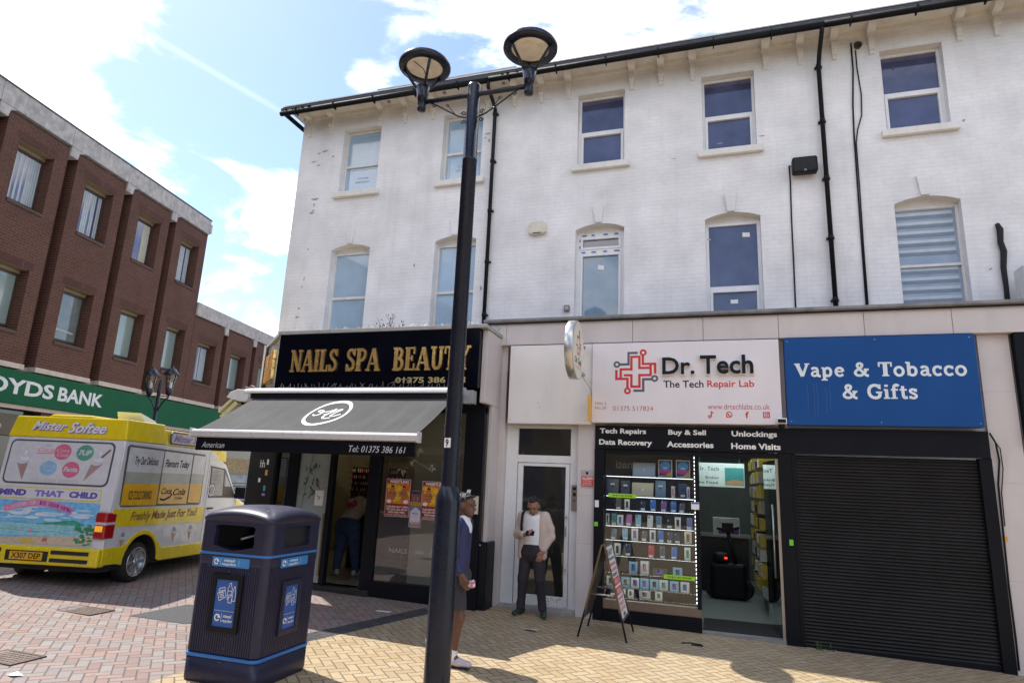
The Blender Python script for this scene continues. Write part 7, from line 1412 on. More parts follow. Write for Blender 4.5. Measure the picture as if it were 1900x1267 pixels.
# rear window graphic
def rrect(x0, x1, y0, y1, r, n=5):
    P = []
    for cx, cy, a0 in ((x1-r, y1-r, 0), (x0+r, y1-r, 90), (x0+r, y0+r, 180), (x1-r, y0+r, 270)):
        for k in range(n): a = R(a0+90*k/(n-1)); P.append((cx+r*math.cos(a), cy+r*math.sin(a)))
    return P
BkW = VM@Bk
q = MB(BkW); q.poly(rrect(-1.76, -.09, bz(1.395), bz(2.035), .09), 0, .006, 0); rw = q.build('rear_window', M_seal, VN)
q = MB(BkW); q.flat(rrect(-1.735, -.115, bz(1.42), bz(2.01), .075), .008, 0)
q.text('The', -1.20, -1.10, bz(1.94), bz(1.97), .0095, 5); q.text('Coca', -1.30, -1.05, bz(1.86), bz(1.93), .0095, 1, shear=.4); q.stroke([(-1.32, bz(1.84)), (-1.2, bz(1.835)), (-1.04, bz(1.85))], .012, .0095, 1)
q.ell(-.90, bz(1.87), .135, .115, .0095, 2); q.text('Coca', -1.0, -.80, bz(1.87), bz(1.92), .011, 0, shear=.4); q.text('Cola', -.98, -.80, bz(1.80), bz(1.85), .011, 0, shear=.4)
q.ell(-.545, bz(1.87), .135, .115, .0095, 3); q.text('7UP', -.65, -.44, bz(1.83), bz(1.91), .011, 0, bold=.04, shear=.25)
q.ell(-1.07, bz(1.63), .135, .105, .0095, 4); q.text('Mineral', -1.17, -.97, bz(1.645), bz(1.685), .011, 0); q.text('Water', -1.15, -.99, bz(1.585), bz(1.625), .011, 0)
q.ell(-.71, bz(1.62), .135, .115, .0095, 2); q.text('Fanta', -.82, -.60, bz(1.59), bz(1.66), .011, 0, bold=.03, shear=.2)
q.text('ICE COLD DRINKS', -1.30, -.55, bz(1.435), bz(1.475), .0095, 6)
for cx, cz, t in ((-1.50, 1.64, -.06), (-.32, 1.66, .16)):
    q.flat([(cx-.09, bz(cz+.06)), (cx+.09, bz(cz+.06)), (cx-t+.0, bz(cz-.2))], .0098, 7)
    for k, (r, dz) in enumerate(((.085, .07), (.07, .12), (.05, .165), (.025, .20))): q.ell(cx+(.02 if k % 2 else -.01), bz(cz+dz), r, .035, .0102+.0004*k, 8 if k % 2 else 9, 16)
    if t > 0: q.stroke([(cx+.05, bz(cz+.15)), (cx+.17, bz(cz+.27))], .03, .0125, 10)
q.build('graphic', [mat('milky_window', (.56, .56, .58), .25, coat=.6, var=.05), mat('faded_pink', (.62, .20, .27), .4), mat('soft_red', (.58, .13, .22), .4), mat('soft_green', (.09, .30, .22), .4), mat('soft_blue', (.22, .42, .62), .4), mat('grey_print', (.25, .25, .28), .5), mat('faint_grey', (.42, .40, .41), .5), mat('cone_brown', (.34, .22, .20), .6), mat('cream_swirl', (.64, .63, .65), .5), mat('cream_shadow', (.50, .52, .57), .5), mat('flake_brown', (.20, .10, .08), .6)], rw)
q = MB(BkW); q.poly(rrect(-1.80, -.15, bz(1.185), bz(1.355), .03), 0, .003, 0); q.poly(rrect(-1.785, -.165, bz(1.20), bz(1.34), .025), .003, .0045, 1)
for k, (w_, a, b) in enumerate((('MIND', -1.745, -1.32), ('THAT', -1.19, -.735), ('CHILD', -.645, -.205))): q.text(w_, a, b, bz(1.225), bz(1.315), .0055, 2+k % 2, bold=.06)
q.build('warning_panel', [mat('thin_yellow_line', (.6, .5, .1), .4), M_vw, mat('violet_print', (.10, .07, .32), .45), mat('mauve_print', (.22, .16, .45), .45)], VN)
# seaside mural
q = MB(BkW); mx0, mx1, mz0, mz1 = -1.80, -.13, bz(.575), bz(1.165); q.rect(mx0, mx1, mz0, mz1, .003, 0); H_ = mz1-mz0; W_ = mx1-mx0; X = lambda a: mx0+W_*a; Z = lambda b: mz0+H_*b
random.seed(21); e = 0
for k in range(46):
    e += 1; q.ell(X(random.uniform(.06, .88)), Z(random.uniform(.55, .90)), W_*random.uniform(.03, .10), H_*random.uniform(.015, .05), .0035+.00004*e, random.choice((1, 1, 0, 2)), 14)
q.flat([(X(0), Z(.18)), (X(1), Z(.18)), (X(1), Z(.47)), (X(0), Z(.47))], .006, 3)
for k in range(40): e += 1; z = random.uniform(.22, .45); x = random.uniform(0, .8); q.rect(X(x), X(x+random.uniform(.04, .18)), Z(z), Z(z+.012), .0062+.00003*k, random.choice((2, 4, 3)))
q.flat([(X(.42), Z(.46)), (X(.52), Z(.49)), (X(.62), Z(.52)), (X(.72), Z(.57)), (X(.80), Z(.58)), (X(.88), Z(.5)), (X(.88), Z(.46))], .0078, 5); q.flat([(X(.2), Z(.47)), (X(.28), Z(.50)), (X(.38), Z(.48)), (X(.42), Z(.465))], .0079, 4)
q.flat([(X(0), Z(0)), (X(1), Z(0)), (X(1), Z(.26)), (X(.75), Z(.2)), (X(.5), Z(.17)), (X(.2), Z(.13)), (X(0), Z(.12))], .0082, 6)
for k in range(34): e += 1; q.ell(X(random.uniform(.84, 1.0)-.01), Z(random.uniform(.02, .5)), W_*random.uniform(.012, .028), H_*random.uniform(.02, .05), .0085+.00004*k, random.choice((5, 7, 7)), 8)
pts = [(X(.12+.64*t), Z(.78+.17*math.sin(math.pi*t))) for t in [k/16 for k in range(17)]]; q.stroke(pts, H_*.15, .0105, 8)
def ontop(s, t0, t1, mi):
    n = len(s)
    for i, c in enumerate(s):
        if c == ' ': continue
        t = t0+(t1-t0)*(i+.5)/n; x, z = X(.12+.64*t), Z(.78+.17*math.sin(math.pi*t)); sl_ = math.atan2(H_*.17*math.pi*math.cos(math.pi*t), W_*.64); w = W_*.64*(t1-t0)/n*.8; q.text(c, x-w/2, x+w/2, z-H_*.045, z+H_*.045, .0118, mi, bold=.03, rot=sl_)
ontop('A Different Cool', .04, .44, 9); ontop('ICE CREAM World', .50, .98, 10)
q.flat([(X(.33), Z(.05)), (X(.36), Z(.13)), (X(.45), Z(.08)), (X(.5), Z(.04)), (X(.4), Z(.02))], .0119, 11); q.stroke([(X(.55), Z(.14)), (X(.565), Z(.19)), (X(.58), Z(.14))], .008, .0119, 12); q.flat([(X(.54), Z(.07)), (X(.59), Z(.07)), (X(.583), Z(.14)), (X(.547), Z(.14))], .0121, 12)
q.flat([(X(.40), Z(.25)), (X(.415), Z(.37)), (X(.43), Z(.25))], .0121, 8)
q.build('beach_mural', [mat('mural_sky', (.16, .42, .66), .4, var=.25, scale=14), mat('mural_cloud', (.58, .64, .70), .4), mat('mural_pale', (.40, .60, .70), .4), mat('mural_sea', (.25, .50, .55), .4, var=.2, scale=18), mat('mural_teal', (.10, .38, .42), .4), mat('mural_green', (.05, .30, .20), .4, var=.3, scale=20), mat('mural_sand', (.52, .42, .32), .4, var=.15, scale=20), mat('mural_leaf', (.06, .20, .08), .4), mat('mural_pink', (.62, .22, .38), .4), mat('mural_white', (.6, .5, .6), .4), mat('mural_violet', (.12, .03, .30), .4), mat('mural_yellow', (.6, .42, .05), .4), mat('mural_red', (.5, .12, .12), .4)], VN)
q = MB(VM@Fr((0, -.792, 2.08), (1, 0, 0), (0, .02, .31))); 
for dx, dy, mi, bo in ((.012, -.012, 0, .05), (0, 0, 1, .02)):
    q.text('Mister', -1.48+dx, -.92+dx, .10+dy, .235+dy, .012+.002*mi, mi, bold=bo, shear=.45); q.text('Softee', -.90+dx, -.28+dx, .075+dy, .235+dy, .012+.002*mi, mi, bold=bo, shear=.45)
q.build('lettering', [mat('mauve_shadow', (.22, .16, .36), .4), mat('silver_white', (.68, .66, .68), .4)], VN)
# side window, lettering
SW = VM@S
q = MB(SW); q.poly([(-.70, 1.16), (-.73, 1.98), (-.69, 2.02), (1.30, 1.965), (1.35, 1.92), (1.36, 1.13), (1.32, 1.10), (-.66, 1.12)], -.005, .010, 0); sw = q.build('side_window', M_seal, VN)
q = MB(SW); 
for a, b in ((-.69, .13), (.155, .935), (.97, 1.335)):
    t = lambda x: 2.0-.027*(x+.7)
    q.flat([(a, 1.63), (b, 1.615), (b, t(b)-.01), (a, t(a)-.01)], .012, 0); q.flat([(a, 1.46), (b, 1.45), (b, 1.615), (a, 1.63)], .0122, 1); q.flat([(a, 1.145), (b, 1.125), (b, 1.45), (a, 1.46)], .0121, 2)
q.text('Try Our Delicious', -.53, .02, 1.70, 1.86, .0135, 3, shear=.25, bold=.02); q.text('Flavours Today', .20, .86, 1.68, 1.84, .0135, 3, shear=.25, bold=.02); q.text('ICE COLD DRINKS', -.55, -.02, 1.22, 1.35, .0135, 3, bold=.02); q.text('Coca', .21, .48, 1.29, 1.39, .0135, 3, shear=.4, bold=.02); q.text('Cola', .52, .86, 1.27, 1.38, .0135, 3, shear=.4, bold=.02); q.stroke([(.2, 1.22), (.3, 1.20), (.45, 1.245), (.5, 1.29)], .03, .0135, 3); q.text('Coke', .58, .80, 1.205, 1.25, .0135, 3, shear=.2, bold=.02)
q.build('graphic', [mat('window_white', (.58, .58, .60), .2, coat=.5), mat('window_grey', (.36, .38, .33), .2, coat=.5), mat('window_amber', (.68, .38, .02), .2, coat=.5), M_navyink], sw)
q = MB(SW); q.text('Freshly Made Just For You!', -.42, 1.30, .875, 1.045, .010, bold=.02, shear=.3); q.build('lettering', mat('brown_red_print', (.20, .05, .02), .5), VN)
q = MB(VM@Fr((XR+.010, .0, 0), (0, 1, 0), (0, 0, 1))); q.poly(rrect(.22, 1.42, 2.085, 2.285, .06), 0, .012, 0); q.poly(rrect(.25, 1.39, 2.105, 2.265, .05), .012, .016, 1); q.text('Mister Softee', .30, 1.34, 2.125, 2.25, .0185, 2, bold=.03, shear=.4); q.build('name_board', [M_seal, mat('lilac_board', (.55, .50, .60), .4), mat('violet_grey_print', (.22, .17, .33), .4)], VN)
random.seed(31); q = MB(SW)
for k in range(60):
    y = random.uniform(-.62, 1.42); z = random.uniform(.52, .80); 
    if (y-RW_)**2+(z-.29)**2 < .27: continue
    a = random.uniform(0, 3); q.stroke([(y, z), (y+.018*math.cos(a), z+.018*math.sin(a)), (y+.03*math.cos(a+.8), z+.03*math.sin(a+.8))], .006, .0035+.00003*k, random.choice((0, 1, 2)))
for y in (-.52, .72, 1.18):
    q.flat([(y-.05, .66), (y+.05, .66), (y, .52)], .005, 3); q.ell(y, .68, .055, .03, .0055, 4, 14); q.ell(y+.005, .715, .04, .025, .006, 2, 14); q.ell(y, .745, .022, .016, .0065, 1, 12)
q.build('painted_cones', [mat('confetti_yellow', (.6, .45, .1), .4), mat('confetti_red', (.55, .15, .12), .4), mat('confetti_blue', (.12, .28, .6), .4), mat('wafer', (.45, .30, .14), .5), mat('vanilla', (.62, .60, .52), .5)], VN)
# cab
q = MB(SW); q.poly([(1.57, 1.78), (2.06, 1.73), (2.56, 1.20), (1.60, 1.21)], -.004, .006, 0); cw = q.build('cab_window', M_seal, VN)
q = MB(SW); q.flat([(1.60, 1.75), (2.00, 1.71), (2.06, 1.24), (1.63, 1.24)], .008, 0); q.flat([(2.06, 1.66), (2.11, 1.62), (2.50, 1.23), (2.11, 1.235)], .008, 0); q.build('glass', mat_pane('cab_glass', (.16, .15, .13), .05, var=.5), cw)
q = MB(SW); q.ring(1.66, 1.34, .10, .10, .022, .010, 0, 24); q.build('steering_wheel', mat('pale_wheel', (.55, .55, .55), .4), cw)
q = MB(); q.box(XR, XR+.012, -.70, 1.5, .640, .655); q.build('rubbing_strip', M_seal, VN, local=True) if False else None
q = MB(SW); q.stroke([(1.47, 2.04), (1.47, 1.12)], .007, .003); q.stroke([(-.82, 1.98), (-.86, .58)], .006, .003); q.build('panel_seam', M_seal, VN)
q = MB(SW); q.poly(rrect(.42, .58, .60, .74, .03), 0, .006); q.build('filler_flap', M_vw, VN, bevel=.003)
q = MB(SW); q.stroke([(1.54, 1.80), (1.54, .46)], .008, .003); q.stroke([(2.58, 1.2), (2.45, .8), (2.3, .6)], .008, .003); q.build('door_gap', M_seal, VN); q = MB(SW); q.box(1.60, 1.78, 1.01, 1.035, .0, .025); q.build('door_handle', M_black, VN, bevel=.006)
q = MB(VM); q.box(XR+.02, XR+.24, 2.48, 2.58, 1.18, 1.40); q.tube([(XR, 2.55, 1.22), (XR+.12, 2.54, 1.25)], .025, 8); q.build('wing_mirror', M_black, VN, bevel=.03)
q = MB(VM); q.add([(XL+.1, 2.13, 1.79), (XR-.1, 2.13, 1.79), (XR-.06, 2.62, 1.225), (XL+.06, 2.62, 1.225)], [(0, 1, 2, 3)]); q.v = [tuple(Vector(p)+(VM.to_3x3()@Vector((0, .012, .012)))) for p in q.v]; q.build('windscreen', M_vg, VN)
def wheel(x, y, out):
    ax = VM@Fr((x, y, .29), (0, 1, 0), (0, 0, 1)) if out > 0 else VM@Fr((x, y, .29), (0, -1, 0), (0, 0, 1))
    q = MB(ax); q.lathe([(.19, -.01), (.215, .0), (.26, .004), (.285, -.02), (.30, -.05), (.30, -.18), (.28, -.21), (.2, -.215)], n=36, cap=False); w = q.build('wheel', M_rubber, VN)
    q = MB(ax); q.lathe([(.215, -.004), (.212, .006), (.20, .004), (.19, -.05), (.03, -.05)], n=32, cap=False)
    for k in range(6):
        a = R(60*k+14); b = R(60*k-14); q.add([(.05*math.cos(a), .05*math.sin(a), -.012), (.05*math.cos(b), .05*math.sin(b), -.012), (.2*math.cos(b+.08), .2*math.sin(b+.08), -.004), (.2*math.cos(a-.08), .2*math.sin(a-.08), -.004), (.05*math.cos(a), .05*math.sin(a), -.045), (.05*math.cos(b), .05*math.sin(b), -.045), (.2*math.cos(b+.08), .2*math.sin(b+.08), -.045), (.2*math.cos(a-.08), .2*math.sin(a-.08), -.045)], [(0, 1, 2, 3), (0, 3, 7, 4), (1, 5, 6, 2)])
    q.lathe([(.055, -.012), (.05, .0), (.001, .002)], n=18, cap=False); q.build('rim', mat('alloy_rim', (.50, .50, .52), .3, .7), w)
    q = MB(ax); q.lathe([(.205, -.052), (.001, -.053)], n=24, cap=False); q.build('brake_disc', M_rubber, w)
q = MB(FVAN)
for yc, r in ((RW_, .398), (FW_, .388)): P = arcpts(yc, r); q.add([(y, z, XL+.03) for y, z in P]+[(y, z, XR-.003) for y, z in P], [(k, k+1, len(P)+k+1, len(P)+k) for k in range(len(P)-1)], 0, True)
q.build('wheel_arch_liner', M_rubber, VN, local=True)
for x, out in ((XR-.04, 1), (XL+.04, -1)):
    for y in (RW_, FW_): wheel(x, y, out)
q = MB(VM); q.box(XL+.1, XR-.1, -.8, 3.3, .22, .34); q.tube([(XL+.1, RW_, .29), (XR-.1, RW_, .29)], .05, 8); q.build('underbody', M_rubber, VN)
q = MB(VM); q.add([(-.92, .25, 2.40), (-.42, .25, 2.40), (-.42, .62, 2.36), (-.92, .62, 2.36), (-.90, .15, 2.58), (-.48, .15, 2.57), (-.44, .5, 2.47), (-.88, .5, 2.48)], [(0, 3, 2, 1), (4, 5, 6, 7), (0, 1, 5, 4), (1, 2, 6, 5), (2, 3, 7, 6), (3, 0, 4, 7)]); q.build('roof_hatch', mat('translucent_white', (.62, .66, .66), .3, var=.05), VN, bevel=.012)
# ------------------------------------------------------------------ bank building
th = math.radians(-10.166664); KB = -15.2108; db = Vector((math.sin(th), math.cos(th), 0)); nb = Vector((math.cos(th), -math.sin(th), 0))
FB = Fr(nb*KB, db, (0, 0, 1)); BB = thing('bank_building', 'dark red brick bank building with concrete parapet and deep set windows', 'building', nb*KB+db*16)
M_rb = mat_brick('dark_red_brick', (.118, .046, .030), (.090, .037, .026), (.130, .092, .075), bumps=.5, ms=.009, stain=0.0)
M_conc = mat('parapet_concrete', (.42, .39, .37), .85, var=.22, scale=5, dirt=.55, bump=.3, bscale=30); M_brown = mat('brown_frame', (.06, .04, .028), .5); M_cream = mat('cream_band', (.50, .42, .36), .7, var=.1, dirt=.3)
M_blind = mat_pane('blind_glass', (.26, .33, .31), .15, var=.08); M_vblind = mat('pale_blind_slat', (.45, .50, .52), .5)
def bay(t0, t1, rows, ztop, root, depth=.33):
    """projecting brick bay from t0 to t1 with one deep window opening per row"""
    q = MB(FB); a, b = t0+.42, t1-.40; zz = [4.36]
    def face(x0, x1, z0, z1): q.add([(x0, z0, 0), (x1, z0, 0), (x1, z1, 0), (x0, z1, 0)], [(0, 1, 2, 3)])
    face(t0, a, 4.36, ztop); face(b, t1, 4.36, ztop); z = 4.36
    for z0, z1 in rows:
        face(a, b, z, z0); z = z1
        for (x0, y0, x1, y1) in ((a, z0, a, z1), (b, z1, b, z0), (a, z1, b, z1)): q.add([(x0, y0, 0), (x1, y1, 0), (x1, y1, -depth), (x0, y0, -depth)], [(0, 1, 2, 3)])
    face(a, b, z, ztop)
    for x in (t0, t1): q.add([(x, 4.36, 0), (x, ztop, 0), (x, ztop, -.34), (x, 4.36, -.34)], [(0, 1, 2, 3)])
    q.add([(t0, 4.36, 0), (t1, 4.36, 0), (t1, 4.36, -.34), (t0, 4.36, -.34)], [(0, 1, 2, 3)])
    q.build('brick_bay', M_rb, root)
    return a, b
def bwin(a, b, z0, z1, kind, root, seed, depth=.33):
    f = MB(FB); w = .05
    f.box(a, a+w, z0+.12, z1-.10, -depth-.04, -depth+.03); f.box(b-w, b, z0+.12, z1-.10, -depth-.04, -depth+.03); f.box(a+w, b-w, z1-.17, z1-.10, -depth-.04, -depth+.03); f.box(a+w, b-w, z0+.12, z0+.17, -depth-.04, -depth+.03)
    fo = f.build('window', M_brown, root); p = MB(FB); p.rect(a+w, b-w, z0+.17, z1-.17, -depth, 0); p.build('pane', {'blind': M_blind, 'slats': M_sky_pane, 'dark': M_sky_pane, 'reflect': mat_pane('reflecting_glass', (.16, .19, .19), .03, var=.3)}[kind], fo)
    random.seed(seed)
    if kind == 'slats':
        v = MB(FB); x = a+w
        while x < b-w-.05:
            if random.random() < .82: v.rect(x, x+.062, z0+.18, z1-.18, -depth+.004)
            x += .07
        v.build('blind', M_vblind, fo)
    if kind == 'dark': v = MB(FB); v.rect(b-w-.34, b-w-.02, z0+.18, z1-.18, -depth+.004); v.build('blind', mat('cream_blind', (.5, .48, .38), .5), fo)
    if kind == 'reflect': v = MB(FB); v.rect(a+w+.02, a+w+.30, z0+.19, z0+.75, -depth+.003, 0); v.stroke([(a+w+.28, z0+.18), (a+w+.28, z0+.85)], .02, -depth+.0045, 1); v.stroke([(a+w, z0+.46), (b-w-.1, z0+.42)], .05, -depth+.005, 1); v.build('room_beyond', [mat('dim_room', (.05, .07, .10), .5), mat('pale_bar', (.42, .43, .42), .5)], fo)
    s = MB(FB); s.add([(a, z0+.0, .03), (b, z0+.0, .03), (b, z0+.10, -depth+.02), (a, z0+.10, -depth+.02), (a, z0-.07, .03), (b, z0-.07, .03), (a, z0-.07, -.01), (b, z0-.07, -.01)], [(0, 1, 2, 3), (4, 5, 1, 0), (4, 6, 7, 5)]); s.build('sill', mat_brick('sill_brick', (.10, .06, .05), (.08, .055, .05), (.14, .11, .09), bw=.075, bh=.3), fo)
    h = MB(FB); h.box(a-.0, b+.0, z1-.10, z1-.0015, -depth-.02, -depth+.05); h.box(a+.02, b-.02, z1-.012, z1-.0015, -depth+.05, -.02); h.build('lintel', mat('warm_lit_lintel', (.26, .20, .12), .7), fo)  # yellow light on the lintel ends is put into this colour
    k = MB(FB); x = a-.1
    while x < b+.06: k.box(x, x+.066, z1+.004, z1+.215, -.01, .0025); x += .075
    k.build('soldier_course', mat_brick('soldier_brick', (.10, .042, .033), (.08, .036, .030), (.12, .085, .075), bw=2, bh=2), fo)
BT = [8.24, 10.48, 12.72, 14.97, 17.22, 19.44]
kinds = {0: ('blind', 'slats'), 1: ('blind', 'slats'), 2: ('blind', 'slats'), 3: ('reflect', 'slats'), 4: ('blind', 'dark'), 5: ('blind', 'slats')}
for i, t0 in enumerate(BT):
    t1 = (BT[i+1]-.35) if i < 5 else 21.27
    a, b = bay(t0, t1, [(5.18, 6.86), (8.47, 10.15)], 10.72, BB)
    bwin(a, b, 5.18, 6.86, kinds[i][0], BB, i+40); bwin(a, b, 8.47, 10.15, kinds[i][1], BB, i+50)
q = MB(FB); q.box(-16, 6.0, -1, 11.2, -9, 0); q.build('unseen_near_wall', M_rb, BB)  # unseen run of wall, added to block skylight around the van
q = MB(FB); q.add([(6, 4.2, -.34), (21.25, 4.2, -.34), (21.25, 10.9, -.34), (6, 10.9, -.34)], [(0, 1, 2, 3)]); q.add([(21.268, 0, 0), (21.268, 0, -9), (21.268, 11.2, -9), (21.268, 11.2, 0)], [(0, 1, 2, 3)]); q.add([(6, 0, -9), (21.26, 0, -9), (21.26, 11.2, -9), (6, 11.2, -9)], [(0, 1, 2, 3)]); q.add([(6, 11.2, -9), (21.26, 11.2, -9), (21.26, 11.2, -.4), (6, 11.2, -.4)], [(0, 1, 2, 3)]); q.build('brick_wall', M_rb, BB)
q = MB(FB)
for i, t0 in enumerate(BT):
    t1 = (BT[i+1]-.35) if i < 5 else 21.30
    q.box(t0-.345, t1-.003, 10.80, 11.36, -.45, .06); q.poly([(t0-.33, 10.80), (t0-.33, 10.50), (t0-.06, 10.50), (t0-.03, 10.70), (t0+.16, 10.80)], -.30, .05)
q.box(21.22, 21.36, 10.86, 11.22, -.4, .09); q.build('parapet', M_conc, BB, bevel=.012)
q = MB(FB); q.box(6, 21.3, 11.362, 11.40, -.5, .08); q.build('coping', mat('coping_felt', (.10, .10, .10), .8), BB)
q = MB(FB)
for i, t0 in enumerate(BT):
    t1 = (BT[i+1]-.35) if i < 5 else 21.27
    q.box(t0, t1, 4.22, 4.358, -.3, .05); q.box(t0-.35, t0, 4.22, 4.33, -.34, -.2)
q.build('cream_band', M_cream, BB, bevel=.008)
# lower wing
LW = thing('low_brick_building', 'lower two storey brick building beyond the bank with the same concrete parapet', 'building', nb*KB+db*26)
LT = [21.29, 23.53, 25.77, 28.01, 30.25]
for i, t0 in enumerate(LT):
    t1 = t0+1.95; a, b = bay(t0, t1, [(5.05, 6.68)], 7.50, LW); a -= .1; bwin(a+.1, b, 5.05, 6.68, ('slats', 'blind', 'blind', 'slats', 'blind')[i], LW, 60+i)
q = MB(FB); q.add([(21.27, 4.1, -.34), (33, 4.1, -.34), (33, 7.9, -.34), (21.27, 7.9, -.34)], [(0, 1, 2, 3)]); q.add([(21.27, 8.0, -.4), (33, 8.0, -.4), (33, 8.0, -9), (21.27, 8.0, -9)], [(0, 1, 2, 3)]); q.add([(33, 0, 0), (33, 0, -9), (33, 8, -9), (33, 8, 0)], [(0, 1, 2, 3)]); q.add([(21.28, 0, -9), (33, 0, -9), (33, 8, -9), (21.28, 8, -9)], [(0, 1, 2, 3)]); q.build('brick_wall', M_rb, LW)
for t0 in LT:
    q = MB(FB); q.box(t0, t0+2.237, 7.55, 8.06, -.45, .06); q.poly([(t0+1.90, 7.55), (t0+1.98, 7.25), (t0+2.2, 7.25), (t0+2.2, 7.55)], -.3, .05); q.build('parapet', M_conc, LW, bevel=.012)
    q = MB(FB); q.box(t0, t0+1.95, 4.22, 4.358, -.3, .05); q.build('cream_band', M_cream, LW, bevel=.008)
# bank sign and shop fronts below
SGN = thing('bank_sign', 'long green bank fascia sign with white lettering', 'sign', nb*KB+db*16+Vector((0, 0, 3.3)))
q = MB(FB); q.box(6, 27.5, 3.30, 4.17, -.2, .12); q.build('board', mat('bank_green', (.007, .090, .038), .6, var=.06, scale=2, spec=.15), SGN, bevel=.01)
q = MB(FB); q.text('LLOYDS', 12.86, 15.62, 3.55, 3.95, .124, bold=.03); q.text('BANK', 15.78, 17.42, 3.555, 3.945, .124, bold=.03); q.build('lettering', mat('bank_white', (.62, .64, .64), .5), SGN)
q = MB(FB); q.box(6, 27.5, 3.19, 3.295, -.2, .06); q.build('lower_trim', M_cream, SGN)
SF = thing('street_shop_front', 'dark brown shop fronts under the green bank sign', 'shop front', nb*KB+db*16)
q = MB(FB); q.add([(6, -.1, -.3), (33, -.1, -.3), (33, 3.3, -.3), (6, 3.3, -.3)], [(0, 1, 2, 3)]); q.build('glazing', mat_pane('shop_dark_glass', (.03, .028, .022), .06), SF)
q = MB(FB); q.box(6, 15.4, 2.50, 3.05, -.28, -.05); q.build('brown_fascia', mat('brown_fascia', (.09, .065, .04), .4), SF); q = MB(FB); q.text('GRAYS 01270', 13.2, 14.42, 2.66, 2.78, -.046, bold=.02); q.build('lettering', M_cream, SF)
q = MB(FB); q.box(6, 14.5, 1.95, 2.45, -.28, -.10); q.build('red_panel', mat('red_panel', (.35, .03, .025), .45), SF); q = MB(FB); q.text('DO', 13.6, 14.1, 2.06, 2.34, -.096, bold=.03); q.build('window_lettering', mat('pale_red', (.6, .3, .28), .5), SF)
q = MB(FB)
for t in (8, 10.2, 12.4, 15.5, 17.7, 20, 22.3, 24.1): q.box(t, t+.45, -.15, 3.19, -.29, -.02)
q.build('brick_pier', M_rb, SF)
q = MB(FB); q.box(24.6, 27.6, 1.75, 2.35, -.28, .0); q.build('pebble_panel', mat('pebble_dash', (.34, .25, .13), .95, var=.5, scale=16, bump=.8, bscale=40), SF)
q = MB(FB); q.box(24.9, 27.4, 1.35, 1.72, -.28, -.1); q.box(24.6, 27.6, .3, 1.33, -.28, -.15); q.build('stall_panel', mat('pale_panel', (.33, .35, .35), .5, var=.3, scale=3), SF); q = MB(FB)
for k in range(5): q.box(25.0, 27.0, .55+.16*k, .58+.16*k, -.15, -.12)
q.build('red_rail', mat('dull_red_rail', (.16, .03, .03), .5), SF)
# lantern lamp near the bank
lx, ly = -14.15, 13.0; LL = thing('lantern_lamp', 'black twin lantern street lamp standing before the bank', 'street lamp', (lx, ly, gz(lx)))
q = MB(); q.lathe([(.11, gz(lx)), (.10, .8), (.06, .95), (.05, 2.2), (.045, 3.75), (.05, 3.8), (.035, 4.1), (.02, 4.15)], (lx, ly, 0), 14); q.build('pole', M_lamp, LL)
for s in (-1, 1):
    hx = lx+s*.36; hy = ly-s*.02
    q = MB(); q.tube([(lx, ly, 3.25), (lx+s*.10, ly, 3.42), (lx+s*.22, ly, 3.58), (hx, hy, 3.66), (hx, hy, 3.72)], .022, 8); q.tube([(lx, ly, 3.72), (lx+s*.18, ly, 3.70), (hx, hy, 3.69)], .012, 6); q.build('scroll_arm', M_lamp, LL)
    q = MB(); q.lathe([(.0, 3.70), (.05, 3.72), (.09, 3.82), (.095, 3.90), (.0, 3.90)], (hx, hy, 0), 14, cap=False); q.lathe([(.20, 4.26), (.205, 4.28), (.14, 4.36), (.09, 4.43), (.03, 4.46), (.02, 4.52), (.001, 4.53)], (hx, hy, 0), 16, cap=False); q.lathe([(.20, 4.26), (.12, 4.28), (.001, 4.28)], (hx, hy, 0), 16, cap=False)
    for k in range(6): a = R(60*k); q.tube([(hx+.09*math.cos(a), hy+.09*math.sin(a), 3.90), (hx+.145*math.cos(a), hy+.145*math.sin(a), 4.27)], .008, 5)
    lh = q.build('lantern', M_lamp, LL); q = MB(); q.lathe([(.082, 3.90), (.135, 4.27)], (hx, hy, 0), 12, cap=False); q.build('glass', mat_glass('lantern_glass', (.9, .9, .88)), lh); q = MB(); q.lathe([(.001, 3.90), (.055, 3.91), (.055, 4.06), (.001, 4.08)], (hx, hy, 0), 12, cap=False); q.build('bulb', mat('milk_bulb', (.75, .74, .78), .3), lh)
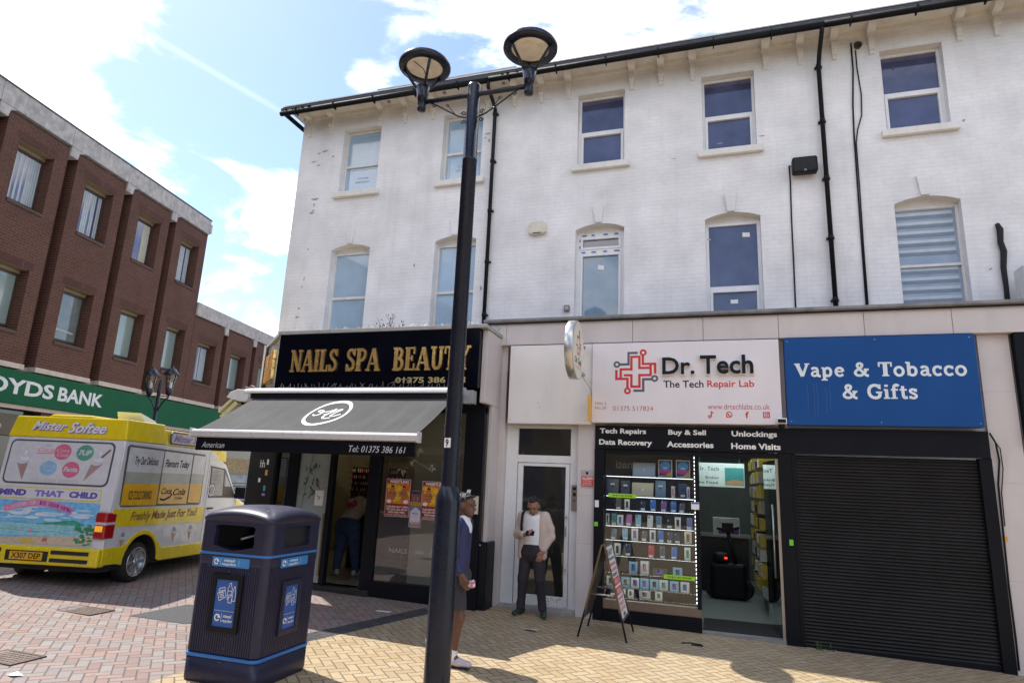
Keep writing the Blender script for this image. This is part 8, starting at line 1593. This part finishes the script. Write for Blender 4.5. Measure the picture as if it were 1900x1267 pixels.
# ------------------------------------------------------------------ litter
def scrap(label, x, y, pts, m, dz=.004):
    q = MB(); q.add([(x+a, y+b, gz(x+a)+dz+c) for a, b, c in pts], [tuple(range(len(pts)))]); tag(q.build('litter', m), label, 'litter')
scrap('flattened white paper strip on the dark paving left of the lamp post', -4.40, 8.25, [(-.12, -.02, 0), (.10, -.03, .006), (.13, .03, .012), (-.1, .03, .004)], M_label)
scrap('clear crumpled wrapper on the paving before the white door', -2.33, 8.37, [(-.1, -.02, .004), (.0, -.05, .02), (.12, .0, .01), (.05, .05, .025), (-.06, .04, .012)], mat('clear_wrapper', (.5, .46, .42), .2))
scrap('small white scrap on the red paving at the bottom left', -5.71, 4.27, [(-.06, -.02, 0), (.03, -.04, .012), (.07, .03, .004), (-.03, .05, .015)], M_label)
q = MB(); x, y = -.38, 8.85; q.tube([(x-.1, y-.02, gz(x)+.01), (x, y+.03, gz(x)+.012), (x+.13, y+.0, gz(x)+.012), (x+.16, y-.05, gz(x)+.01), (x+.02, y-.06, gz(x)+.01)], .008, 6); tag(q.build('litter', M_black), 'bent black strap lying before the open shop door', 'litter')
random.seed(77)
for k in range(14):
    x, y = random.uniform(-4.5, 2.2), random.uniform(6.6, 9.2); s = random.uniform(.012, .03); q = MB(); q.flat([(x+s*math.cos(a)*random.uniform(.6, 1), y+s*math.sin(a)*random.uniform(.6, 1)) for a in [i*1.047 for i in range(6)]], gz(x)+.004)
    o = q.build('litter_fleck', mat('fleck', (.5, .47, .42), .8)); tag(o, 'tiny pale fleck of litter on the paving outside the shops', 'litter', 'tiny flecks of litter')
q = MB(); random.seed(5)
for k in range(12): x = 1.22+random.gauss(0, .06); q.tube([(x, 9.52, gz(x)), (x+random.uniform(-.05, .05), 9.5, gz(x)+random.uniform(.03, .12))], .004, 4)
tag(q.build('weed', mat('weed_green', (.05, .10, .02), .8)), 'small green weed at the foot of the black shutter', 'weed')
# ------------------------------------------------------------------ far side of the street, seen in the shop glass
OB = thing('opposite_building', 'pale brick terrace across the street, seen only in the window reflections', 'building', (0, -17, 0))
q = MB(); q.box(-30, 30, -24, -17, -1, 8.4); q.build('wall', mat_brick('buff_brick', (.20, .155, .11), (.17, .13, .095), (.14, .12, .10)), OB)
q = MB()
for x in range(-28, 29, 4): q.box(x, x+1.5, -16.99, -16.9, 4.2, 6.0); q.box(x-.6, x+2.4, -16.99, -16.9, .3, 2.8)
q.build('window', M_sky_pane, OB)
q = MB(); q.box(-30, 30, -17.3, -16.7, 8.4, 8.7); q.build('parapet', M_conc, OB)
